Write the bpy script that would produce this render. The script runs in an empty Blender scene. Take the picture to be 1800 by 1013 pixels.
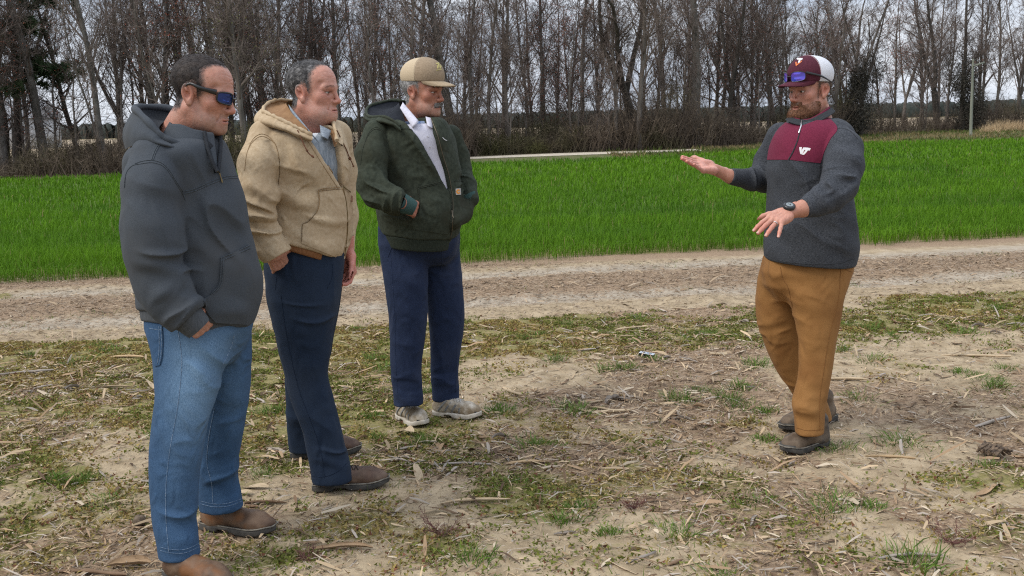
import bpy, math, random, time
import numpy as np

T0 = time.time()
random.seed(7)
rng = np.random.default_rng(11)
scene = bpy.context.scene
COL = scene.collection

# ------------------------------------------------------------------ camera
F_PX, HOR, CAM_H = 1800.0, 206.0, 1.6        # focal length in photo pixels, horizon row, eye height
ROLL = math.radians(1.5)
PITCH = math.atan((506.5 - HOR) / F_PX)
cF = np.array([0, math.cos(PITCH), -math.sin(PITCH)])
_R0 = np.array([1.0, 0, 0]); _U0 = np.array([0, math.sin(PITCH), math.cos(PITCH)])
cR = _R0 * math.cos(ROLL) - _U0 * math.sin(ROLL)
cU = _U0 * math.cos(ROLL) + _R0 * math.sin(ROLL)
cC = np.array([0.0, 0.0, CAM_H])
from mathutils import Matrix, Vector
cam_data = bpy.data.cameras.new('camera')
cam_data.sensor_width = 36.0
cam_data.lens = 36.0
cam_data.clip_start = 0.05
cam_data.clip_end = 3000.0
cam = bpy.data.objects.new('camera', cam_data)
COL.objects.link(cam)
M = Matrix((( cR[0], cU[0], -cF[0], cC[0]), (cR[1], cU[1], -cF[1], cC[1]), (cR[2], cU[2], -cF[2], cC[2]), (0, 0, 0, 1)))
cam.matrix_world = M
cam_data.dof.use_dof = True
cam_data.dof.focus_distance = 4.4
cam_data.dof.aperture_fstop = 14.0
scene.camera = cam

# ------------------------------------------------------------------ world: overcast daylight
SUN_EL, SUN_AZ = math.radians(48), math.radians(246)     # azimuth clockwise from +Y: left of the camera
world = bpy.data.worlds.new('World')
scene.world = world
world.use_nodes = True
wn = world.node_tree.nodes; wl = world.node_tree.links
wn.clear()
wo = wn.new('ShaderNodeOutputWorld'); bg = wn.new('ShaderNodeBackground')
sky = wn.new('ShaderNodeTexSky'); sky.sky_type = 'NISHITA'; sky.sun_disc = False
sky.sun_elevation = SUN_EL; sky.sun_rotation = SUN_AZ; sky.dust_density = 3.0
tc = wn.new('ShaderNodeTexCoord')
mp = wn.new('ShaderNodeMapping'); mp.inputs['Scale'].default_value = (1.0, 1.0, 3.5)
nz = wn.new('ShaderNodeTexNoise'); nz.inputs['Scale'].default_value = 3.2; nz.inputs['Detail'].default_value = 6; nz.inputs['Roughness'].default_value = 0.55
cr = wn.new('ShaderNodeValToRGB')                         # grey cloud deck with brighter breaks
cr.color_ramp.elements[0].position = 0.36; cr.color_ramp.elements[0].color = (4.3, 5.0, 6.2, 1)
cr.color_ramp.elements[1].position = 0.62; cr.color_ramp.elements[1].color = (7.5, 7.95, 8.7, 1)
sp = wn.new('ShaderNodeSeparateXYZ')
zr = wn.new('ShaderNodeMapRange'); zr.inputs[1].default_value = 0.0; zr.inputs[2].default_value = 1.0; zr.inputs[3].default_value = 1.10; zr.inputs[4].default_value = 2.1
mul = wn.new('ShaderNodeVectorMath'); mul.operation = 'MULTIPLY'
mx = wn.new('ShaderNodeMix'); mx.data_type = 'RGBA'; mx.inputs[0].default_value = 0.88
wl.new(tc.outputs['Generated'], mp.inputs['Vector']); wl.new(mp.outputs[0], nz.inputs['Vector'])
wl.new(nz.outputs[0], cr.inputs[0]); wl.new(tc.outputs['Generated'], sp.inputs[0]); wl.new(sp.outputs[2], zr.inputs[0])
wl.new(cr.outputs[0], mul.inputs[0]); wl.new(zr.outputs[0], mul.inputs[1])
wl.new(sky.outputs[0], mx.inputs[6]); wl.new(mul.outputs[0], mx.inputs[7])
wl.new(mx.outputs[2], bg.inputs[0]); bg.inputs[1].default_value = 0.092
wl.new(bg.outputs[0], wo.inputs[0])

# ------------------------------------------------------------------ sun through thin cloud
sd = bpy.data.lights.new('sun', 'SUN'); sd.energy = 1.9; sd.angle = math.radians(26); sd.color = (1.0, 0.95, 0.87)
so = bpy.data.objects.new('sun', sd); COL.objects.link(so)
sdir = Vector((math.sin(SUN_AZ) * math.cos(SUN_EL), math.cos(SUN_AZ) * math.cos(SUN_EL), math.sin(SUN_EL)))
so.rotation_euler = sdir.to_track_quat('Z', 'Y').to_euler()
so.location = (0, 0, 30)

scene.view_settings.view_transform = 'Standard'
scene.view_settings.look = 'None'
scene.view_settings.gamma = 1.0
scene.view_settings.exposure = 0.34
scene.view_settings.use_curve_mapping = False
scene.cycles.filter_width = 1.15
scene.cycles.use_denoising = False
scene.cycles.max_bounces = 6
scene.cycles.diffuse_bounces = 3
scene.cycles.glossy_bounces = 2
scene.cycles.transparent_max_bounces = 8

# ------------------------------------------------------------------ pixel <-> place helpers
def W(px, py, Y):
    """point at depth Y on the ray of a photo pixel"""
    d = cF + cR * ((px - 900) / F_PX) + cU * ((506.5 - py) / F_PX)
    return cC + d * ((Y) / d[1])
def G(px, py, z=0.0):
    d = cF + cR * ((px - 900) / F_PX) + cU * ((506.5 - py) / F_PX)
    return cC + d * ((z - CAM_H) / d[2])
def rays(pp):
    pp = np.asarray(pp, float)
    d = cF[None] + cR[None] * ((pp[:, :1] - 900) / F_PX) + cU[None] * ((506.5 - pp[:, 1:2]) / F_PX)
    return d / np.linalg.norm(d, axis=1)[:, None]

# ------------------------------------------------------------------ noise
def _hash(ix, iy, iz, s):
    h = (ix.astype(np.uint32) * np.uint32(374761393) + iy.astype(np.uint32) * np.uint32(668265263)
         + iz.astype(np.uint32) * np.uint32(2246822519) + np.uint32((s * 3266489917 + 12345) & 0xFFFFFFFF))
    h = (h ^ (h >> np.uint32(13))) * np.uint32(1274126177)
    h = (h ^ (h >> np.uint32(15))) * np.uint32(2246822519)
    return ((h ^ (h >> np.uint32(16))) & np.uint32(0xFFFFFF)).astype(np.float64) / 16777215.0
def vnoise(P, s=0):
    f = np.floor(P); t = P - f; t = t * t * (3 - 2 * t)
    i = f.astype(np.int64) & 0xFFFFFFFF
    x, y, z = i[:, 0], i[:, 1], i[:, 2]
    out = 0
    for dx in (0, 1):
        wx = t[:, 0] if dx else 1 - t[:, 0]
        for dy in (0, 1):
            wy = t[:, 1] if dy else 1 - t[:, 1]
            for dz in (0, 1):
                wz = t[:, 2] if dz else 1 - t[:, 2]
                out = out + wx * wy * wz * _hash((x + dx) & 0xFFFFFFFF, (y + dy) & 0xFFFFFFFF, (z + dz) & 0xFFFFFFFF, s)
    return out
def fbm(P, s=0, o=3):
    a, r, n = 1.0, 0.0, 0.0
    for k in range(o):
        r = r + a * vnoise(P * 2 ** k, s + k); n += a; a *= 0.5
    return r / n
def n2(x, y, sc, s=0, o=3):
    return fbm(np.stack([x * sc, y * sc, np.zeros_like(x)], 1), s, o)
def sstep(a, b, x):
    t = np.clip((x - a) / (b - a), 0, 1); return t * t * (3 - 2 * t)

# ------------------------------------------------------------------ mesh helpers
def new_mesh(name, V, F, mats, smooth=True, cols=None, mi=None):
    """V (n,3); F is an int array (m,3|4) or a list of such arrays"""
    me = bpy.data.meshes.new(name)
    V = np.asarray(V, np.float32)
    Fs = F if isinstance(F, list) else [F]
    Fs = [np.asarray(f, np.int32) for f in Fs if len(f)]
    me.vertices.add(len(V)); me.vertices.foreach_set('co', V.ravel())
    loops = np.concatenate([f.ravel() for f in Fs]); tot = np.concatenate([np.full(len(f), f.shape[1], np.int32) for f in Fs])
    st = np.concatenate([[0], np.cumsum(tot)[:-1]]).astype(np.int32)
    me.loops.add(len(loops)); me.loops.foreach_set('vertex_index', loops)
    me.polygons.add(len(tot)); me.polygons.foreach_set('loop_start', st); me.polygons.foreach_set('loop_total', tot)
    if smooth: me.polygons.foreach_set('use_smooth', np.ones(len(tot), bool))
    for m in (mats if isinstance(mats, (list, tuple)) else [mats]): me.materials.append(m)
    if mi is not None: me.polygons.foreach_set('material_index', np.asarray(mi, np.int32))
    me.update(calc_edges=True)
    if cols is not None:
        c = np.ones((len(V), 4), np.float32); c[:, :3] = cols
        at = me.color_attributes.new('col', 'FLOAT_COLOR', 'POINT'); at.data.foreach_set('color', c.ravel())
    return me
def add(name, me, parent=None, loc=None, label=None, cat=None, group=None, kind=None, rot=None, scale=None):
    o = bpy.data.objects.new(name, me); COL.objects.link(o)
    if loc is not None: o.location = loc
    if rot is not None: o.rotation_euler = rot
    if scale is not None: o.scale = scale
    if parent is not None: o.parent = parent
    if label: o['label'] = label
    if cat: o['category'] = cat
    if group: o['group'] = group
    if kind: o['kind'] = kind
    return o
def grid_faces(nu, nv, close_u=False, off=0):
    """vertex (i,j) -> i*nv+j ; i<nu, j<nv"""
    iu = np.arange(nu if close_u else nu - 1); jv = np.arange(nv - 1)
    I, J = np.meshgrid(iu, jv, indexing='ij'); I = I.ravel(); J = J.ravel(); I2 = (I + 1) % nu
    return np.stack([I * nv + J, I2 * nv + J, I2 * nv + J + 1, I * nv + J + 1], 1) + off
class MB:
    """collects loose geometry into one mesh"""
    def __init__(s): s.V = []; s.Q = []; s.T = []; s.C = []; s.n = 0
    def put(s, V, F, col=None):
        V = np.asarray(V, float); F = np.asarray(F)
        (s.Q if F.shape[1] == 4 else s.T).append(F + s.n); s.V.append(V); s.n += len(V)
        s.C.append(np.broadcast_to(np.asarray(col if col is not None else (1, 1, 1), float), (len(V), 3)))
    def mesh(s, name, mats, smooth=True):
        Fs = []
        if s.Q: Fs.append(np.concatenate(s.Q))
        if s.T: Fs.append(np.concatenate(s.T))
        return new_mesh(name, np.concatenate(s.V), Fs, mats, smooth, np.concatenate(s.C))
    def tube(s, P, r, n=6, col=None, caps=True, flat=1.0, up=None):
        V, F = tube_geo(P, r, n, flat, up); s.put(V, F, col)
        if caps:
            for e, sg in ((0, 1), (len(P) - 1, -1)):
                c = V[e * n:(e + 1) * n]; k = len(c)
                idx = np.stack([np.zeros(k - 2, int), np.arange(1, k - 1), np.arange(2, k)], 1)
                s.put(c, idx if sg < 0 else idx[:, ::-1], col)
    def box(s, c, h, A=None, col=None):
        v = np.array([[x, y, z] for x in (-1, 1) for y in (-1, 1) for z in (-1, 1)], float) * np.asarray(h)
        if A is not None: v = v @ np.asarray(A).T
        s.put(v + np.asarray(c), [[0, 1, 3, 2], [4, 6, 7, 5], [0, 4, 5, 1], [2, 3, 7, 6], [0, 2, 6, 4], [1, 5, 7, 3]], col)
def norm(v): return v / (np.linalg.norm(v, axis=-1, keepdims=True) + 1e-12)
def tube_geo(P, r, n=6, flat=1.0, up=None):
    P = np.asarray(P, float); m = len(P); r = np.broadcast_to(np.asarray(r, float), (m,))
    T = norm(np.gradient(P, axis=0))
    u = np.array([0.31, 0.17, 0.93]) if up is None else np.asarray(up, float)
    u = np.broadcast_to(u, (m, 3)); A = norm(u - T * (u * T).sum(1)[:, None]); B = np.cross(T, A)
    th = np.linspace(0, 2 * math.pi, n, endpoint=False)
    V = P[:, None] + r[:, None, None] * (np.cos(th)[None, :, None] * A[:, None] * flat + np.sin(th)[None, :, None] * B[:, None])
    F = []
    i = np.arange(m - 1)[:, None] * n; j = np.arange(n)[None]; j2 = (j + 1) % n
    F = np.stack([(i + j).ravel(), (i + j2).ravel(), (i + n + j2).ravel(), (i + n + j).ravel()], 1)
    return V.reshape(-1, 3), F
def spline(P, n):
    """Catmull-Rom through P resampled to n points"""
    P = np.asarray(P, float); k = len(P)
    if k == 2:
        t = np.linspace(0, 1, n)[:, None]; return P[0] * (1 - t) + P[1] * t
    Q = np.concatenate([[2 * P[0] - P[1]], P, [2 * P[-1] - P[-2]]])
    u = np.linspace(0, k - 1 - 1e-9, n); i = u.astype(int); t = (u - i)[:, None]
    a, b, c, d = Q[i], Q[i + 1], Q[i + 2], Q[i + 3]
    return 0.5 * (2 * b + (c - a) * t + (2 * a - 5 * b + 4 * c - d) * t * t + (3 * b - 3 * c + d - a) * t ** 3)

# ------------------------------------------------------------------ materials
def mat(name, c1, c2=None, scale=20, detail=3, rough=0.8, bump=0.0, bscale=None, stretch=(1, 1, 1), attr=False, pos=(0.35, 0.65),
        spec=0.3, sheen=0.0, metal=0.0, coat=0.0, c3=None, scale3=4, pos3=(0.5, 0.7), bdist=0.004, trans=0.0, sss=0.0, wr=None):
    m = bpy.data.materials.new(name); m.use_nodes = True
    nt = m.node_tree; N, L = nt.nodes, nt.links
    b = N['Principled BSDF']
    b.inputs['Roughness'].default_value = rough; b.inputs['Specular IOR Level'].default_value = spec
    b.inputs['Metallic'].default_value = metal; b.inputs['Sheen Weight'].default_value = sheen
    b.inputs['Coat Weight'].default_value = coat
    if sss:
        b.inputs['Subsurface Weight'].default_value = sss; b.inputs['Subsurface Radius'].default_value = (0.012, 0.005, 0.003); b.inputs['Subsurface Scale'].default_value = 0.6
    tcn = N.new('ShaderNodeTexCoord'); mpn = N.new('ShaderNodeMapping'); mpn.inputs['Scale'].default_value = stretch
    L.new(tcn.outputs['Object'], mpn.inputs['Vector'])
    out = None
    if c2 is not None:
        nz = N.new('ShaderNodeTexNoise'); nz.inputs['Scale'].default_value = scale; nz.inputs['Detail'].default_value = detail
        L.new(mpn.outputs[0], nz.inputs['Vector'])
        r = N.new('ShaderNodeValToRGB'); r.color_ramp.elements[0].position, r.color_ramp.elements[1].position = pos
        r.color_ramp.elements[0].color = (*c1, 1); r.color_ramp.elements[1].color = (*c2, 1)
        L.new(nz.outputs[0], r.inputs[0]); out = r.outputs[0]
    if c3 is not None:
        nz3 = N.new('ShaderNodeTexNoise'); nz3.inputs['Scale'].default_value = scale3; nz3.inputs['Detail'].default_value = 4
        L.new(tcn.outputs['Object'], nz3.inputs['Vector'])
        mr = N.new('ShaderNodeMapRange'); mr.inputs[1].default_value, mr.inputs[2].default_value = pos3
        L.new(nz3.outputs[0], mr.inputs[0])
        mm = N.new('ShaderNodeMix'); mm.data_type = 'RGBA'; L.new(mr.outputs[0], mm.inputs[0])
        if out: L.new(out, mm.inputs[6])
        else: mm.inputs[6].default_value = (*c1, 1)
        mm.inputs[7].default_value = (*c3, 1); out = mm.outputs[2]
    if attr:
        a = N.new('ShaderNodeVertexColor'); a.layer_name = 'col'
        mm = N.new('ShaderNodeMix'); mm.data_type = 'RGBA'; mm.blend_type = 'MULTIPLY'; mm.inputs[0].default_value = 1.0
        L.new(a.outputs[0], mm.inputs[7])
        if out: L.new(out, mm.inputs[6])
        else: mm.inputs[6].default_value = (*c1, 1)
        out = mm.outputs[2]
    if out: L.new(out, b.inputs['Base Color'])
    else: b.inputs['Base Color'].default_value = (*c1, 1)
    if bump:
        nb = N.new('ShaderNodeTexNoise'); nb.inputs['Scale'].default_value = bscale or scale; nb.inputs['Detail'].default_value = 4
        L.new(mpn.outputs[0], nb.inputs['Vector'])
        bp = N.new('ShaderNodeBump'); bp.inputs['Strength'].default_value = bump; bp.inputs['Distance'].default_value = bdist
        L.new(nb.outputs[0], bp.inputs['Height']); L.new(bp.outputs[0], b.inputs['Normal'])
        if wr:                                            # creases in the weave: scale, strength, depth, squash
            nw = N.new('ShaderNodeTexNoise'); nw.noise_type = 'RIDGED_MULTIFRACTAL'; nw.inputs['Scale'].default_value = wr[0]; nw.inputs['Detail'].default_value = 2.5; nw.inputs['Roughness'].default_value = .45; nw.inputs['Distortion'].default_value = 1.2; nw.normalize = True
            mw = N.new('ShaderNodeMapping'); mw.inputs['Scale'].default_value = wr[3] if len(wr) > 3 else (1, 1, 1); mw.inputs['Rotation'].default_value = (.3, .5, .2)
            L.new(tcn.outputs['Object'], mw.inputs['Vector']); L.new(mw.outputs[0], nw.inputs['Vector'])
            b2 = N.new('ShaderNodeBump'); b2.inputs['Strength'].default_value = wr[1]; b2.inputs['Distance'].default_value = wr[2]
            L.new(nw.outputs[0], b2.inputs['Height']); L.new(b2.outputs[0], bp.inputs['Normal'])
    if trans:
        tr = N.new('ShaderNodeBsdfTranslucent'); ms = N.new('ShaderNodeMixShader'); ms.inputs[0].default_value = trans
        if out: L.new(out, tr.inputs[0])
        else: tr.inputs[0].default_value = (*c1, 1)
        L.new(b.outputs[0], ms.inputs[1]); L.new(tr.outputs[0], ms.inputs[2]); L.new(ms.outputs[0], N['Material Output'].inputs[0])
    return m
SKIP = ''
# =================================================================== GROUND
TU = np.array([0.9906, 0.1364]); TN = np.array([-0.1364, 0.9906])      # along / across the dirt track
V_NEAR, V_FAR = 8.08, 11.22                                            # track edges
FEET = [G(318, 1015), G(415, 928), G(612, 858), G(565, 800), G(722, 742), G(800, 727), G(1412, 790), G(1425, 748)]
_f0 = np.array([[-60, 28.0], *[G(x, y)[:2] for x, y in ((0, 306), (420, 292), (640, 284), (850, 277), (1250, 263), (1520, 245), (1800, 238.5))], [70, 73]])
_wf = np.array([[-60, 27.0], *[G(x, y, z)[:2] for x, y, z in ((0, 304, .21), (420, 290, .21), (640, 281, .20), (850, 273, .03), (1250, 259.5, .03), (1400, 250, .02), (1520, 237, 0), (1800, 226, 0))], [70, 84]])
_fe = np.array([[-60, 25.0], *[G(x, y, .22)[:2] for x, y in ((0, 306), (420, 292), (640, 284), (850, 277), (1250, 263), (1520, 245), (1800, 238.5))], [70, 66]])
def far_edge(x): return np.interp(x, _fe[:, 0], _fe[:, 1])
def far_ground(x): return np.interp(x, _f0[:, 0], _f0[:, 1])
def wood_front(x): return np.interp(x, _wf[:, 0], _wf[:, 1])

def terrain(x, y):
    v = TN[0] * x + TN[1] * y; u = TU[0] * x + TU[1] * y
    near = 1 - sstep(10, 13.5, np.hypot(x, y))
    z = near * (0.055 * (n2(x, y, 0.9, 3) - 0.5) + 0.034 * (n2(x, y, 4.2, 9, 3) - 0.5) + 0.02 * (n2(x, y, 13, 21, 2) - 0.5))
    wob = 0.12 * (n2(u, v * 0, 0.35, 5, 2) - 0.5)
    z = z - near * 0.035 * (np.exp(-((v - 8.95 - wob) / 0.32) ** 2) + np.exp(-((v - 10.55 - wob) / 0.3) ** 2))
    calm = np.ones_like(x)
    for f in FEET: calm = np.minimum(calm, sstep(0.10, 0.42, np.hypot(x - f[0], y - f[1])))
    z = z * calm - 0.004
    return z - 2.6 * sstep(95, 400, y)

def axis(parts):
    out = []
    for a, b, st in parts: out.append(np.arange(a, b - 1e-9, st))
    return np.concatenate(out + [[parts[-1][1]]])
gx = axis([(-1500, -300, 150), (-300, -60, 20), (-60, -14, 2), (-14, -5.2, 0.16), (-5.2, 5.2, 0.036), (5.2, 14, 0.16), (14, 60, 2), (60, 300, 20), (300, 1500, 150)])
gy = axis([(-60, 0, 10), (0, 2.6, 0.4), (2.6, 8.4, 0.03), (8.4, 11.6, 0.055), (11.6, 20, 0.3), (20, 100, 4), (100, 500, 20), (500, 1700, 150)])
GX, GY = np.meshgrid(gx, gy, indexing='ij')
x, y = GX.ravel(), GY.ravel()
v = TN[0] * x + TN[1] * y; u = TU[0] * x + TU[1] * y
wob = 0.25 * (n2(u, v, 0.5, 5, 2) - 0.5)
track = sstep(V_NEAR - .25, V_NEAR + .25, v + wob) * (1 - sstep(V_FAR - .05, V_FAR + .15, v))
rut = np.clip(np.exp(-((v - 8.95 - wob) / 0.42) ** 2) + np.exp(-((v - 10.5 - wob) / 0.40) ** 2), 0, 1) * track
def moss_mask(x, y):
    v = TN[0] * x + TN[1] * y
    big = n2(x, y, 0.8, 31, 3); fine = n2(x, y, 3.3, 35, 3)
    dens = 0.43 + 0.36 * np.exp(-((v - 7.35) / 0.75) ** 2) + 0.16 * sstep(0.6, -1.8, x) - 0.10 * sstep(0.3, 1.8, x) * sstep(6.3, 4.8, v)
    dens = np.where(v > V_NEAR, 0.30 - 0.08 * np.exp(-((v - 9.7) / .5) ** 2), dens)
    return np.maximum(sstep(-.10, 0.30, 0.55 * big + 0.45 * fine + dens - 0.93), sstep(V_FAR + .12, V_FAR + .4, v))
PILES = [(*G(880, 795)[:2], .55), (*G(760, 800)[:2], .4), (*G(150, 668)[:2], .6), (*G(1150, 715)[:2], .5), (*G(230, 690)[:2], .4), (*G(1000, 700)[:2], .5),
         (*G(1390, 810)[:2], .16), (*G(470, 800)[:2], .4), (*G(460, 690)[:2], .35), (*G(1680, 570)[:2], .5), (*G(40, 760)[:2], .4), (*G(1240, 620)[:2], .6), (*G(640, 690)[:2], .45), (*G(560, 650)[:2], .35)]
def litter_mask(x, y):
    v = TN[0] * x + TN[1] * y
    d = 0.55 * sstep(0.40, 0.58, n2(x, y, 1.1, 51, 3)) + 0.16
    for px_, py_, r_ in PILES: d = d + 0.75 * np.exp(-(((x - px_) / r_) ** 2 + ((y - py_) / (r_ * .55)) ** 2))
    d = np.where(v > V_NEAR, 0.34 + 0.75 * np.exp(-((v - 9.72) / .48) ** 2) + 0.5 * sstep(10.8, 11.2, v), d)
    return np.clip(d, 0, 1)
mk = np.stack([moss_mask(x, y), litter_mask(x, y), rut], 1)
gm = bpy.data.materials.new('field_soil'); gm.use_nodes = True
N, L = gm.node_tree.nodes, gm.node_tree.links
b = N['Principled BSDF']; b.inputs['Roughness'].default_value = 0.95; b.inputs['Specular IOR Level'].default_value = 0.1
tcn = N.new('ShaderNodeTexCoord'); at = N.new('ShaderNodeVertexColor'); at.layer_name = 'col'; sep = N.new('ShaderNodeSeparateColor'); L.new(at.outputs[0], sep.inputs[0])
def nz_ramp(sc, det, c1, c2, p=(0.35, 0.65), rough=.5):
    n = N.new('ShaderNodeTexNoise'); n.inputs['Scale'].default_value = sc; n.inputs['Detail'].default_value = det; n.inputs['Roughness'].default_value = rough
    L.new(tcn.outputs['Object'], n.inputs['Vector'])
    r = N.new('ShaderNodeValToRGB'); r.color_ramp.elements[0].position, r.color_ramp.elements[1].position = p
    r.color_ramp.elements[0].color = (*c1, 1); r.color_ramp.elements[1].color = (*c2, 1); L.new(n.outputs[0], r.inputs[0]); return n, r
def mixc(f, a, b_):
    m = N.new('ShaderNodeMix'); m.data_type = 'RGBA'; L.new(f, m.inputs[0]); L.new(a, m.inputs[6]); L.new(b_, m.inputs[7]); return m.outputs[2]
def thr(maskout, noise_out, w=0.18):
    """mask broken up by a noise"""
    a = N.new('ShaderNodeMath'); a.operation = 'ADD'; L.new(maskout, a.inputs[0]); L.new(noise_out, a.inputs[1])
    r = N.new('ShaderNodeMapRange'); r.inputs[1].default_value = 0.92; r.inputs[2].default_value = 0.92 + w; L.new(a.outputs[0], r.inputs[0]); return r.outputs[0]
n_s, sand = nz_ramp(7, 8, (0.225, 0.168, 0.102), (0.40, 0.315, 0.208), (.3, .62), .65)
n_s2, pale = nz_ramp(5, 7, (0.26, 0.215, 0.16), (0.40, 0.345, 0.27), (.3, .65), .6)
n_l, lit = nz_ramp(70, 5, (0.135, 0.088, 0.055), (0.37, 0.27, 0.18), (.32, .68), .7)
n_m, moss = nz_ramp(60, 4, (0.135, 0.125, 0.045), (0.26, 0.215, 0.095), (.3, .7), .6)
n_b, _r = nz_ramp(28, 6, (0, 0, 0), (1, 1, 1))
n_c, crumb = nz_ramp(140, 4, (0.10, 0.07, 0.045), (0.10, 0.07, 0.045))
base = mixc(thr(sep.outputs[2], n_s.outputs[0], .5), sand.outputs[0], pale.outputs[0])
cmr = N.new('ShaderNodeMapRange'); cmr.inputs[1].default_value = 0.60; cmr.inputs[2].default_value = 0.70; cmr.inputs[4].default_value = 0.6; L.new(n_c.outputs[0], cmr.inputs[0])
base = mixc(cmr.outputs[0], base, crumb.outputs[0])
base = mixc(thr(sep.outputs[1], n_b.outputs[0], .22), base, lit.outputs[0])
base = mixc(thr(sep.outputs[0], n_b.outputs[0], .25), base, moss.outputs[0])
L.new(base, b.inputs['Base Color'])
bp = N.new('ShaderNodeBump'); bp.inputs['Strength'].default_value = 0.9; bp.inputs['Distance'].default_value = 0.012
ad = N.new('ShaderNodeMath'); ad.operation = 'MULTIPLY_ADD'; ad.inputs[1].default_value = 0.35; L.new(n_l.outputs[0], ad.inputs[0]); L.new(n_b.outputs[0], ad.inputs[2])
L.new(ad.outputs[0], bp.inputs['Height']); L.new(bp.outputs[0], b.inputs['Normal'])
gme = new_mesh('ground', np.stack([x, y, terrain(x, y)], 1), grid_faces(len(gx), len(gy))[:, ::-1][:, [0, 1, 2, 3]], gm, True, mk)
gme.flip_normals() if gme.polygons[0].normal.z < 0 else None
add('ground', gme, kind='structure')

# pale track along the far edge of the field, dry verge, far stubble: thin sheets above the ground
def strip(name, top, bot, xs, z, m, nv=4, jag=0.0):
    V = []
    for xx in xs:
        a, c = bot(xx), top(xx)
        for k in range(nv): V.append((xx, a + (c - a) * k / (nv - 1), 0))
    V = np.array(V)
    if jag: V[:, 1] += jag * (n2(V[:, 0], V[:, 1], .9, 77, 3) - .5)
    V[:, 2] = np.maximum(terrain(V[:, 0], V[:, 1]), -.004 - 2.6 * sstep(95, 400, V[:, 1])) + z
    me = new_mesh(name, V, grid_faces(len(xs), nv), m)
    if me.polygons[0].normal.z < 0: me.flip_normals()
    return add(name, me, kind='structure')
m_leaf = mat('woodland_leaf_litter', (0.075, 0.052, 0.034), (0.165, 0.115, 0.07), 9, 6, .95, .5, c3=(0.09, 0.085, 0.03), scale3=.6, pos3=(.5, .65))
m_dry = mat('dry_verge', (0.060, 0.080, 0.020), (0.13, 0.115, 0.05), 3, 7, .95, .5)
m_ptrack = mat('pale_sand', (0.42, 0.36, 0.28), (0.55, 0.49, 0.4), 3, 5, .95, .3)
m_stub = mat('stubble', (0.30, 0.23, 0.15), (0.42, 0.33, 0.22), .12, 6, .95)
xs = np.linspace(-60, 70, 131)
strip('woodland_floor', lambda t: wood_front(t) + 19, lambda t: wood_front(t) - .3, xs, .010, m_leaf, 6, .5)
strip('grass_verge', lambda t: wood_front(t) + .1, lambda t: far_edge(t) - .1, xs, .005, m_dry, 5, .3)
strip('far_track', lambda t: far_ground(t) + 1.5 * (.75 + .25 * math.sin(t * .7)), lambda t: far_ground(t) - 1.2, np.linspace(*[G(a, 270)[0] for a in (815, 1265)], 40), .016, m_ptrack, 3, .25)
strip('stubble_field', lambda t: 390, lambda t: wood_front(np.clip(t, -60, 70)) + 18.5, np.linspace(-250, 330, 60), .012, m_stub, 20)

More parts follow.
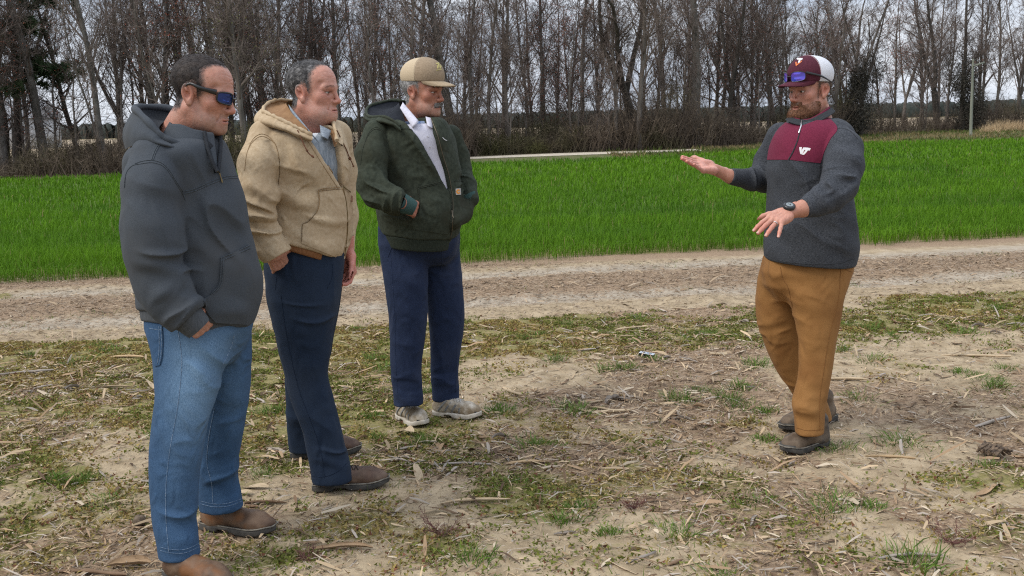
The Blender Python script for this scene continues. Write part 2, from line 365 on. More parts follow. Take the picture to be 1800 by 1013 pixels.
# =================================================================== WHEAT
def wheat():
    m = mat('wheat_blade', (1, 1, 1), attr=True, rough=.7, spec=.08, trans=.25)
    ms = mat('wheat_soil', (0.065, 0.10, 0.018), (0.10, 0.15, 0.03), 6, 5, .95, .4)
    strip('wheat_bed', lambda t: far_edge(t) - .05, lambda t: (V_FAR + 1.3 - TN[0] * t) / TN[1], np.linspace(-60, 70, 261), .006, ms, 16)
    Ps = []
    bands = [(0, .5, 1200, .0048, .22), (.5, 2, 1150, .0052, .26), (2, 5, 700, .0062, .26), (5, 10, 340, .0095, .25), (10, 17, 170, .015, .24), (17, 32, 75, .024, .23)]
    for a, c, den, w, h in bands:
        # area in (u, v) around the view
        umax = (c + 12) * .84 + 1.0
        n = int(den * (c - a) * 2 * umax)
        uu = rng.uniform(-umax, umax, n); vv = V_FAR + .1 + rng.uniform(a, c, n)
        if a == 0: vv += .22 * (n2(uu, vv * 0, 2.5, 61, 3) - .5) * 2 * (1 - (vv - V_FAR) / .6)
        # drill rows 19 cm apart
        row = np.round(vv / .19) * .19; vv = np.where(rng.random(n) < .6, row + rng.normal(0, .022, n), vv)
        X = TU[0] * uu + TN[0] * vv; Y = TU[1] * uu + TN[1] * vv
        ok = (Y < far_edge(X) - .1) & (np.abs(X) < .66 * Y + 1.5)
        X, Y = X[ok], Y[ok]; n = len(X)
        big = n2(X * .45, Y, .9, 71, 3); hh = h * (.62 + .55 * big) * rng.uniform(.7, 1.2, n) * .95
        Ps.append((X, Y, hh, np.full(n, w) * rng.uniform(.7, 1.2, n), big))
    X, Y, hh, w, big = [np.concatenate(k) for k in zip(*Ps)]
    n = len(X)
    az = rng.uniform(0, 2 * math.pi, n); lean = rng.uniform(.08, .75, n)
    edge = (TN[0] * X + TN[1] * Y) < V_FAR + .55
    lean = np.where(edge, lean * 1.6, lean)
    d = np.stack([np.cos(az), np.sin(az)], 1); s = np.stack([-d[:, 1], d[:, 0]], 1)
    z0 = np.full(n, -.004)
    def ring(t, out, wd):
        cx = X + d[:, 0] * out; cy = Y + d[:, 1] * out; z = z0 + t
        return [np.stack([cx + sg * s[:, 0] * wd, cy + sg * s[:, 1] * wd, z], 1) for sg in ((-1, 1) if wd is not None else (0,))]
    a0, a1 = ring(hh * 0, hh * 0, w * .4)
    b0, b1 = ring(hh * .55, hh * lean * .28, w * .5)
    t_out = hh * lean * 1.0; tz = hh * (1.0 - .35 * lean)
    tip = np.stack([X + d[:, 0] * t_out, Y + d[:, 1] * t_out, z0 + tz], 1)
    V = np.stack([a0, a1, b0, b1, tip], 1).reshape(-1, 3)
    i = np.arange(n)[:, None] * 5
    Q = i + np.array([[0, 1, 3, 2]]); T = i + np.array([[2, 3, 4]])
    g = rng.random(n); y_ = rng.random(n)
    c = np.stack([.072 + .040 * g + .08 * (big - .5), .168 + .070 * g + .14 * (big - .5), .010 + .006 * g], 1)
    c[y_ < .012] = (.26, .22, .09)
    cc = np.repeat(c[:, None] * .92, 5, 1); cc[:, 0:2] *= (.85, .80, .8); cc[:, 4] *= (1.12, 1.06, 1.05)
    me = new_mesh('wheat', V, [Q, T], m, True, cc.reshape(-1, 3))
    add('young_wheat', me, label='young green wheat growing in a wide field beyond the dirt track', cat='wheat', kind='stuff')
    return n

# =================================================================== WOODS
MB_ = MB
M_BARK_D = mat('dark_bark', (0.040, 0.033, 0.027), (0.085, 0.072, 0.060), 6, 6, .95, .8, stretch=(1, 1, .25), bdist=.03)
M_BARK_P = mat('pale_bark', (0.095, 0.083, 0.072), (0.19, 0.172, 0.152), 9, 6, .95, .8, stretch=(1, 1, .3), bdist=.03, c3=(.075, .068, .058), scale3=2.2, pos3=(.48, .66))
M_BARK_M = mat('grey_brown_bark', (0.082, 0.068, 0.057), (0.170, 0.147, 0.128), 6, 6, .95, .7, stretch=(1, 1, .25), bdist=.03)
M_TWIG = mat('bare_twigs', (0.120, 0.090, 0.075), (0.205, 0.160, 0.135), 2, 3, .9)
M_TWIG_D = mat('dark_twigs', (0.072, 0.053, 0.044), (0.13, 0.100, 0.084), 2, 3, .9)
M_BUD = mat('red_buds', (0.24, 0.060, 0.035), (0.30, 0.11, 0.06), 2, 3, .8)
M_BUDG = mat('olive_buds', (0.13, 0.14, 0.035), (0.18, 0.17, 0.06), 2, 3, .8)
M_IVY = mat('dark_vine_tangle', (0.028, 0.026, 0.019), (0.06, 0.052, 0.04), 3, 4, .9)
M_NEEDLE = mat('pine_needles', (0.030, 0.055, 0.022), (0.065, 0.095, 0.036), 2, 3, .8)
M_BRUSH = mat('brown_brush', (0.070, 0.052, 0.039), (0.145, 0.110, 0.078), 1.2, 4, .95, c3=(0.085, 0.080, 0.030), scale3=.35, pos3=(.52, .68))
M_SHRUB = mat('olive_shrub_leaves', (0.085, 0.085, 0.026), (0.17, 0.14, 0.055), 1.5, 4, .8)

def tri_twigs(P, D, Ln, wd, R):
    """thin triangles: bases P, directions D"""
    n = len(P); s = norm(np.cross(D, R.normal(size=(n, 3))))
    V = np.stack([P - s * wd[:, None], P + s * wd[:, None], P + D * Ln[:, None]], 1).reshape(-1, 3)
    return V, np.arange(3 * n).reshape(-1, 3)

def gen_tree(seed, H=17, r0=.2, first=.28, nl=24, spread=.55, up=.5, lean=(0, 0), fork=0, twn=10, kink=.03, l1=.34):
    R = np.random.default_rng(seed)
    tk, cr_ = MB(), MB()
    stems = []
    def path(p, d, Ln, n, wander, trop):
        pts = [p]; d = d / np.linalg.norm(d)
        for i in range(n):
            d = d + R.normal(0, wander, 3); d[2] += trop; d = d / np.linalg.norm(d)
            p = p + d * Ln / n; pts.append(p)
        return np.array(pts), d
    d0 = np.array([lean[0], lean[1], 1.0])
    if fork:
        hf = H * R.uniform(.12, .3)
        P, d = path(np.zeros(3), d0, hf, 4, kink, 0); tk.tube(np.concatenate([[P[0] - (0, 0, .3)], P]), np.linspace(1.25, .95, 6) * r0, 8)
        for k in range(fork):
            a = 2 * math.pi * k / fork + R.uniform(0, 1); e = d * 1.0 + np.array([math.cos(a), math.sin(a), 0]) * R.uniform(.22, .5)
            Q, _ = path(P[-1], e, (H - hf) * R.uniform(.8, 1), 9, kink * 1.6, .05)
            rr = r0 * .72 * np.linspace(1, .12, 10) ** .9; tk.tube(Q, rr, 7); stems.append((Q, rr, .12))
    else:
        P, d = path(np.zeros(3), d0, H, 13, kink, .01)
        rr = r0 * np.concatenate([[1.35, 1.05], np.linspace(1, .1, 12) ** .85])
        tk.tube(np.concatenate([[P[0] - (0, 0, .3)], P]), np.concatenate([[1.6 * r0], rr]), 9); stems.append((P, rr, first))
    tips = []
    for Q, rr, fs in stems:
        m = len(Q) - 1; k = max(6, nl // len(stems))
        for j in range(k):
            t = fs + (1 - fs) * (j + R.random()) / k; u_ = t * m; i = min(int(u_), m - 1); f = u_ - i
            p = Q[i] * (1 - f) + Q[i + 1] * f; r = (rr[i] * (1 - f) + rr[i + 1] * f)
            a = R.uniform(0, 2 * math.pi); ax = norm(Q[i + 1] - Q[i])
            out = np.array([math.cos(a), math.sin(a), 0])
            Ln = H * l1 * (1 - .72 * (t - fs) / (1 - fs)) * R.uniform(.55, 1.1)
            B1, _ = path(p, ax * up + out * spread, Ln, 6, .13, .07)
            r1 = np.linspace(min(r * .5, .02 + Ln * .013), .007, 7); cr_.tube(B1, r1, 5, caps=False)
            for q in range(int(3 + Ln * 1.7)):
                t2 = R.uniform(.22, 1); i2 = min(int(t2 * 6), 5); p2 = B1[i2] + (B1[i2 + 1] - B1[i2]) * (t2 * 6 - i2)
                L2 = Ln * R.uniform(.22, .5) * (1.15 - .5 * t2)
                d2 = norm(B1[i2 + 1] - B1[i2]) + R.normal(0, .62, 3); d2[2] += .25
                B2, _ = path(p2, d2, L2, 4, .16, .05)
                cr_.tube(B2, np.linspace(.006 + L2 * .006, .005, 5), 3, caps=False)
                for s_ in range(int(2 + L2 * 2.6)):
                    t3 = R.uniform(.15, 1); i3 = min(int(t3 * 4), 3); p3 = B2[i3] + (B2[i3 + 1] - B2[i3]) * (t3 * 4 - i3)
                    L3 = R.uniform(.35, .95); d3 = norm(norm(B2[i3 + 1] - B2[i3]) + R.normal(0, .6, 3) + (0, 0, .2))
                    tips.append((p3, d3, L3))
    P3 = np.array([t[0] for t in tips]); D3 = np.array([t[1] for t in tips]); L3 = np.array([t[2] for t in tips])
    V, F = tri_twigs(P3, D3, L3, np.full(len(P3), .0095), R); cr_.put(V, F)
    k = twn; n = len(P3)
    tt = R.uniform(.15, 1, (n, k)); PP = (P3[:, None] + D3[:, None] * (L3[:, None] * tt)[..., None]).reshape(-1, 3)
    DD = norm(np.repeat(D3, k, 0) + R.normal(0, .55, (n * k, 3)) + (0, 0, .12)); LL = R.uniform(.15, .5, n * k)
    V, F = tri_twigs(PP, DD, LL, np.full(n * k, .0065), R); cr_.put(V, F)
    return tk, cr_, PP + DD * LL[:, None]

def buds(tips, frac, size, seed, zlo=0, zhi=99):
    R = np.random.default_rng(seed); k = R.random(len(tips)) < frac; k &= (tips[:, 2] > zlo) & (tips[:, 2] < zhi); P = tips[k]
    D = norm(R.normal(size=P.shape)); V, F = tri_twigs(P, D, R.uniform(.8, 1.6, len(P)) * size, np.full(len(P), size * .5), R)
    b = MB(); b.put(V, F); return b

def tree_kind(seed, bark, twig, bud=None, **kw):
    tk, cr_, tips = gen_tree(seed, **kw)
    d = dict(trunk=tk.mesh('trunk', bark), crown=cr_.mesh('crown', twig, False))
    if bud: d['buds'] = buds(tips, bud[1], bud[2], seed + 1, *bud[3:]).mesh('buds', bud[0], False)
    return d

def vine_mass(seed, H, r, n=2600, squash=1.0):
    """tangled evergreen vine hung on a trunk: wiry stems and small dark leaves, irregular outline"""
    R = np.random.default_rng(seed); m = MB()
    lumps = [(np.array([R.normal(0, r * .35), R.normal(0, r * .35), H * (k + .5) / 7]), r * R.uniform(.55, 1.0)) for k in range(7)]
    for k in range(70):
        c, q = lumps[R.integers(7)]; p = c + R.normal(0, q * .4, 3)
        m.tube(spline(p + np.cumsum(R.normal(0, q * .33, (5, 3)), 0), 9), .012, 3, caps=False)
    P = []
    for c, q in lumps: P.append(c + norm(R.normal(size=(n // 7, 3))) * (q * R.random((n // 7, 1)) ** .4) * (1, 1, 1.25))
    P = np.concatenate(P); D = norm(R.normal(size=P.shape) + (0, 0, -.5)); V, F = tri_twigs(P, D, R.uniform(.05, .22, len(P)), R.uniform(.010, .03, len(P)), R); m.put(V, F)
    return m.mesh('vine', M_IVY, False)

def pine(seed, H=9.5, r0=.15):
    R = np.random.default_rng(seed); tk, cr_, nd = MB(), MB(), MB()
    z = np.linspace(0, 1, 12); P = np.stack([.25 * np.sin(z * 3), .1 * z, H * z], 1); P[0, 2] = -.3
    tk.tube(P, r0 * np.linspace(1.2, .2, 12), 8)
    for k in range(30):
        t = R.uniform(.28, .99); p = P[0] + (0, 0, 0); i = min(int(t * 11), 10); p = P[i] + (P[i + 1] - P[i]) * (t * 11 - i)
        a = R.uniform(0, 6.28); Ln = (2.1 * (1.15 - t) + .5) * R.uniform(.6, 1.1)
        d = np.array([math.cos(a), math.sin(a), R.uniform(-.1, .35)]); B = p + d * np.linspace(0, Ln, 6)[:, None] + R.normal(0, .07, (6, 3)); B[0] = p
        cr_.tube(B, np.linspace(.05, .012, 6), 4, caps=False)
        for s_ in range(int(5 + Ln * 4)):
            c = B[R.integers(2, 6)] + R.normal(0, .28, 3) * (1, 1, .6); q = 70
            D = norm(R.normal(size=(q, 3)) + (0, 0, .35)); V, F = tri_twigs(np.repeat(c[None], q, 0) + D * .03, D, R.uniform(.16, .36, q), np.full(q, .022), R); nd.put(V, F)
    return dict(trunk=tk.mesh('trunk', M_BARK_D), crown=cr_.mesh('limbs', M_BARK_D), needles=nd.mesh('needles', M_NEEDLE, False))

def place(kind, name, loc, rz=0, s=1.0, label=None, cat='tree', group=None, tilt=(0, 0), sz=None):
    o = bpy.data.objects.new(name, None); COL.objects.link(o)
    o.location = loc; o.rotation_euler = (tilt[0], tilt[1], rz); o.scale = (s, s, sz or s)
    o['label'] = label; o['category'] = cat
    if group: o['group'] = group
    for k, me in kind.items(): add(k, me, o, kind='stuff' if k in ('buds', 'leaves', 'needles', 'stems', 'vine', 'limbs') else None)
    return o
def tz(x, y): return float(terrain(np.array([x]), np.array([y]))[0])

def woods():
    K = {}
    K['slim'] = [tree_kind(100 + k, M_BARK_M, M_TWIG, H=10.5 + k, r0=.095, first=.16, nl=28, spread=.42, up=.75, l1=.26, twn=10) for k in range(3)]
    K['grey'] = [tree_kind(120 + k, M_BARK_P, M_TWIG, H=11.5 + k, r0=.11, first=.2, nl=26, spread=.4, up=.8, l1=.25, twn=9) for k in range(2)]
    K['red'] = [tree_kind(140 + k, M_BARK_M, M_TWIG, (M_BUD, .36, .056, 1.5, 12), H=8.5 + k, r0=.085, first=.14, nl=26, spread=.55, up=.6, l1=.26, twn=10) for k in range(3)]
    K['fork'] = [tree_kind(160 + k, M_BARK_M, M_TWIG, H=10.5, r0=.115, fork=2 + k, nl=26, spread=.55, up=.55, l1=.24, kink=.05) for k in range(3)]
    K['dark'] = [tree_kind(180 + k, M_BARK_D, M_TWIG_D, H=9.5, r0=.105, first=.14, nl=26, spread=.62, up=.5, l1=.32, kink=.05) for k in range(2)]
    K['olive'] = [tree_kind(190, M_BARK_M, M_TWIG, (M_BUDG, .22, .036), H=8.5, r0=.09, first=.2, nl=26, spread=.55, up=.6, l1=.26)]
    K['sap'] = [tree_kind(200 + k, M_BARK_M, M_TWIG, H=5 + k, r0=.045, first=.12, nl=16, spread=.5, up=.7, l1=.26, twn=8, kink=.05) for k in range(3)]
    K['sapred'] = [tree_kind(210 + k, M_BARK_M, M_TWIG_D, (M_BUD, .4, .036, 1.5, 9), H=6, r0=.05, first=.12, nl=18, spread=.6, up=.6, l1=.28, twn=8, kink=.05) for k in range(2)]
    def at(px, py):
        g = G(px, py); return (g[0], g[1], tz(g[0], g[1]))
    # ---- trees that one can point to
    big_pale = tree_kind(301, M_BARK_P, M_TWIG, H=13, r0=.165, first=.24, nl=24, spread=.6, up=.55, l1=.28, lean=(-.05, 0), kink=.025)
    place(big_pale, 'bare_tree', at(82, 302), .3, 1.0, 'tall bare tree with the thick pale grey trunk at the left end of the wood')
    p1 = pine(302); place(p1, 'pine_tree', at(34, 303), 0, 1.0, 'dark green pine with ragged needle clumps among the bare trees', 'pine tree')
    place(p1, 'pine_tree', at(-18, 303), 2.2, 1.05, 'second ragged dark pine half cut by the left edge of the view', 'pine tree')
    place(K['dark'][0], 'bare_tree', at(14, 300), 2.0, 1.05, 'dark crooked bare trunk standing just left of the thick pale trunk')
    place(tree_kind(303, M_BARK_P, M_TWIG, H=12, r0=.12, fork=3, nl=26, spread=.45, up=.7, l1=.22, kink=.03), 'bare_tree', at(222, 288), .8, 1.0, 'pale bare tree forking low into three stems behind the man in the grey hoodie')
    place(K['grey'][0], 'bare_tree', at(284, 290), 0, 1.0, 'slender whitish trunk rising just behind the head of the man in the grey hoodie', tilt=(0, -.04))
    place(K['dark'][1], 'bare_tree', at(140, 293), 1, 1.0, 'dark leaning bare tree wrapped in ivy right of the thick pale trunk', tilt=(0, -.10))
    place(tree_kind(304, M_BARK_P, M_TWIG, H=13, r0=.20, first=.28, nl=24, spread=.6, up=.55, l1=.28, lean=(-.14, 0), kink=.035), 'bare_tree', at(806, 272), 0, 1.0, 'mottled pale bare tree leaning to the left just right of the tan cap')
    place(tree_kind(307, M_BARK_D, M_TWIG_D, H=11, r0=.20, fork=3, nl=30, spread=.6, up=.5, l1=.26, lean=(-.30, 0), kink=.06), 'bare_tree', at(1124, 262), 0.0, 1.0, 'dark leaning tree that splits into wide bent limbs at the middle of the wood')
    place(tree_kind(306, M_BARK_P, M_TWIG, H=13, r0=.22, first=.22, nl=24, spread=.6, up=.55, l1=.26, kink=.02), 'bare_tree', at(1222, 257), 2, 1.0, 'upright bare tree with a thick pale trunk above the outstretched palm')
    vt = dict(tree_kind(308, M_BARK_D, M_TWIG_D, H=9, r0=.12, fork=2, nl=22, spread=.6, up=.5, l1=.26)); vt['vine'] = vine_mass(309, 4.0, 1.0, 11000)
    place(vt, 'vine_covered_tree', at(1512, 240), 0, 1.0, 'dark vine smothered tree right behind the white backed cap', 'tree')
    vt2 = dict(tree_kind(310, M_BARK_D, M_TWIG_D, H=11, r0=.15, first=.2, nl=26, spread=.5, up=.6, l1=.25)); vt2['vine'] = vine_mass(311, 4.2, 1.3, 11000)
    place(vt2, 'vine_covered_tree', at(1690, 230), 0, 1.0, 'bare tree with drooping grey vine tangle just behind the utility pole', 'tree')
    place(tree_kind(312, M_BARK_D, M_TWIG, H=12, r0=.21, fork=2, nl=26, spread=.65, up=.5, l1=.27, kink=.04), 'bare_tree', at(1646, 229), 1.2, 1.0, 'dark bare tree forking in two left of the utility pole')
    place(K['slim'][1], 'bare_tree', at(1616, 228), 1, .95, 'thin straight bare tree standing in the gap left of the dark forked tree')
    place(K['red'][1], 'bare_tree', at(1572, 231), 2, 1.0, 'double stemmed bare tree with rusty buds in the open gap of the wood')
    place(K['slim'][2], 'bare_tree', at(1750, 226), 3, 1.0, 'straight dark bare tree first to the right of the utility pole')
    place(K['fork'][1], 'bare_tree', at(1788, 224), 4, 1.0, 'many stemmed bare tree above the clump of tan dry grass')
    # ---- the crowd of look-alikes
    R = np.random.default_rng(5)
    groups = dict(slim=('slim grey brown bare tree in the wood', 'slim bare trees in the wood'),
                  grey=('tall pale stemmed bare tree in the wood', 'pale stemmed bare trees in the wood'),
                  red=('bare tree hazy with red spring buds', 'red budded trees in the wood'),
                  fork=('bare tree forking into several stems', 'forked bare trees in the wood'),
                  dark=('spreading dark barked bare tree', 'dark bare trees in the wood'),
                  olive=('bare tree hazy with olive green buds', 'olive budded trees in the wood'),
                  sap=('thin bare sapling in the undergrowth', 'bare saplings in the wood'),
                  sapred=('thin sapling with red buds', 'red budded saplings in the wood'))
    zone = lambda p: next(t for lim, t in ((0, 'beyond the left edge of the view'), (180, 'beside the pine at the left end'), (420, 'behind the man in the grey hoodie'), (620, 'behind the man in the tan jacket'), (760, 'behind the man in the tan cap'), (900, 'right of the tan cap'), (1060, 'left of the dark split tree'), (1200, 'right of the dark split tree'), (1360, 'left of the speaking man'), (1520, 'behind the speaking man'), (1660, 'in the thin part of the wood'), (1960, 'around the utility pole'), (9999, 'beyond the right edge of the view')) if p < lim)
    n = 0
    def crowd(px0, px1, cnt, kinds, dmin, dmax):
        nonlocal n
        for k in range(cnt):
            px = px0 + (px1 - px0) * (k + R.random()) / cnt
            g0 = G(px, 250); t = g0[:2] / g0[1]; Y = 40.0
            for _ in range(6): Y = wood_front(t[0] * Y) + 0.0
            dpt = R.uniform(dmin, dmax) ** 1.0; Y += dpt
            kd = kinds[R.integers(len(kinds))]; x_ = t[0] * Y
            lb, gr = groups[kd]; lb = lb + ' ' + zone(px); ms = K[kd]
            place(ms[R.integers(len(ms))], 'sapling' if kd.startswith('sap') else 'bare_tree', (x_, Y, tz(x_, Y)), R.uniform(0, 6.28), R.uniform(.82, 1.15), lb, 'tree', gr, (R.normal(0, .03), R.normal(0, .03))); n += 1
    crowd(-150, 460, 9, ['slim', 'fork', 'dark', 'red', 'grey', 'olive'], 1.5, 15)
    crowd(250, 480, 9, ['red', 'red', 'slim', 'olive'], .8, 12)
    crowd(430, 900, 18, ['slim', 'slim', 'grey', 'red', 'dark', 'fork'], .6, 16)
    crowd(880, 1320, 16, ['slim', 'grey', 'fork', 'red', 'olive', 'dark', 'slim'], .6, 15)
    crowd(1280, 1520, 13, ['fork', 'dark', 'slim', 'dark'], .8, 14)
    crowd(1520, 1960, 11, ['slim', 'fork', 'dark', 'grey'], 1.5, 16)
    K['slim'] += K['slim']
    crowd(-520, -150, 14, ['slim', 'red', 'dark', 'grey'], .8, 15); crowd(1960, 2400, 10, ['slim', 'fork', 'dark'], 1, 15)
    crowd(-150, 460, 4, ['slim', 'grey', 'dark'], 4, 17); crowd(440, 1330, 14, ['slim', 'red', 'slim', 'grey', 'dark', 'olive'], 3, 17); crowd(1300, 1960, 6, ['slim', 'dark', 'fork'], 4, 17)
    crowd(-100, 470, 14, ['sap', 'sapred', 'sapred'], .2, 6)
    crowd(450, 900, 16, ['sap', 'sap', 'sapred'], .2, 8)
    crowd(880, 1500, 24, ['sap', 'sap', 'sapred'], .2, 8)
    crowd(1500, 1900, 9, ['sap'], .2, 8)
    # ---- undergrowth
    R = np.random.default_rng(8); m = MB()
    cnt = 27000
    px = R.uniform(-520, 2400, cnt); dens = np.interp(px, [-520, 120, 430, 640, 860, 1000, 1480, 1530, 1600, 1660, 1900, 2400], [.5, .5, .8, .9, 1, 1, 1, .55, .4, .8, .9, .9])
    px = px[R.random(cnt) < dens]; cnt = len(px)
    tt = np.array([(G(p, 250) / G(p, 250)[1])[0] for p in px[:1]])
    d = cF[None] + cR[None] * ((px[:, None] - 900) / F_PX) + cU[None] * ((506.5 - 250) / F_PX); tx = d[:, 0] / d[:, 1]
    Y = np.full(cnt, 42.0)
    for _ in range(6): Y = wood_front(tx * Y)
    dep = R.exponential(3.2, cnt); Y = Y + .15 + np.minimum(dep, 14); X = tx * Y
    hn = n2(X, Y, .28, 88, 3); Hh = (.5 + 2.9 * sstep(.25, .75, hn)) * R.uniform(.5, 1.15, cnt) * np.interp(px, [0, 400, 860, 1000, 1500, 1560, 1650, 1800], [.6, .65, .8, .95, .95, .5, .55, .8])
    P = np.stack([X, Y, np.zeros(cnt) - .02], 1); D = norm(np.stack([R.normal(0, .34, cnt), R.normal(0, .34, cnt), np.ones(cnt)], 1))
    V, F = tri_twigs(P, D, Hh, R.uniform(.010, .022, cnt), R); m.put(V, F)
    k = 4; tt = R.uniform(.2, .95, (cnt, k)); PP = (P[:, None] + D[:, None] * (Hh[:, None] * tt)[..., None]).reshape(-1, 3)
    DD = norm(np.repeat(D, k, 0) * .6 + R.normal(0, .6, (cnt * k, 3))); V, F = tri_twigs(PP, DD, R.uniform(.2, .7, cnt * k), R.uniform(.006, .013, cnt * k), R); m.put(V, F)
    add('undergrowth', m.mesh('undergrowth', M_BRUSH, False), label='brown leafless brush crowding the foot of the wood', cat='undergrowth', kind='stuff')
    # ---- low olive shrubs and tan grass
    def shrub(seed, w, h, mm, n=1500, leaf=(.05, .12)):
        R = np.random.default_rng(seed); a, l = MB(), MB()
        for k in range(26):
            e = np.array([R.normal(0, w * .45), R.normal(0, w * .3), h * R.uniform(.6, 1.05)]); a.tube(spline([(0, 0, -.05), e * .5 + R.normal(0, .08, 3), e], 6), np.linspace(.014, .005, 6), 3, caps=False)
        P = np.stack([R.normal(0, w * .42, n), R.normal(0, w * .3, n), h * R.beta(2, 1.6, n)], 1); D = norm(R.normal(size=P.shape))
        V, F = tri_twigs(P, D, R.uniform(*leaf, n), R.uniform(.015, .035, n), R); l.put(V, F)
        return dict(stems=a.mesh('stems', M_TWIG_D), leaves=l.mesh('leaves', mm, False))
    sh = [shrub(400 + k, 1.0, 1.0 + .2 * k, M_SHRUB) for k in range(2)]
    for j, (a, b_) in enumerate(((128, 294), (160, 292), (190, 291), (104, 297), (395, 286), (1010, 266), (945, 268))):
        place(sh[j % 2], 'shrub', at(a, b_), j, .75 + .1 * (j % 3), 'low olive leaved shrub at the foot of the wood', 'shrub', 'olive shrubs at the edge of the wood')
    m_tan = mat('tan_dry_grass', (0.42, 0.29, 0.16), (0.55, 0.42, 0.26), 4, 3, .9)
    R = np.random.default_rng(77)
    for j, (a, b_, s) in enumerate(((1762, 231, .9), (1790, 230, .8), (1740, 233, .6))):
        n_ = 500; P = np.stack([R.normal(0, .5, n_), R.normal(0, .25, n_), np.zeros(n_)], 1); D = norm(np.stack([R.normal(0, .35, n_), R.normal(0, .35, n_), np.ones(n_)], 1))
        V, F = tri_twigs(P, D, R.uniform(.4, 1.0, n_), R.uniform(.008, .016, n_), R)
        add('dry_grass_clump', new_mesh('dry_grass_clump', V, F, m_tan, False), None, at(a, b_), ('broadest clump of tan dry grass on the verge right of the utility pole', 'clump of tan dry grass at the right end of the verge', 'smallest clump of tan dry grass nearest the utility pole')[j], 'dry grass', 'tan grass clumps on the verge', scale=(s, s, s))

def far_things():
    R = np.random.default_rng(21)
    # rough grass on the verge between crop and wood
    n = 26000; X = R.uniform(4, 48, n); a, b = far_edge(X), wood_front(X); Y = a + (b - a) * R.random(n); P = np.stack([X, Y, np.full(n, -.01)], 1)
    D = norm(np.stack([R.normal(0, .5, n), R.normal(0, .5, n), np.ones(n)], 1)); hh = R.uniform(.06, .26, n) * (.4 + 1.1 * n2(X, Y, .5, 93, 2)); keep = ~((Y > far_ground(X) - 1.3) & (Y < far_ground(X) + 1.4) & (X < G(1265, 270)[0])); P, D, hh, X, Y = P[keep], D[keep], hh[keep], X[keep], Y[keep]; n = len(P)
    V, F = tri_twigs(P, D, hh, R.uniform(.012, .03, n), R); tn = (n2(X, Y, .35, 95, 3) + R.normal(0, .12, n))[:, None]; cv = np.where(tn > .52, np.array([.22, .17, .085]), np.array([.075, .105, .024])) * R.uniform(.6, 1.25, (n, 1))
    add('verge_grass', new_mesh('verge_grass', V, F, mat('verge_blade', (1, 1, 1), attr=True, rough=.85, spec=.08), False, np.repeat(cv, 3, 0)), label='rough olive and straw coloured grass between the wheat and the wood', cat='grass', kind='stuff')
    # far pine wood as one mass
    m = MB(); mm = mat('far_pines', (0.024, 0.030, 0.026), (0.050, 0.058, 0.052), .5, 4, .95)
    for k in range(1700):
        x_ = R.uniform(-230, 300); y_ = R.uniform(400, 440); h = R.uniform(5.0, 6.3); w = R.uniform(1.3, 2.6); n = 7
        a = np.linspace(0, 6.283, n, endpoint=False); rows = []
        for f, q in ((0, .9), (.4, 1), (.74, .8), (.93, .42)): rows.append(np.stack([x_ + np.cos(a) * w * q * R.uniform(.8, 1.2, n), y_ + np.sin(a) * w * q, -2.7 + h * f + R.normal(0, .15, n)], 1))
        V = np.concatenate(rows + [[[x_, y_, -2.7 + h]]]); m.put(V, grid_faces(4, n)); top = 4 * n
        F = np.stack([np.arange(3 * n, 4 * n - 1), np.arange(3 * n + 1, 4 * n), np.full(n - 1, top)], 1); m.put(V[3 * n:], F - 3 * n)
    add('far_wood', m.mesh('far_wood', mm, False), label='dark bluish pine wood far across the stubble', cat='wood', kind='stuff')
    # pale farm building seen through the trunks on the left
    r = bpy.data.objects.new('farm_building', None); COL.objects.link(r); c = W(22, 268, 88); r.location = (c[0], 88, 0)
    r['label'] = 'pale grey farm building glimpsed between trunks behind the pine'; r['category'] = 'building'
    mw = mat('pale_siding', (.42, .43, .44), (.5, .51, .52), 2, 3, .8); mr = mat('grey_roof', (.22, .225, .24), (.3, .3, .31), 2, 3, .7); mdk = mat('dark_opening', (.03, .03, .035))
    b1 = MB(); b1.box((0, 0, 1.3), (3.2, 2.5, 1.3)); add('wall', b1.mesh('wall', mw, False), r)
    b2 = MB(); V = np.array([[-3.5, -2.8, 2.55], [3.5, -2.8, 2.55], [3.5, 0, 4.0], [-3.5, 0, 4.0], [-3.5, 2.8, 2.55], [3.5, 2.8, 2.55]]); b2.put(V, [[0, 1, 2, 3], [3, 2, 5, 4]]); b2.put(V, [[0, 3, 4], [1, 5, 2]]); add('roof', b2.mesh('roof', mr, False), r)
    b3 = MB(); b3.box((-1.6, -2.52, 1.0), (.55, .03, 1.0)); add('door', b3.mesh('door', mdk, False), r)
    for q in (.4, 1.9): b4 = MB(); b4.box((q, -2.52, 1.5), (.45, .03, .45)); add('window', b4.mesh('window', mdk, False), r)
    # fallen log and pale scrap at the wood's edge
    g = G(22, 307); lg = MB(); xx = np.linspace(-.35, .35, 8); lg.tube(np.stack([xx, xx * .15, .1 + .01 * np.sin(xx * 9)], 1), .11 + .012 * np.sin(xx * 13), 9)
    add('log', lg.mesh('log', mat('weathered_wood', (.30, .25, .19), (.42, .36, .28), 9, 4, .9, .5)), None, (g[0], g[1], 0.0), 'short pale fallen log lying at the left edge of the wheat', 'log')
    # utility pole
    b = G(1706, 239); r = bpy.data.objects.new('utility_pole', None); COL.objects.link(r); r.location = (b[0], b[1], 0); r['label'] = 'greenish weathered wooden utility pole at the far edge of the wheat'; r['category'] = 'pole'
    top = W(1705, 104, b[1])[2]; mp_ = mat('weathered_pole', (.17, .18, .145), (.27, .275, .22), 3, 5, .9, .4, stretch=(1, 1, .15))
    q = MB(); z = np.linspace(-.3, top, 12); q.tube(np.stack([z * -.012, z * 0, z], 1), np.linspace(.085, .055, 12), 12); add('post', q.mesh('post', mp_), r)
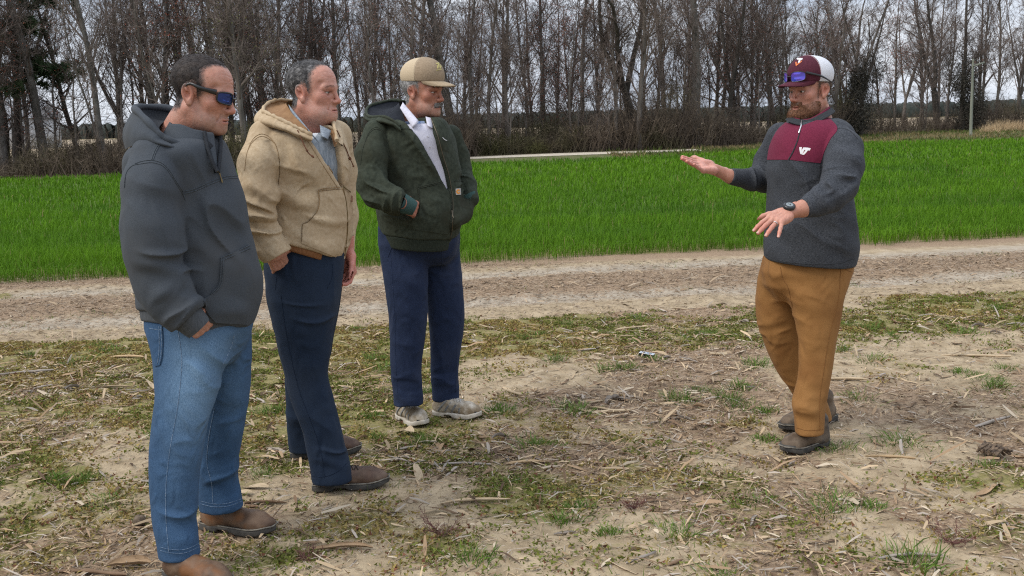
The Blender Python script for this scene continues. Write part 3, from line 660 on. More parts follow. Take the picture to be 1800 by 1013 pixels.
    q = MB(); q.box((.22, -.09, top - .28), (.30, .035, .04), np.array([[.96, 0, -.28], [0, 1, 0], [.28, 0, .96]])); add('cross_arm', q.mesh('cross_arm', mp_, False), r)
    mi_ = mat('brown_ceramic', (.09, .05, .035), rough=.3)
    for dx in (.02, .42): q = MB(); q.tube(np.array([[dx, -.09, top - .24 + dx * .3], [dx, -.09, top - .12 + dx * .3]]), [.045, .03], 8); add('insulator', q.mesh('insulator', mi_), r)
    # overhead wire sagging away to the left
    e0 = np.array([b[0] + .1, b[1] - .14, top - .1]); e1 = W(-500, 172, 41); t = np.linspace(0, 1, 40)[:, None]; Pw = e0 * (1 - t) + e1 * t; Pw[:, 2] -= (1.1 * 4 * t * (1 - t))[:, 0]
    q = MB(); q.tube(Pw, .007, 4); add('overhead_wire', q.mesh('overhead_wire', mat('wire', (.05, .05, .05))), label='thin overhead wire running left from the utility pole in front of the wood', cat='wire')

if 'E' not in SKIP:
    print('wheat blades', wheat(), time.time() - T0)
    woods(); print('woods', time.time() - T0)
    far_things()
# =================================================================== SOLID MODELLING (signed distances -> one smooth surface)
def smin(a, b, k):
    h = np.clip(.5 + .5 * (b - a) / k, 0, 1); return b + (a - b) * h - k * h * (1 - h)
def smax(a, b, k): return -smin(-a, -b, k)
def s_ball(c, r):
    c = np.asarray(c, float); return lambda P: np.linalg.norm(P - c, axis=1) - r
def s_ell(c, r, A=None):
    c = np.asarray(c, float); r = np.asarray(r, float)
    def f(P):
        q = P - c
        if A is not None: q = q @ A
        k0 = np.linalg.norm(q / r, axis=1); k1 = np.linalg.norm(q / (r * r), axis=1); return k0 * (k0 - 1) / (k1 + 1e-9)
    return f
def s_cap(a, b, r1, r2=None, flat=None, fk=1.0):
    """tapered capsule; flat = axis along which it is thinned by fk"""
    a = np.asarray(a, float); b = np.asarray(b, float); ab = b - a; r2 = r1 if r2 is None else r2; q = ab @ ab
    def f(P):
        p = P - a; t = np.clip(p @ ab / q, 0, 1); d = p - t[:, None] * ab
        if flat is not None: d = d + (d @ flat)[:, None] * flat * (fk - 1)
        return np.linalg.norm(d, axis=1) - (r1 + (r2 - r1) * t)
    return f
def s_box(c, h, r, A=None):
    c = np.asarray(c, float); h = np.asarray(h, float)
    def f(P):
        q = P - c
        if A is not None: q = q @ A
        q = np.abs(q) - h + r
        return np.linalg.norm(np.maximum(q, 0), axis=1) + np.minimum(q.max(1), 0) - r
    return f
def s_chain(pts, rs, k=.02):
    pts = [np.asarray(p, float) for p in pts]
    fs = [s_cap(pts[i], pts[i + 1], rs[i], rs[i + 1]) for i in range(len(pts) - 1)]
    def f(P):
        d = fs[0](P)
        for g in fs[1:]: d = smin(d, g(P), k)
        return d
    return f
def s_u(fs, k=.02):
    def f(P):
        d = fs[0](P)
        for g in fs[1:]: d = smin(d, g(P), k)
        return d
    return f
def s_sub(a, b, k=.01): return lambda P: smax(a(P), -b(P), k)
def s_int(a, b, k=.005): return lambda P: smax(a(P), b(P), k)
def s_off(a, t): return lambda P: a(P) - t
def smooth_tab(z, v, n=160, w=9):
    """resample and soften a table over ascending z"""
    zz = np.linspace(z[0], z[-1], n); o = np.interp(zz, z, v); p = np.pad(o, w, mode='edge')
    # keep end slopes
    p[:w] = o[0] - (o[1] - o[0]) * np.arange(w, 0, -1); p[-w:] = o[-1] + (o[-1] - o[-2]) * np.arange(1, w + 1)
    k = np.hanning(2 * w + 3)[1:-1]; k /= k.sum(); return zz, np.convolve(p, k, 'valid')
def s_loft(sl, ex=2.3, rnd=.012, yaw=0.0):
    """stack of superellipse sections: rows (z, cx, cy, a, b)"""
    sl = sorted(sl, key=lambda t: t[0]); A = np.array(sl, float)
    zz, cx = smooth_tab(A[:, 0], A[:, 1]); _, cy = smooth_tab(A[:, 0], A[:, 2]); _, aa = smooth_tab(A[:, 0], A[:, 3]); _, bb = smooth_tab(A[:, 0], A[:, 4])
    z0, z1 = A[0, 0], A[-1, 0]; c_, s_ = math.cos(yaw), math.sin(yaw)
    def f(P):
        z = np.clip(P[:, 2], z0, z1); X = P[:, 0] - np.interp(z, zz, cx); Y = P[:, 1] - np.interp(z, zz, cy); a = np.interp(z, zz, aa); b = np.interp(z, zz, bb)
        if yaw: X, Y = X * c_ + Y * s_, -X * s_ + Y * c_
        rho = ((np.abs(X) / a) ** ex + (np.abs(Y) / b) ** ex) ** (1 / ex) + 1e-9
        L_ = np.sqrt(X * X + Y * Y) + 1e-9
        d = L_ * (1 - 1 / rho)
        d = np.where(rho < .3, (rho - 1) * np.minimum(a, b), d)
        return smax(d, np.maximum(z0 - P[:, 2], P[:, 2] - z1), rnd)
    return f
def rows(px, Yc, depth, dz=0):
    """silhouette rows (py, left px, right px[, Y, half depth]) -> loft sections"""
    out = []
    for r in px:
        y_, l, rr = r[:3]; Y = r[3] if len(r) > 3 and r[3] is not None else Yc; dp = r[4] if len(r) > 4 else None
        p = W((l + rr) / 2, y_, Y); a = (W(rr, y_, Y)[0] - W(l, y_, Y)[0]) / 2
        out.append((p[2] + dz, p[0], p[1], a, dp if dp else depth * a))
    return out

def mesh_sdf(f, lo, hi, res, newton=3):
    lo = np.asarray(lo, float); hi = np.asarray(hi, float)
    n = np.ceil((hi - lo) / res).astype(int) + 1; st = 4
    n = ((n + st - 1) // st) * st + 1
    ax = [lo[i] + res * np.arange(n[i]) for i in range(3)]
    ca = [a[::st] for a in ax]; C = np.stack(np.meshgrid(*ca, indexing='ij'), -1)
    D0 = f(C.reshape(-1, 3)).reshape(C.shape[:3])
    # upsample the coarse field by nearest, keep a band
    idx = [np.minimum((np.arange(n[i]) + st // 2) // st, len(ca[i]) - 1) for i in range(3)]
    D = D0[np.ix_(*idx)]
    band = np.abs(D) < res * st * 1.9
    I = np.nonzero(band); P = np.stack([ax[k][I[k]] for k in range(3)], 1)
    D = np.array(D); D[I] = f(P)
    S = D < 0
    cs = [S[a:n[0] - 1 + a, b:n[1] - 1 + b, c:n[2] - 1 + c] for a in (0, 1) for b in (0, 1) for c in (0, 1)]
    cnt = sum(c.astype(np.int8) for c in cs); act = (cnt > 0) & (cnt < 8)
    ci = np.nonzero(act); vid = np.full(act.shape, -1, np.int64); m = len(ci[0]); vid[ci] = np.arange(m)
    acc = np.zeros((m, 3)); num = np.zeros(m)
    offs = [(a, b, c) for a in (0, 1) for b in (0, 1) for c in (0, 1)]
    for o1 in offs:
        for k in range(3):
            if o1[k] == 0:
                o2 = list(o1); o2[k] = 1
                d1 = D[ci[0] + o1[0], ci[1] + o1[1], ci[2] + o1[2]]; d2 = D[ci[0] + o2[0], ci[1] + o2[1], ci[2] + o2[2]]
                x_ = (d1 < 0) != (d2 < 0); t = np.where(x_, d1 / np.where(x_, d1 - d2, 1), 0)
                p = np.zeros((m, 3)); p[:] = o1; p[:, k] = t
                acc += p * x_[:, None]; num += x_
    V = lo + res * (np.stack(ci, 1) + acc / num[:, None])
    Q = []
    for k in range(3):
        u_, v_ = (k + 1) % 3, (k + 2) % 3
        sl1 = [slice(None)] * 3; sl2 = [slice(None)] * 3; sl1[k] = slice(0, -1); sl2[k] = slice(1, None)
        ch = S[tuple(sl1)] != S[tuple(sl2)]; e = np.array(np.nonzero(ch)).T
        e = e[(e[:, u_] > 0) & (e[:, v_] > 0) & (e[:, u_] < n[u_] - 1) & (e[:, v_] < n[v_] - 1)]
        def cell(du, dv):
            q = e.copy(); q[:, u_] -= du; q[:, v_] -= dv; return vid[q[:, 0], q[:, 1], q[:, 2]]
        q = np.stack([cell(1, 1), cell(0, 1), cell(0, 0), cell(1, 0)], 1)
        ins = S[e[:, 0], e[:, 1], e[:, 2]]; q[~ins] = q[~ins][:, ::-1]; Q.append(q)
    Q = np.concatenate(Q); Q = Q[(Q >= 0).all(1)]
    for _ in range(newton): V = V - np.clip(f(V), -res * .5, res * .5)[:, None] * grad(f, V, res * .3)[0] * .8
    return V, Q
def grad(f, V, h=.001):
    g = np.stack([f(V + np.eye(3)[k] * h) - f(V - np.eye(3)[k] * h) for k in range(3)], 1) / (2 * h)
    l = np.linalg.norm(g, axis=1, keepdims=True); return g / np.maximum(l, 1e-6), l
def bounds(f_pts, pad): A = np.asarray(f_pts); return A.min(0) - pad, A.max(0) + pad
def trace(f, pp, t0=2.0, t1=7.5, it=70, orig=None, dirs=None):
    """march camera-pixel rays onto a solid"""
    O = cC[None] if orig is None else orig; Dr = rays(pp) if dirs is None else dirs
    t = np.full(len(Dr), t0)
    for _ in range(it): t = np.minimum(t + np.clip(f(O + Dr * t[:, None]), -.05, .2) * .75, t1)
    return O + Dr * t[:, None]

class Figure:
    """one person: the body mesh is the top-level thing, clothes are its children"""
    def __init__(s, base): s.base = np.asarray(base, float); s.root = None
    def add(s, name, V, F, m, parent=None, smooth=True, cols=None, label=None, mi=None):
        me = new_mesh(name, np.asarray(V) - s.base, F, m, smooth, cols, mi)
        return add(name, me, parent or s.root, label=label)
    def mb(s, name, mb_, m, parent=None, smooth=True, label=None):
        me = mb_.mesh(name, m, smooth); co = np.empty(len(me.vertices) * 3, np.float32); me.vertices.foreach_get('co', co)
        co = co.reshape(-1, 3) - s.base.astype(np.float32); me.vertices.foreach_set('co', co.ravel()); me.update()
        return add(name, me, parent or s.root, label=label)
    def solid(s, name, f, lo, hi, res, m, parent=None, cols=None, label=None):
        V, F = mesh_sdf(f, lo, hi, res)
        return s.add(name, V, F, m, parent, True, cols(V) if cols else None, label)

def clip_end(f, e, d, rad=.13):
    """cut a sleeve flat at point e, facing d"""
    return lambda P: smax(f(P), np.where(np.linalg.norm(P - e, axis=1) < rad, (P - e) @ d, -1), .004)
def patch_geo(f, A, B, nu=24, nv=16, off=.003, thick=.002, win=None):
    """cloth piece lying on a solid between two pixel polylines A and B"""
    a = spline(np.asarray(A, float), nu); b = spline(np.asarray(B, float), nu); t = np.linspace(0, 1, nv)[None, :, None]
    pp = (a[:, None] * (1 - t) + b[:, None] * t).reshape(-1, 2)
    P = trace(f, pp, *(win or (2.0, 7.5))); n, _ = grad(f, P, .004)
    top = P + n * off; bot = P - n * thick
    Ft = grid_faces(nu, nv); V = np.concatenate([top, bot]); k = nu * nv
    per = np.concatenate([np.arange(nv), np.arange(1, nu) * nv + nv - 1, (nu - 1) * nv + np.arange(nv - 2, -1, -1), np.arange(nu - 2, 0, -1) * nv])
    # the rim of the piece has its own corners, so its edge stays crisp
    m_ = len(per); V = np.concatenate([V, V[per], V[per + k]]); a_ = 2 * k + np.arange(m_); a2 = np.roll(a_, -1); side = np.stack([a_, a_ + m_, a2 + m_, a2], 1)
    # orient outward
    v = top[Ft[0]]; fn = np.cross(v[1] - v[0], v[2] - v[0])
    if fn @ n[Ft[0][0]] < 0: Ft = Ft[:, ::-1]; side = side[:, ::-1]
    return V, np.concatenate([Ft, side])
def line_pts(f, px, n=24, off=0.0, win=None):
    pp = spline(np.asarray(px, float), n); P = trace(f, pp, *(win or (2.0, 7.5))); g, _ = grad(f, P, .004); return P + g * off, g
def seam(mb, f, px, r=.002, n=24, off=.0005, flat=1.0, col=None, ns=5):
    P, g = line_pts(f, px, n, off); mb.tube(P, r, ns, col, True, flat, g)

# ------------------------------------------------------------------ cloth folds
def ridges(P, axis, wl, stretch=5.0, s=0, warp=.35):
    """elongated soft ridges whose crests run perpendicular to `axis`; result about -0.5..0.5"""
    axis = norm(np.asarray(axis, float)); q = P / wl
    al = q @ axis; perp = q - al[:, None] * axis
    N_ = perp / stretch + axis * al[:, None]
    N_ = N_ + warp * (np.stack([vnoise(q * .45, s + 11), vnoise(q * .45, s + 12), vnoise(q * .45, s + 13)], 1) - .5) * 2
    v = np.clip((vnoise(N_, s) - .5) * 1.9 + .5, 0, 1); return (1 - np.abs(2 * v - 1)) ** 1.4 - .45
def fold_fn(specs):
    """specs: (centre, radius, axis, wavelength, amplitude, seed[, stretch])"""
    def w(P):
        o = np.zeros(len(P))
        for sp_ in specs:
            c, r, ax, wl, am, sd = sp_[:6]; stc = sp_[6] if len(sp_) > 6 else 5.0
            d = np.linalg.norm((P - c) / r, axis=1); k = d < 1.0
            if k.any(): o[k] += am * (1 - sstep(.35, 1, d[k])) * ridges(P[k], ax, wl, stc, sd)
        return o
    return w
def with_folds(f, specs, base=None):
    w = fold_fn(specs)
    def g(P):
        d = f(P); k = np.abs(d) < .05
        if k.any():
            q = w(P[k])
            if base: q = q + base[0] * (fbm(P[k] * base[1], 5, 2) - .5) * 2
            d = d.copy(); d[k] -= q
        return d
    return g
# fine strands (hair, stubble, beard)
def strands(V, N_, D, n, Ln, wd, seed, R=None, lift=.12):
    R = np.random.default_rng(seed); i = R.integers(0, len(V), n); P = V[i] + R.normal(0, .0015, (n, 3))
    d = norm(D[i] + R.normal(0, .28, (n, 3))); L_ = R.uniform(*Ln, n); s = norm(np.cross(d, R.normal(size=(n, 3))))
    w = R.uniform(.7, 1.3, n) * wd
    m = P + d * (L_ * .55)[:, None] + N_[i] * (L_ * lift)[:, None]; e = P + d * L_[:, None]
    V_ = np.stack([P - s * w[:, None], P + s * w[:, None], m + s * w[:, None] * .7, m - s * w[:, None] * .7, e], 1).reshape(-1, 3)
    k = np.arange(n)[:, None] * 5
    return V_, [k + np.array([[0, 1, 2, 3]]), k + np.array([[3, 2, 4]])], i

# ------------------------------------------------------------------ head
def frame(yaw, pitch, roll=0.0):
    """columns: forward, left, up"""
    cy, sy, cp, sp_ = math.cos(yaw), math.sin(yaw), math.cos(pitch), math.sin(pitch)
    f = np.array([cy * cp, sy * cp, sp_]); l = np.array([-sy, cy, 0.0]); u = np.cross(f, l)
    c, s = math.cos(roll), math.sin(roll); l, u = l * c + u * s, u * c - l * s
    return np.stack([f, l, u], 1)
def head_sdf(jw=1.0, chin=0.0, jowl=0.0, neck=(.060, .068), neck_dir=(-.045, 0, -.2), nose=1.0, cheek=1.0, brow=1.0, eyes=True, mouth=0.0):
    """local frame: x forward, y left, z up, metres"""
    Y = lambda x, y, z: [np.array([x, sg * y, z]) for sg in (1, -1)]
    A = [s_ell((-.012, 0, .045), (.098, .078, .082)), s_ell((.034, 0, .040), (.062, .064, .064)), s_ell((.030, 0, -.030), (.064, .060 * jw, .088))]
    base = s_u(A, .03)
    jaw = s_u([s_cap((-.010, sg * .053 * jw, -.050), (.070, sg * .016, -.098 - chin), .022, .019) for sg in (1, -1)] + [s_ball((.078, 0, -.101 - chin), .019), s_cap((.078, .010, -.100 - chin), (.078, -.010, -.100 - chin), .017)], .018)
    ck = s_u([s_ball(p, .022 * cheek) for p in Y(.058, .045, -.020)], .01)
    br = s_u([s_cap(Y(.090, .010, .020)[i], Y(.076, .044, .021)[i], .0125 * brow, .010 * brow) for i in (0, 1)], .012)
    ns_ = s_u([s_cap((.093, 0, .014), (.1115, 0, -.029), .0076, .0086 * nose), s_ball((.1145, 0, -.0350), .0102 * nose), s_cap((.104, 0, -.0425), (.092, 0, -.050), .0062, .010)] + [s_ell(p, (.0115, .0074 * nose, .0082)) for p in Y(.1015, .0130, -.0385)], .008)
    mm = s_ell((.077, 0, -.073), (.020, .029, .024))
    lips = s_u([s_cap((.0972, .009, -.0670), (.0972, -.009, -.0670), .0038), s_cap((.0972, .009, -.0670), (.0865, .024, -.0708), .0036, .002), s_cap((.0972, -.009, -.0670), (.0865, -.024, -.0708), .0036, .002),
                s_cap((.0950, .012, -.0775 - mouth), (.0950, -.012, -.0775 - mouth), .0044), s_cap((.0950, .012, -.0775 - mouth), (.0855, .023, -.0715), .0042, .002), s_cap((.0950, -.012, -.0775 - mouth), (.0855, -.023, -.0715), .0042, .002)], .004)
    slit = s_ell((.100, 0, -.0720 - mouth * .5), (.010, .022, .0012 + mouth * .55))
    sock = s_u([s_ell(p, (.017, .019, .0125)) for p in Y(.1005, .031, .0005)], .005)
    lids = s_u([s_ball(p, .0135) for p in Y(.0765, .0315, .001)], .004)
    ebl = s_u([s_ell(p, (.0120, .0140, .0032)) for p in Y(.0860, .0325, -.0005)], .002)
    ears = []
    for sg in (1, -1):
        c = np.array([-.012, sg * .081, .0]); ax = norm(np.array([.28, 0, -1.0]))
        Ao = np.stack([norm(np.cross(ax, [0, sg, 0])), np.array([0, 1.0, 0]), ax], 1)
        th = math.radians(24) * sg; fw = np.array([math.cos(th), -math.sin(th) * 0, 0])
        tilt = np.array([[math.cos(.36), math.sin(.36) * sg, 0], [-math.sin(.36) * sg, math.cos(.36), 0], [0, 0, 1]])
        E_ = tilt @ Ao
        e = s_ell(c, (.0195, .0095, .034), E_); rim_in = s_ell(c + E_ @ np.array([.001, .0080 * sg, -.004]), (.0125, .0085, .0225), E_)
        lobe = s_ell(c + np.array([.009, 0, -.029]), (.010, .0065, .012)); con = s_ell(c + E_ @ np.array([.001, .004 * sg, .004]), (.008, .007, .010), E_)
        anti = s_cap(c + E_ @ np.array([.003, .003 * sg, -.016]), c + E_ @ np.array([-.004, .003 * sg, .006]), .0035)
        g = s_u([s_sub(s_u([e, lobe], .006), rim_in, .004), anti], .003); ears.append(s_sub(g, con, .003))
    ear = s_u(ears, .001)
    nl_ = s_u([s_cap((.0975, sg * .0215, -.042), (.0800, sg * .0345, -.075), .0026, .0014) for sg in (1, -1)], .002)
    nk = s_cap((-.022, 0, -.055), np.array([-.022, 0, -.055]) + np.array(neck_dir), *neck)
    adam = s_cap((.030, 0, -.098), np.array([.018, 0, -.105]) + np.array(neck_dir) * .55, .028 + jowl, .026)
    jl = s_u([s_ell(p, (.040, .026, .030)) for p in Y(.030, .038, -.085)], .02)
    tmpl = s_u([s_ball(p, .02) for p in Y(.072, .062, .030)], .01)
    def lines(P):                                   # forehead lines, crow's feet, folds under the eyes
        x_, ay, z_ = P[:, 0], np.abs(P[:, 1]), P[:, 2]; o = np.zeros(len(P))
        for zc in (.050, .063, .076): o += np.exp(-((z_ - zc - .004 * np.sin(P[:, 1] * 70 + zc * 300)) / .0022) ** 2) * sstep(.05, .03, ay) * (x_ > .055)
        for k in (-1, 0, 1): o += 1.1 * np.exp(-((z_ - .001 - k * (.003 + .30 * np.clip(ay - .046, 0, .02))) / .0016) ** 2) * sstep(.045, .050, ay) * sstep(.066, .058, ay) * (x_ > .04)
        o += np.exp(-((z_ + .0125 + .12 * (ay - .03)) / .0022) ** 2) * sstep(.014, .022, ay) * sstep(.046, .038, ay) * (x_ > .06)
        return o * .0011
    def f(P):
        d = smin(base(P), jaw(P), .024)
        if jowl: d = smin(d, jl(P) - jowl * .7, .03)
        d = smin(d, ck(P), .024)
        d = smax(d, -(tmpl(P) + .012), .02)
        d = smin(d, mm(P), .016)
        d = smax(d, -(sock(P) - .0010), .011)
        d = smin(d, br(P), .013); d = smin(d, ns_(P), .011)
        if eyes: d = smin(d, lids(P), .004); d = smax(d, -ebl(P), .002)
        d = smax(d, -nl_(P), .007)
        d = smin(d, lips(P), .005); d = smax(d, -slit(P), .003)
        d = smin(d, smin(nk(P), adam(P), .03), .03)
        d = smin(d, ear(P), .006)
        return d + lines(P) - .0012 * (fbm(P * 55, 17, 3) - .5)
    f.skull = lambda P: smin(smin(base(P), jaw(P), .024), nk(P), .03)
    f.bare = lambda P: smin(smin(smin(base(P), jaw(P), .024), mm(P), .016), smin(nk(P), adam(P), .03), .03)
    return f
def skin_cols(Q, base=(1, 1, 1), stub=None, stubc=(.45, .40, .38), red=1.0, R=None, stub_amt=.6, hair=None, hairc=(.06, .045, .04), lipd=1.0):
    """skin colour in head coordinates: redder nose, cheeks, ears, lips; darker round the eyes; stubble"""
    n = len(Q); c = np.ones((n, 3)) * np.asarray(base)
    x_, y_, z_ = Q.T; ay = np.abs(y_)
    g = lambda cx, cy, cz, s: np.exp(-(((x_ - cx) ** 2 + (ay - cy) ** 2 + (z_ - cz) ** 2) / s ** 2))
    rd = .75 * g(.116, 0, -.036, .020) + .55 * g(.068, .045, -.018, .030) + .6 * g(-.01, .083, 0, .030) + .35 * g(.06, .0, .06, .05) + .4 * sstep(-.10, -.17, z_)
    rd = np.clip(rd * red, 0, 1) * (.7 + .6 * fbm(Q * 60, 4, 2))
    c = c * (1 - rd[:, None] * np.array([.02, .30, .34]))
    lp = np.clip(g(.099, .0, -.0565, .0001) * 0 + np.exp(-((z_ + .0722) / .0080) ** 2) * (x_ > .083) * (ay < .024) * sstep(.026, .018, ay), 0, 1)
    c = c * (1 - lp[:, None] * np.array([.12, .28, .24]))
    ey = g(.085, .032, .000, .019) * .30; c = c * (1 - ey[:, None] * np.array([.8, .9, .85]))
    if stub is not None:
        m = stub(x_, ay, z_) * (.55 + .9 * (fbm(Q * 420, 9, 2) - .2)); m = np.clip(m, 0, 1) * stub_amt
        c = c * (1 - m[:, None]) + m[:, None] * np.asarray(stubc)
    if hair is not None:
        h = sstep(.010, -.008, hair(Q) + .010 * (fbm(Q * 160, 14, 2) - .5)); h = (h * (.75 + .4 * fbm(Q * 300, 15, 2)))[:, None].clip(0, .92); c = c * (1 - h) + h * np.asarray(hairc)
    lash = np.exp(-((z_ - .0022) / .0026) ** 2) * (x_ > .074) * sstep(.019, .015, np.abs(ay - .0325)); c = c * (1 - .55 * lash[:, None])
    bl = fbm(Q * 120, 2, 3); bm = fbm(Q * 38, 6, 3); c = c * (.80 + .28 * bl + .14 * bm)[:, None] * np.stack([1 + 0 * bm, 1 - .22 * (bm - .5), 1 - .26 * (bm - .5)], 1)
    return c
def beard_zone(x_, ay, z_):
    """1 inside the beard area of a face"""
    jawline = sstep(-.040, -.060, z_ + .55 * np.clip(x_ - .055, 0, .05)) * sstep(-.145, -.118, z_)
    side = sstep(.004, .020, x_) * sstep(-.004, -.03, z_ - .25 * (x_ - .03))
    mo = (x_ > .084) * sstep(.034, .026, ay) * sstep(-.045, -.051, z_) * sstep(-.072, -.065, z_)
    lipcut = 1 - (x_ > .088) * sstep(.026, .020, ay) * sstep(.010, .007, np.abs(z_ + .0725))
    return np.clip(np.maximum(jawline * side, mo), 0, 1) * lipcut

# ------------------------------------------------------------------ hands
def hand_sdf(curl=(.2, .2, .2, .25), spread=(.10, .02, -.06, -.16), thumb=(.9, .35, .2), side=1, sc=1.0, flex=None):
    """right hand: x to the fingers, z back of hand, y to the thumb (side=-1 mirrors). Returns f(local), joints"""
    ys = (.030, .0105, -.0105, -.0295); x0 = (.090, .094, .090, .082); Ls = ((.045, .026, .022), (.050, .030, .023), (.046, .028, .022), (.036, .021, .020)); rr = (.0098, .0100, .0095, .0084)
    fs = []; tips = []; nails = []
    for i in range(4):
        a = spread[i]; p = np.array([x0[i], ys[i], .000]); pts = [np.array([.045, ys[i] * .75, .001]), p]; an = 0.0
        for k in range(3):
            an += curl[i] * (1.0, 1.15, .8)[k] if np.isscalar(curl[i]) else curl[i][k]
            d = np.array([math.cos(an) * math.cos(a), math.cos(an) * math.sin(a), -math.sin(an)]); p = p + d * Ls[i][k]; pts.append(p)
        r = rr[i]; fs.append((pts, [r * 1.05, r * 1.08, r * .98, r * .90, r * .78])); tips.append(pts[-1])
        up = np.array([math.sin(an) * math.cos(a), math.sin(an) * math.sin(a), math.cos(an)]); nails.append((pts[-1] + d * .001 + up * r * .58, d, up, r * .62))
    tb = np.array([.018, .026, -.006]); dx = np.array([math.cos(thumb[0]), math.sin(thumb[0]), -thumb[1]]); dx = dx / np.linalg.norm(dx)
    t1 = tb + dx * .045; d2 = norm(dx + np.array([.35, -.25, 0]) * thumb[2] * 2); t2 = t1 + d2 * .034; d3 = norm(d2 + np.array([.3, -.2, 0]) * thumb[2]); t3 = t2 + d3 * .026
    fing = [s_chain(p, r, .004) for p, r in fs]
    palm = s_u([s_box((.050, .000, 0), (.042, .038, .0125), .011), s_box((.082, .001, .001), (.016, .039, .0105), .010), s_cap((.012, .012, 0), (.012, -.012, 0), .019)], .014)
    thenar = s_ell((.036, .026, -.010), (.034, .017, .016)); hyp = s_ell((.036, -.026, -.009), (.036, .014, .015))
    th = s_chain([tb, t1, t2, t3], [.0165, .0125, .0112, .0088], .006)
    kn = [s_ball((x0[i] - .002, ys[i], .006), .0095) for i in range(4)]
    wr = s_cap((-.07, 0, 0), (.012, 0, 0), .027, .0245, np.array([0, 0, 1.0]), 1.35)
    ten = [s_cap((.03, ys[i] * .55, .0105), (x0[i] - .004, ys[i], .011), .0030) for i in range(4)]
    def f(P):
        P = P / sc
        if side < 0: P = P * np.array([1, -1, 1])
        d = smin(palm(P), thenar(P), .014); d = smin(d, hyp(P), .014)
        for g in kn: d = smin(d, g(P), .007)
        for g in ten: d = smin(d, g(P), .005)
        df = fing[0](P)
        for g in fing[1:]: df = smin(df, g(P), .0015)
        d = smin(d, df, .006); d = smin(d, th(P), .010); d = smin(d, wr(P), .018)
        return d * sc
    fx = np.array([1, -1 if side < 0 else 1, 1.0])
    nl = [(c * fx * sc, d * fx, u_ * fx, r * sc) for c, d, u_, r in nails]
    return f, [p * fx * sc for p in tips], nl
def placed(f, O, A): return lambda P: f((P - O) @ A)

def boot_sdf(heel, toe, h=.13, w=.052, toe_r=.046, shoe=False, up=(0, 0, 1)):
    """heel and toe: ground points. Returns upper, sole"""
    heel = np.asarray(heel, float); toe = np.asarray(toe, float); d = norm(toe - heel); L_ = np.linalg.norm(toe - heel); l = np.cross([0, 0, 1.0], d); A = np.stack([d, l, np.cross(d, l)], 1)
    k = L_ / .30
    def prof(x_, o): # half width along the foot, slightly bent
        return np.interp(x_, [0, .04 * k, .10 * k, .20 * k, .26 * k, .30 * k], np.array([.034, .040, .040, .052, .047, .018]) * w / .052) + o
    sh = .028
    up_ = s_u([s_cap((.055 * k, 0, .055), (.060 * k, 0, h), .045 if not shoe else .040, .050 if not shoe else .043), s_ell((.055 * k, 0, .05), (.060 * k, .042, .05)), s_cap((.10 * k, 0, .060), (.215 * k, .004, .045), .046, .040, np.array([0, 0, 1.0]), 1.02),
               s_ell((.228 * k, .002, .040), (.068 * k, .048 * w / .052, .042 if not shoe else .036))], .03)
    cut = lambda q: sh - .006 - q[:, 2]
    def uf(P): q = (P - heel) @ A; return smax(up_(q), cut(q), .004)
    def sf(P):
        q = (P - heel) @ A; x_ = np.clip(q[:, 0], 0, L_); b = np.abs(q[:, 1]) - prof(x_, .005); ex = np.maximum(-q[:, 0] - .006, q[:, 0] - L_ - .004)
        d2 = smax(b, ex, .03); z_ = q[:, 2]
        spring = .018 * sstep(.22 * k, .31 * k, q[:, 0]); arch = .012 * sstep(.075 * k, .085 * k, q[:, 0]) * sstep(.145 * k, .125 * k, q[:, 0])
        return smax(smax(d2, z_ - sh - spring * .8, .006), spring + arch - z_ + .001, .004)
    return uf, sf, A
# =================================================================== PEOPLE
SKIN = mat('skin', (1, 1, 1), (.90, .86, .84), 90, 3, .47, .5, 300, attr=True, spec=.4, bdist=.0012, sss=.10, wr=(55, .22, .003))
def cloth(name, c1, c2=None, sc=160, rough=.9, bump=.12, bs=420, sheen=.02, **k): return mat(name, c1, c2, sc, 3, rough, bump, bs, sheen=sheen, spec=.15, bdist=.0015, **k)
M_RUB = mat('dark_sole_rubber', (.035, .034, .032), (.075, .068, .058), 30, 4, .85, .4)
M_BOOT = mat('scuffed_brown_leather', (.052, .026, .016), (.115, .064, .040), 16, 6, .55, .35, 90, spec=.35, c3=(.16, .105, .07), scale3=9, pos3=(.5, .68))
M_BLACK = mat('black_plastic', (.012, .012, .013), rough=.25, spec=.5)
M_BRASS = mat('brass_zip', (.17, .12, .05), rough=.5, metal=.5)
M_STEEL = mat('steel', (.5, .5, .5), rough=.3, metal=.9)
M_WELT = mat('pale_welt', (.12, .105, .085), (.22, .20, .165), 60, 3, .8)
M_EYE = mat('eye_white', (.42, .37, .34), rough=.2, spec=.5)
M_IRIS = mat('iris', (.05, .04, .03), rough=.15, spec=.6)
M_NAIL = mat('fingernail', (.54, .32, .26), rough=.35)

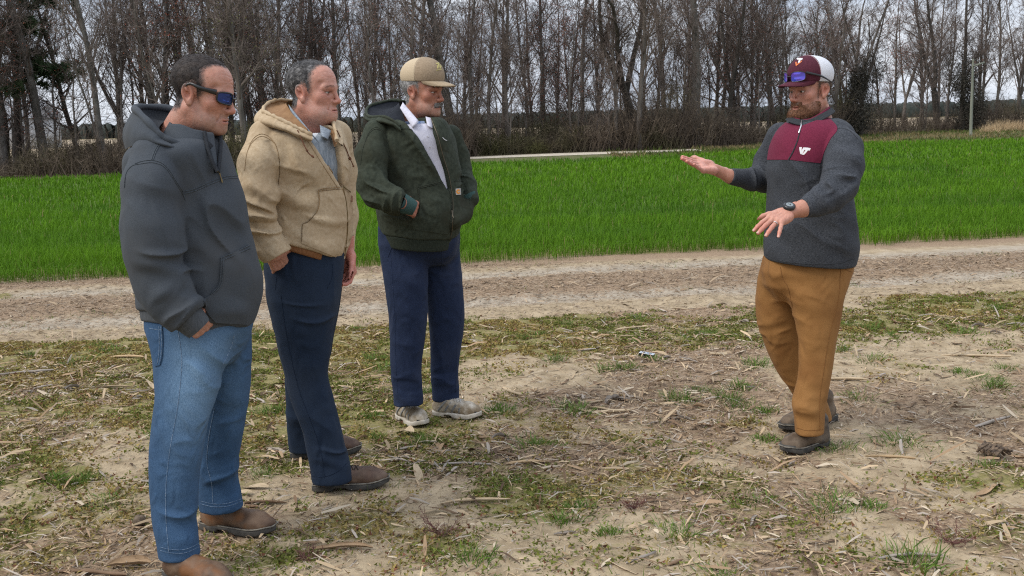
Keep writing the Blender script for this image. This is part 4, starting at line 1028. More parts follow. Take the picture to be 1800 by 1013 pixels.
def wpx(px, Y): return px * Y / F_PX
def arm(pts, k=.03):
    """(px, py, Y, radius px)"""
    return s_chain([W(p[0], p[1], p[2]) for p in pts], [wpx(p[3], p[2]) for p in pts], k)
def legrows(r, Y0, Y1, depth):
    """(py, l, r) top to bottom, depth eased from Y0 to Y1"""
    a, b = r[0][0], r[-1][0]
    t = lambda y_: (y_ - a) / (b - a)
    return rows([(y_, l, q, Y0 + (Y1 - Y0) * t(y_), depth * (.60 + .40 * min(1, t(y_) / .28)) * (q - l) / 2 * Y0 / F_PX) for y_, l, q in r], None, depth)
def plane3(p, q, r):
    n = norm(np.cross(q - p, r - p)); n = n if n[2] > 0 else -n
    return lambda P: (P - p) @ n
def poly2(pts):
    """signed distance to a polygon in 2-D"""
    pts = np.asarray(pts, float)
    def f(X):
        d = np.full(len(X), 1e9); s = np.ones(len(X)); n = len(pts)
        for i in range(n):
            a, b = pts[i], pts[i - 1]; e = b - a; w = X - a; t = np.clip((w @ e) / (e @ e), 0, 1); q = w - t[:, None] * e; d = np.minimum(d, (q * q).sum(1))
            c1 = X[:, 1] >= a[1]; c2 = X[:, 1] < b[1]; c3 = e[0] * w[:, 1] > e[1] * w[:, 0]
            fl = (c1 & c2 & c3) | (~c1 & ~c2 & ~c3); s = np.where(fl, -s, s)
        return s * np.sqrt(d)
    return f
def wedge(f, px, fwd, back=.02):
    """prism through a garment front: pixel outline laid on the solid, extruded along the body's forward axis"""
    pa = np.asarray(px, float); P = trace(f, pa); ok = np.abs(f(P)) < .02; yc = np.median(P[ok, 1]); ok &= P[:, 1] < yc + .15; P = np.where(ok[:, None], P, np.array([W(a, b, yc) for a, b in pa])); fwd = norm(np.array([fwd[0], fwd[1], 0.0])); lat = np.array([-fwd[1], fwd[0], 0]); c = P.mean(0)
    g = poly2(np.stack([(P - c) @ lat, P[:, 2]], 1))
    return lambda Q: np.maximum(g(np.stack([(Q - c) @ lat, Q[:, 2]], 1)), -((Q - c) @ fwd) - back)

def finish_body(F_, pieces, label, filler=None, fb=None):
    """merge skin pieces into the one body mesh that is the person"""
    Vs, Fs, Cs, n = [], [], [], 0
    if filler is not None:
        V, Q = mesh_sdf(filler, fb[0], fb[1], .022, 2); pieces = pieces + [(V, Q, np.tile([.55, .32, .24], (len(V), 1)))]
    for V, Q, c in pieces: Vs.append(V); Fs.append(Q + n); Cs.append(c); n += len(V)
    me = new_mesh('person', np.concatenate(Vs) - F_.base, np.concatenate(Fs), SKIN, True, np.concatenate(Cs))
    F_.root = add('person', me, None, F_.base, label, 'person')
def head_piece(hs, O, A, s, skin, res=.0030, zcut=-.19, **kw):
    f = lambda P: hs(P / s) * s
    V, Q = mesh_sdf(lambda P: smax(f(P), (zcut * s - P[:, 2]), .004), np.array([-.13, -.105, zcut - .02]) * s, np.array([.14, .105, .15]) * s, res * s)
    c = skin_cols(V / s, skin, **kw)
    return V @ A.T + O, Q, c
def hand_piece(hf, O, A, skin, res=.0023, sc=1.0, lo=(-.075, -.07, -.075), hi=(.215, .09, .05)):
    V, Q = mesh_sdf(hf, np.array(lo) * sc, np.array(hi) * sc, res)
    c = np.ones((len(V), 3)) * np.asarray(skin) * (.9 + .2 * fbm(V * 90, 3, 3))[:, None]
    tip = sstep(.10, .19, np.abs(V[:, 0]))[:, None]; c = c * (1 - tip * np.array([0, .16, .16]))
    pal = sstep(.004, -.016, V[:, 2])[:, None]; c = c * (1 + pal * np.array([.10, .06, .07]))
    return V @ A.T + O, Q, c
def eyes(F_, O, A, s, ys=(1, -1), gaze=(1, 0, -.05)):
    for sg in ys:
        w, ir = MB(), MB()
        c = np.array([.0765, sg * .0315, .001]); u, v_ = np.meshgrid(np.linspace(0, math.pi, 9), np.linspace(0, 2 * math.pi, 13), indexing='ij')
        S = np.stack([np.sin(u) * np.cos(v_), np.sin(u) * np.sin(v_), np.cos(u)], -1).reshape(-1, 3); w.put(((c + S * .0126) * s) @ A.T + O, grid_faces(9, 13))
        g = norm(np.array(gaze, float)); t = norm(np.cross(g, [0, 0, 1.0])); b_ = np.cross(t, g); a = np.linspace(0, 6.283, 12, endpoint=False)
        R_ = np.concatenate([[c + g * .0133], c + g * .0118 + (np.cos(a)[:, None] * t + np.sin(a)[:, None] * b_) * .0054]); ir.put((R_ * s) @ A.T + O, np.array([[0, 1 + k, 1 + (k + 1) % 12] for k in range(12)]))
        e = F_.mb('eye', w, M_EYE); F_.mb('iris', ir, M_IRIS, e)
def hair_piece(F_, name, hs, g, t, O, A, s, m, flow, n=2600, Ln=(.007, .014), wd=.0006, seed=1, res=.0032, lo=(-.13, -.1, -.15), hi=(.13, .1, .16), skull=None, edge=.004, lift=.35, frac=.35):
    sk = skull or hs.skull
    t0 = t; t = lambda q: t0(q) * (.15 + .85 * sstep(-edge + .002, -edge - .024, g(q)))
    f = lambda P: smax(sk(P / s) - t(P / s) - .0014 * (fbm(P / s * 90, seed, 3) - .5) * 2, g(P / s) + edge + .010 * (fbm(P / s * 85, seed + 3, 2) - .5), .003) * s
    V, Q = mesh_sdf(f, np.array(lo) * s, np.array(hi) * s, res * s, 2)
    o = F_.add(name, V @ A.T + O, Q, m)
    # strands are rooted on the scalp itself and thin out across the hair line
    R = np.random.default_rng(seed); c = norm(R.normal(size=(n * 4, 3))); O2 = np.array([-.01, 0, .03]) * s; P = trace(lambda q: sk(q / s) * s, None, 0, .3, 40, O2 + c * .3 * s, -c)
    gg = g(P / s); k = (gg < R.normal(0, .006, len(gg)) + .001) & (P[:, 2] > lo[2] * s); P = P[k]; nn, _ = grad(lambda q: sk(q / s) * s, P, .002)
    Vv = P + nn * (np.minimum(t(P / s), .004) * s * sstep(.0, -.012, gg[k]))[:, None]; D = np.asarray(flow(Vv / s)); D = norm(D - nn * (D * nn).sum(1)[:, None] + nn * lift)
    S, Fs, _ = strands(Vv, nn, D, n, Ln, wd, seed, lift=.08); F_.add('strands', S @ A.T + O, Fs, m, o, False)
    return o
def strip_hair(F_, name, hs, P0, D, O, A, s, m, n=120, Ln=(.005, .009), wd=.00028, seed=3, jit=.0024):
    """eyebrows: strands seeded along a line of local points"""
    R = np.random.default_rng(seed); t = R.random(n); P0 = spline(P0, 40); i = (t * 39).astype(int); P = P0[i] + R.normal(0, jit, (n, 3)) * (.3, 1, .6)
    P = P - hs(P)[:, None] * grad(hs, P)[0]; nn, _ = grad(hs, P); d = norm(np.asarray(D) + R.normal(0, .25, (n, 3)) + nn * .3)
    S, Fs, _ = strands(P * s, nn, d, n * 2, Ln, wd, seed); return F_.add(name, (S) @ A.T + O, Fs, m, None, False)
def loc(O, A, s): return lambda p: (np.asarray(p, float) * s) @ A.T + O
def hood(F_, name, B, Rm, Nk, Y, m_out, m_in, rim=.011, bulge=.03, sag=.03, nu=56, ruffle=0.0):
    """lowered hood: outer shell, rolled rim and lining between three loops of (px, py, dY)"""
    b, r, k = [spline([W(p[0], p[1], Y + p[2]) for p in q], nu) for q in (B, Rm, Nk)]
    c = np.concatenate([b, r]).mean(0); nv = 9; t = np.linspace(0, 1, nv)
    out = norm((b + r) / 2 - c); V = b[:, None] * (1 - t)[None, :, None] + r[:, None] * t[None, :, None] + out[:, None] * (np.sin(t * math.pi) * bulge)[None, :, None]
    V = V + .010 * (fbm(V.reshape(-1, 3) * 18, 6, 2).reshape(nu, nv, 1) - .5)
    F1 = grid_faces(nu, nv)
    o = F_.add(name, V.reshape(-1, 3), F1, m_out)
    dn = np.array([0, 0, -1.0]); V2 = r[:, None] * (1 - t)[None, :, None] + k[:, None] * t[None, :, None] + dn * (np.sin(t * math.pi) ** .7 * sag)[None, :, None]
    V2 = V2 + .012 * (fbm(V2.reshape(-1, 3) * 22, 8, 2).reshape(nu, nv, 1) - .5) * np.sin(t * math.pi)[None, :, None]
    F_.add('lining', V2.reshape(-1, 3), F1, m_in, o)
    q = MB(); rr = rim * (1 + ruffle * np.sin(np.arange(nu) * 2.1) + .12 * np.sin(np.arange(nu) * .7)); pr = r + ruffle * .012 * np.stack([np.sin(np.arange(nu) * 1.7), np.cos(np.arange(nu) * 2.3), np.sin(np.arange(nu) * 2.9)], 1)
    q.tube(pr, rr, 8); F_.mb('rim', q, m_out, o)
    return o
def boots(F_, pairs, m_up, m_sole, h=.13, shoe=False, name='boot', laces=None, panels=None):
    for i, (a, b) in enumerate(pairs):
        uf, sf, A = boot_sdf(a, b, h, shoe=shoe); lo, hi = bounds([a, b], .13); hi = hi + (0, 0, h); 
        ufn = lambda P: uf(P) - .004 * (fbm(P * 28, 4, 2) - .5) * 2
        o = F_.solid(name, ufn, lo, hi, .0055, m_up); F_.solid('sole', sf, lo, hi, .0055, m_sole, o)
        if laces:
            L_ = np.linalg.norm(b - a); k = L_ / .30; q = MB()
            for x_ in (.105, .125, .145, .165):
                for sg in (1, -1):
                    loc_ = [np.array([x_ * k, -.024 * sg, .2]), np.array([(x_ + .008) * k, 0, .2]), np.array([(x_ + .016) * k, .024 * sg, .2])]
                    Q = spline([a + A @ p for p in loc_], 8); D = np.tile(-A[:, 2], (8, 1)); P = trace(uf, None, 0, .3, 40, Q, D); q.tube(P + A[:, 2] * .002, .0022, 4)
            F_.mb('laces', q, laces, o)
        if not shoe:
            k = np.linalg.norm(b - a) / .30; t_ = np.linspace(0, 1, 15); hw = np.interp(t_ * .30, [0, .04, .10, .20, .26, .30], [.030, .040, .040, .053, .049, .020]) + .002
            side = np.stack([t_ * .302 * k, hw, .030 + .012 * sstep(.7, 1, t_)], 1); loop = np.concatenate([side, (side * (1, -1, 1))[::-1], side[:1]]); q = MB(); q.tube(a + loop @ A.T, .0032, 5, caps=False); F_.mb('welt', q, M_WELT, o)
        if panels: panels(F_, uf, o, a, A, np.linalg.norm(b - a) / .30)
def cap(F_, O, A, s, m_front, m_back, m_bill, split=.02, cz=.0, tilt=0.05, zb=.030, m_seam=None, label=None):
    T = loc(O, A, s)
    dome = s_u([s_ell((-.006, 0, .058 + cz), (.1125, .0915, .088)), s_ell((.034, 0, .060 + cz), (.074, .077, .078))], .03)
    base = lambda P: zb + tilt * P[:, 0] - P[:, 2]
    shell = lambda P: smax(dome(P), base(P), .003)
    fr = lambda P: smax(shell(P), split - P[:, 0] - .10 * (P[:, 2] - .03), .0015); bk = lambda P: smax(dome(P) + .0012, smax(base(P), P[:, 0] + .10 * (P[:, 2] - .03) - split - .001, .001), .002)
    lo, hi = np.array([-.13, -.105, -.02]), np.array([.13, .105, .165 + cz])
    V, Q = mesh_sdf(fr, lo, hi, .0033, 2); o = F_.add('cap', V * s @ A.T + O, Q, m_front, label=label)
    V, Q = mesh_sdf(bk, lo, hi, .0033, 2); F_.add('mesh_back', V * s @ A.T + O, Q, m_back, o)
    nu, nv = 33, 12; u = np.linspace(-1, 1, nu)[:, None]; v = np.linspace(0, 1, nv)[None]
    ph = u * 1.12; bx = -.006 + .112 * np.cos(ph); by = .0905 * np.sin(ph); ext = .080 * np.clip(np.cos(u * 1.565), 0, 1) ** .62
    X = bx + ext * v; Yb = by * (1 - .10 * v * v); Z = zb + tilt * X + .003 - .15 * ext * v - .40 * ext * (np.abs(u) ** 1.6) * v * (1 - .35 * v) - .010 * v * v
    top = np.stack([X, Yb * np.ones_like(v), Z], -1).reshape(-1, 3); bot = top - np.array([0, 0, .0042]); k = nu * nv; Ft = grid_faces(nu, nv)
    per = np.concatenate([np.arange(nv), np.arange(1, nu) * nv + nv - 1, (nu - 1) * nv + np.arange(nv - 2, -1, -1), np.arange(nu - 2, 0, -1) * nv]); p2 = np.roll(per, -1)
    F_.add('bill', T(np.concatenate([top, bot])), np.concatenate([Ft, Ft[:, ::-1] + k, np.stack([per, p2, p2 + k, per + k], 1)]), m_bill, o)
    q = MB(); q.box(T((0.0, 0, .146 + cz)), np.array([.006, .006, .003]) * s, A); F_.mb('button', q, m_front, o)
    if m_seam:
        q = MB()
        for pts in ([(split - .004, y_, z_) for y_, z_ in [(-.11 * math.sin(a), .03 + .13 * math.cos(a)) for a in np.linspace(-1.4, 1.4, 21)]],):
            Pl = np.array(pts); c = np.array([split - .004, 0, .05]); D = norm(c - Pl); P = trace(dome, None, 0, .2, 40, Pl, D); q.tube(T(P), .0012 * s, 4)
        F_.mb('seam', q, m_seam, o)
    return o, (lambda P: shell((P - O) @ A / s) * s)
def sunglasses(F_, O, A, s, m_frame, m_lens, cx=.012, rx=.098, ry=.079, z0=.004, hz=.0185, drop=0.0, span=1.06, arm_back=(-.012, .022), parent=None, thick=.0036, m_arm=None):
    """wrap sunglasses: frame with arms, two mirrored lenses"""
    T = loc(O, A, s); q = MB(); lenses = []
    for sg in (1, -1):
        lens = MB(); lenses.append(lens); n = 24; a = np.linspace(0, 2 * math.pi, n, endpoint=False); pu = .57 + .43 * np.sign(np.cos(a)) * np.abs(np.cos(a)) ** .55; pv = np.sign(np.sin(a)) * np.abs(np.sin(a)) ** .55
        ang = sg * pu * span; hh = hz * (1 - .18 * pu)
        P = np.stack([cx + rx * np.cos(ang), ry * np.sin(ang), z0 + pv * hh + .004 * pu + drop * (pu - .2)], 1)
        C_ = P.mean(0); C_[0] += .004
        lens.put(T(np.concatenate([[C_], C_ * .5 + P * .5 + (.002, 0, 0), P])), np.concatenate([[[0, 1 + k, 1 + (k + 1) % n] for k in range(n)]])) ; base_ = lens.n - (2 * n + 1)
        lens.put(T(np.concatenate([C_ * .5 + P * .5 + (.002, 0, 0), P])), np.array([[k, n + k, n + (k + 1) % n, (k + 1) % n] for k in range(n)]))
        q.tube(T(np.concatenate([P, P[:2]])), thick * s * .62, 6, caps=False)
        e = P[np.argmax(pu + .02 * pv)]; hinge = np.array([e[0] - .004, e[1] * 1.01, e[2] + .005]); mid = np.array([.035, sg * (ry + .004), hinge[2] * .6 + arm_back[1] * .4]); bk = np.array([arm_back[0], sg * (ry + .003), arm_back[1]])
        Pa = spline([hinge, mid, bk, bk + (-.022, 0, -.016)], 18); rr = np.interp(np.arange(18), [0, 3, 12, 17], [thick * 2.1, thick * 1.7, thick * .95, thick * .6]); Va, Fa = tube_geo(T(Pa), rr * s, 8, .42, A[:, 1]); q.put(Va, Fa)
    a = np.linspace(-.10, .10, 7); q.tube(T(np.stack([cx + rx * np.cos(a) + .001, ry * np.sin(a) * 1.4, z0 + .004 + 0 * a], 1)), thick * s * .9, 6)
    o = F_.mb('sunglasses', q, m_frame, parent)
    for lens in lenses: F_.mb('lens', lens, m_lens, o)
    return o

# ------------------------------------------------------------------- man in the grey hoodie
def man_grey():
    base = np.array([*(FEET[0][:2] * .5 + FEET[1][:2] * .5), 0.0]); F_ = Figure(base); Y = 3.72; s = 1.065; skin = (.44, .225, .160)
    A = frame(math.radians(-9), math.radians(-13)); O = W(331, 164, Y - .075) - A @ (np.array([-.010, -.079, 0]) * s)
    hs = head_sdf(jw=1.0, jowl=.003, neck=(.059, .068), neck_dir=(-.062, 0, -.16), nose=1.04, cheek=.9, chin=.000, brow=1.15)
    torso = s_loft(rows([(243, 258, 384, Y, .185), (255, 238, 391, Y, .23), (275, 226, 399, Y, .24), (300, 224, 408, Y, .225), (350, 226, 426, Y, .205), (400, 232, 434, Y, .20), (450, 240, 448, Y, .205), (490, 245, 459, Y, .21), (525, 246, 459, Y, .21), (552, 249, 452, Y, .205), (570, 255, 446, Y, .21), (592, 262, 432, Y, .20)], Y, 1), 2.25, .03)
    sl = arm([(274, 280, 3.55, 43), (267, 330, 3.50, 47), (268, 400, 3.47, 48), (272, 450, 3.46, 46), (283, 500, 3.46, 42), (303, 530, 3.45, 38), (324, 552, 3.45, 31), (340, 570, 3.46, 29)], .05)
    sl = clip_end(sl, W(331, 559, 3.452), norm(W(345, 575, 3.46) - W(318, 546, 3.45)), .12)
    sl2 = arm([(300, 275, 3.93, 40), (300, 360, 3.98, 45), (315, 470, 3.98, 40), (370, 540, 3.95, 26)], .05)
    hemp = plane3(W(256, 548, Y), W(425, 577, Y), W(330, 561, Y + .3)); hb = plane3(W(256, 566, Y), W(425, 592, Y), W(330, 578, Y + .3))
    e, w_ = W(300, 500, 3.42), W(325, 550, 3.42)
    specs = [(W(300, 470, 3.40), np.array([.13, .2, .17]), (.25, 0, 1), .055, .024, 2), (W(318, 535, 3.40), np.array([.11, .16, .10]), (.75, 0, -.65), .045, .020, 5), (W(262, 400, 3.40), np.array([.13, .15, .25]), (.5, 0, .8), .10, .014, 8),
             (W(385, 380, 3.52), np.array([.16, .28, .26]), (1, 0, .45), .070, .024, 3, 8), (W(330, 330, 3.55), np.array([.10, .2, .18]), (1, 0, .4), .06, .018, 14, 7), (W(410, 540, 3.5), np.array([.18, .25, .14]), (1, 0, .15), .06, .016, 21, 5), (W(300, 290, 3.5), np.array([.12, .2, .12]), (1, 0, .2), .07, .008, 31, 5)]
    trim = lambda P: smax(torso(P), -hemp(P), .012)
    core = lambda P: smin(smin(trim(P), sl(P), .004), sl2(P), .03)
    bodyf = with_folds(core, specs, (.004, 9))
    zipcut = wedge(torso, [(359, 224), (388, 218), (386, 300), (381, 306)], (math.cos(-.35), math.sin(-.35)), .02)
    hood_f = lambda P: smax(bodyf(P), -zipcut(P), .004)
    M_H = cloth('charcoal_fleece', (.045, .052, .061), (.062, .070, .080), 300, bump=.3, c3=(.060, .064, .069), scale3=5, wr=(10, .6, .012, (1, 1, .45)))
    M_H2 = cloth('charcoal_rib', (.050, .056, .062), (.074, .080, .088), 260, stretch=(1, 1, .12), bump=.5)
    M_HS = cloth('charcoal_seam', (.042, .050, .058), (.07, .08, .09), 200)
    M_HP = cloth('charcoal_fleece_dark', (.016, .018, .022), (.028, .031, .036), 200)  # darkened fleece for tape and lining; shade inside open collar painted in
    lo, hi = bounds([W(205, 215, 3.3), W(480, 600, 3.3), W(205, 215, 4.15), W(480, 600, 4.15)], .03)
    # --- jeans
    near = legrows([(540, 259, 418), (600, 265, 411), (645, 273, 396), (694, 275, 381), (739, 269, 367), (783, 264, 356), (850, 264, 348), (918, 270, 344), (950, 277, 347), (977, 281, 351)], 3.64, 3.46, .95)
    far = legrows([(555, 300, 441), (620, 320, 441), (672, 335, 440), (716, 343, 435), (757, 347, 428), (810, 347, 418), (850, 348, 420), (875, 350, 424), (894, 352, 428)], 3.84, 3.85, .95)
    pel = rows([(530, 260, 440, Y, .155), (570, 259, 442, Y, .165), (600, 268, 436, Y, .14), (640, 300, 410, Y, .08)], Y, 1)
    jl, jf, jp = s_loft(near, 2.2), s_loft(far, 2.2), s_loft(pel, 2.3)
    jcore = lambda P: smin(smin(jl(P), jp(P), .045), smin(jf(P), jp(P), .045), .010)
    js = [(W(300, 800, 3.4), np.array([.13, .2, .16]), (.25, 0, 1), .075, .011, 2), (W(310, 930, 3.38), np.array([.12, .2, .15]), (.35, 0, 1), .060, .016, 4, 3.5), (W(390, 850, 3.76), np.array([.1, .2, .16]), (-.3, 0, 1), .06, .015, 6, 3.5), (W(390, 640, 3.55), np.array([.14, .25, .16]), (.5, 0, .85), .065, .013, 9), (W(330, 690, 3.45), np.array([.14, .2, .2]), (.6, 0, .8), .09, .008, 12), (W(400, 740, 3.7), np.array([.09, .2, .14]), (.1, 0, 1), .06, .009, 16)]
    jeans = with_folds(jcore, js, (.003, 14))
    filler = lambda P: np.minimum(np.minimum(np.minimum(torso(P), sl(P)), sl2(P)), np.minimum(np.minimum(jl(P), jf(P)), jp(P))) + .03
    # hand tucked into the pocket
    hf, _, nl = hand_sdf((.15, .15, .15, .2), side=1); xd = norm(W(383, 602, 3.60) - W(336, 563, 3.47)); zd = norm(np.array([.15, -1, .25]) - xd * (np.array([.15, -1, .25]) @ xd)); HA = np.stack([xd, np.cross(zd, xd), zd], 1)
    hpc = hand_piece(hf, W(332, 559, 3.47), HA, skin)
    flo, fhi = bounds([W(200, 215, 3.3), W(490, 1000, 3.3), W(200, 215, 4.15), W(490, 1000, 4.15)], .02)
    stub = lambda x_, ay, z_: beard_zone(x_, ay, z_)
    xf = lambda P: np.interp(P[:, 2], [-.03, -.005, .02, .05, .085, .11, .135], [.012, .022, .038, .032, .024, .052, .10]) + np.where(P[:, 2] > .095, .03 * (1 - np.clip(np.abs(P[:, 1]) / .04, 0, 1)), 0)
    zl = lambda x_: np.interp(x_, [-.12, -.055, -.038, -.03, -.008, .012, .016, .035], [-.070, -.064, -.050, .012, .034, .030, -.012, -.012])
    g = lambda P: np.maximum(P[:, 0] - xf(P), zl(P[:, 0]) - P[:, 2]) * .8
    finish_body(F_, [head_piece(hs, O, A, s, skin, stub=stub, stubc=(.20, .135, .105), stub_amt=.50, red=1.05, hair=g, hairc=(.045, .032, .028)), hpc], 'man in a charcoal hoodie and blue jeans with dark wrap sunglasses, hand in pocket', filler, (flo, fhi))
    jac = F_.solid('hoodie', hood_f, lo, hi, .0062, M_H)
    # hem band, cuff
    band = lambda P: smax(smax(torso(P) + .010, hemp(P) - .004, .004), -hb(P), .006)
    F_.solid('hem_band', band, *bounds([W(240, 540, 3.4), W(480, 605, 3.4), W(240, 540, 4.05), W(480, 605, 4.05)], .02), .006, M_H2, jac)
    q = MB(); c0, c1 = W(326, 554, 3.452), W(350, 578, 3.462); t = np.linspace(0, 1, 6)[:, None]; q.tube(c0 * (1 - t) + c1 * t, wpx(np.array([31, 30, 28, 27, 26, 24]), 3.45), 22); F_.mb('cuff', q, M_H2, jac)
    # kangaroo pocket, seams, zip
    pk = [(388, 454), (386, 470), (387, 490), (382, 505), (368, 520), (357, 528)], [(440, 432), (452, 452), (462, 480), (466, 510), (460, 545), (440, 570)]
    P_A = [(388, 454), (387, 480), (384, 502), (370, 518), (358, 527), (363, 546), (378, 566)]; P_B = [(436, 432), (445, 455), (452, 480), (455, 505), (454, 530), (447, 553), (434, 570)]
    V, Q = patch_geo(hood_f, P_A, P_B, 30, 20, .007, .003); F_.add('pocket', V, Q, M_H, jac)
    q = MB()
    pf = lambda P: hood_f(P) - .0085
    for off in (0, 4): seam(q, pf, [(389 + off, 453), (388 + off, 478), (385 + off, 501), (371 + off, 517)], .0018, 26, 0)
    for off in (0, 5): seam(q, pf, [(388, 454 + off), (414, 443 + off), (440, 431 + off)], .0018, 20, 0)
    for off in (0, 4):
        seam(q, hood_f, [(219, 330), (222, 305), (232, 292), (248, 284 + off), (268, 282 + off), (285, 287 + off), (298, 300 + off), (309, 318 + off), (321, 337 + off), (326, 352)], .0019, 50, .0005)
        seam(q, hood_f, [(324, 337 + off), (345, 331 + off), (365, 322 + off), (382, 315 + off), (400, 310 + off), (418, 309 + off)], .0018, 36, .0005)
    seam(q, hood_f, [(266, 281), (272, 265), (280, 251)], .0019, 14, .0005); seam(q, hood_f, [(269, 281), (275, 265), (283, 251)], .0019, 14, .0005)
    F_.mb('seams', q, M_HS, jac)
    # stand collar
    col = [(296, 212, 0), (300, 217, -.07), (318, 219, -.105), (340, 227, -.105), (359, 231, -.085), (374, 234, -.055)]; colb = [(282, 240, 0), (285, 246, -.11), (310, 254, -.150), (340, 262, -.150), (362, 266, -.125), (379, 272, -.09)]
    def sheet(name, a, b, m, par, nu=40, nv=10, bl=.006):
        a = spline([W(p[0], p[1], Y + p[2]) for p in a], nu); b = spline([W(p[0], p[1], Y + p[2]) for p in b], nu); t = np.linspace(0, 1, nv)
        V = a[:, None] * (1 - t)[None, :, None] + b[:, None] * t[None, :, None]; V = V + bl * (fbm(V.reshape(-1, 3) * 25, 3, 2).reshape(nu, nv, 1) - .5)
        th = np.array([.0, .009, 0]); V = V.reshape(-1, 3); Fg = grid_faces(nu, nv); k = len(V); c = V.mean(0) + (0, .1, 0); n_ = norm(V - c)
        per = np.concatenate([np.arange(nv), np.arange(1, nu) * nv + nv - 1, (nu - 1) * nv + np.arange(nv - 2, -1, -1), np.arange(nu - 2, 0, -1) * nv]); p2 = np.roll(per, -1)
        return F_.add(name, np.concatenate([V, V - n_ * .008]), np.concatenate([Fg, Fg[:, ::-1] + k, np.stack([per, p2, p2 + k, per + k], 1)]), m, par)
    sheet('collar', col, colb, M_H, jac)
    sheet('zip_flap', [(360, 231, -.083), (368, 233, -.073), (375, 235, -.058)], [(380, 297, -.150), (382, 299, -.146), (384, 301, -.142)], M_H, jac, 12, 20, .002)
    sheet('far_collar', [(376, 238, .0), (384, 231, .02), (389, 227, .05)], [(383, 303, -.13), (385, 302, -.10), (392, 300, -.06)], M_HP, jac, 10, 18, .003)  # far side darkened to imitate shade in the open neck
    V, Q = patch_geo(hood_f, [(362, 240), (368, 262), (375, 283), (382, 302)], [(388, 236), (389, 260), (388, 283), (384, 303)], 20, 8, .004, .002); F_.add('facing', V, Q, M_HP, jac)  # dark patch added to stand in for shade inside the collar V
    q = MB()
    for pts in ([W(359.5, 232, Y - .089), W(364.5, 258, Y - .131), W(372.5, 282, Y - .151), W(382.5, 302, Y - .161)], [W(387, 229, Y + .024), W(388, 255, Y - .046), W(386, 282, Y - .116), W(383.5, 303, Y - .150)]): q.tube(spline(pts, 20), .0068, 6)
    F_.mb('zip_tape', q, M_HP, jac)
    q = MB(); q.tube(spline([W(359, 232, Y - .092), W(364, 258, Y - .135), W(372, 282, Y - .155), W(382, 302, Y - .165)], 20), .0014, 5); q.tube(spline([W(387.5, 229, Y + .02), W(388.5, 255, Y - .05), W(386.5, 282, Y - .12), W(384, 303, Y - .155)], 20), .0014, 5); F_.mb('zipper', q, M_BRASS, jac)
    q = MB(); P, gn = line_pts(hood_f, [(383, 303), (386, 312), (389, 322)], 6, .006); q.tube(P, [.003, .0032, .0022, .0022, .0036, .003], 6, flat=.5, up=gn); F_.mb('zip_pull', q, M_BRASS, jac)
    # hood
    hood(F_, 'hood', [(350, 268, -.135), (312, 262, -.19), (275, 254, -.225), (236, 256, -.19), (221, 262, -.08), (224, 256, .05), (245, 240, .18), (290, 225, .18), (345, 232, .12)],
         [(352, 261, -.135), (316, 254, -.18), (285, 240, -.20), (262, 216, -.19), (243, 197, -.13), (236, 191, -.02), (252, 188, .09), (300, 192, .14), (350, 214, .10)],
         [(350, 262, -.138), (318, 255, -.180), (294, 243, -.180), (280, 226, -.130), (286, 216, -.02), (296, 208, .04), (306, 207, .08), (330, 212, .09), (352, 222, .08)], Y, M_H, M_HP, .0125, .022, .030)
    # jeans mesh with wear
    def jc(V):
        c = np.ones((len(V), 3)); tz_ = V[:, 2]
        for ctr, rad, am in ((W(335, 690, 3.42), (.10, .18, .20), 2.3), (W(392, 610, 3.5), (.13, .2, .08), .9), (W(300, 860, 3.35), (.06, .12, .2), .5), (W(410, 700, 3.72), (.06, .12, .2), .5)):
            c += am * np.exp(-(((V - ctr) / rad) ** 2).sum(1))[:, None] * np.array([1.5, 1.05, .72])
        return c * (.88 + .26 * fbm(V * 26, 3, 3))[:, None]
    M_J = mat('blue_denim', (.022, .052, .106), (.042, .086, .158), 520, 2, .85, .3, 500, stretch=(1, 1, .35), attr=True, sheen=.02, spec=.15, bdist=.0012, wr=(14, .7, .012, (1, 1, .7)))
    M_JS = mat('pale_denim_stitch', (.19, .25, .33), (.05, .10, .18), 160, 2, .9)
    jlo, jhi = bounds([W(250, 530, 3.3), W(455, 985, 3.25), W(250, 530, 4.05), W(455, 930, 4.05)], .02)
    jn = F_.solid('jeans', jeans, jlo, jhi, .0062, M_J, cols=jc)
    q = MB()
    seam(q, jeans, [(312, 578), (318, 615), (319, 649), (312, 716), (300, 783), (292, 850), (292, 915), (297, 972)], .0012, 80, .0004)
    seam(q, jeans, [(377, 716), (367, 770), (364, 815), (372, 850), (374, 885)], .0011, 40, .0004)
    for off in (0, 6): seam(q, jeans, [(282, 968 - off), (300, 972 - off), (325, 972 - off), (349, 962 - off)], .0010, 24, .0004)
    for off in (0, 5): seam(q, jeans, [(353, 886 - off), (375, 891 - off), (400, 890 - off), (427, 881 - off)], .0010, 24, .0004)
    for o_ in (0, 3): seam(q, jeans, [(312, 577 + o_), (324, 583 + o_), (340, 585 + o_), (356, 581 + o_), (368, 573 + o_)], .0010, 24, .0006)
    seam(q, jeans, [(412, 588), (406, 610), (396, 632), (390, 645)], .0018, 20, .0004)
    F_.mb('stitching', q, M_JS, jn)
    V, Q = patch_geo(jeans, [(260, 571), (264, 600), (270, 630), (273, 644)], [(286, 573), (287, 600), (286, 625), (282, 642)], 16, 9, .004, .002); k = np.ones((len(V), 3)); F_.add('back_pocket', V, Q, M_J, jn, True, k)
    q = MB(); jp_ = lambda P: jeans(P) - .0045
    for o_ in (0, 4): seam(q, jp_, [(283 - o_, 574), (284 - o_, 600), (283 - o_, 625), (280 - o_, 640)], .0013, 24, 0)
    seam(q, jp_, [(262, 577), (272, 579), (284, 579)], .0013, 10, 0); F_.mb('pocket_stitching', q, M_JS, jn)
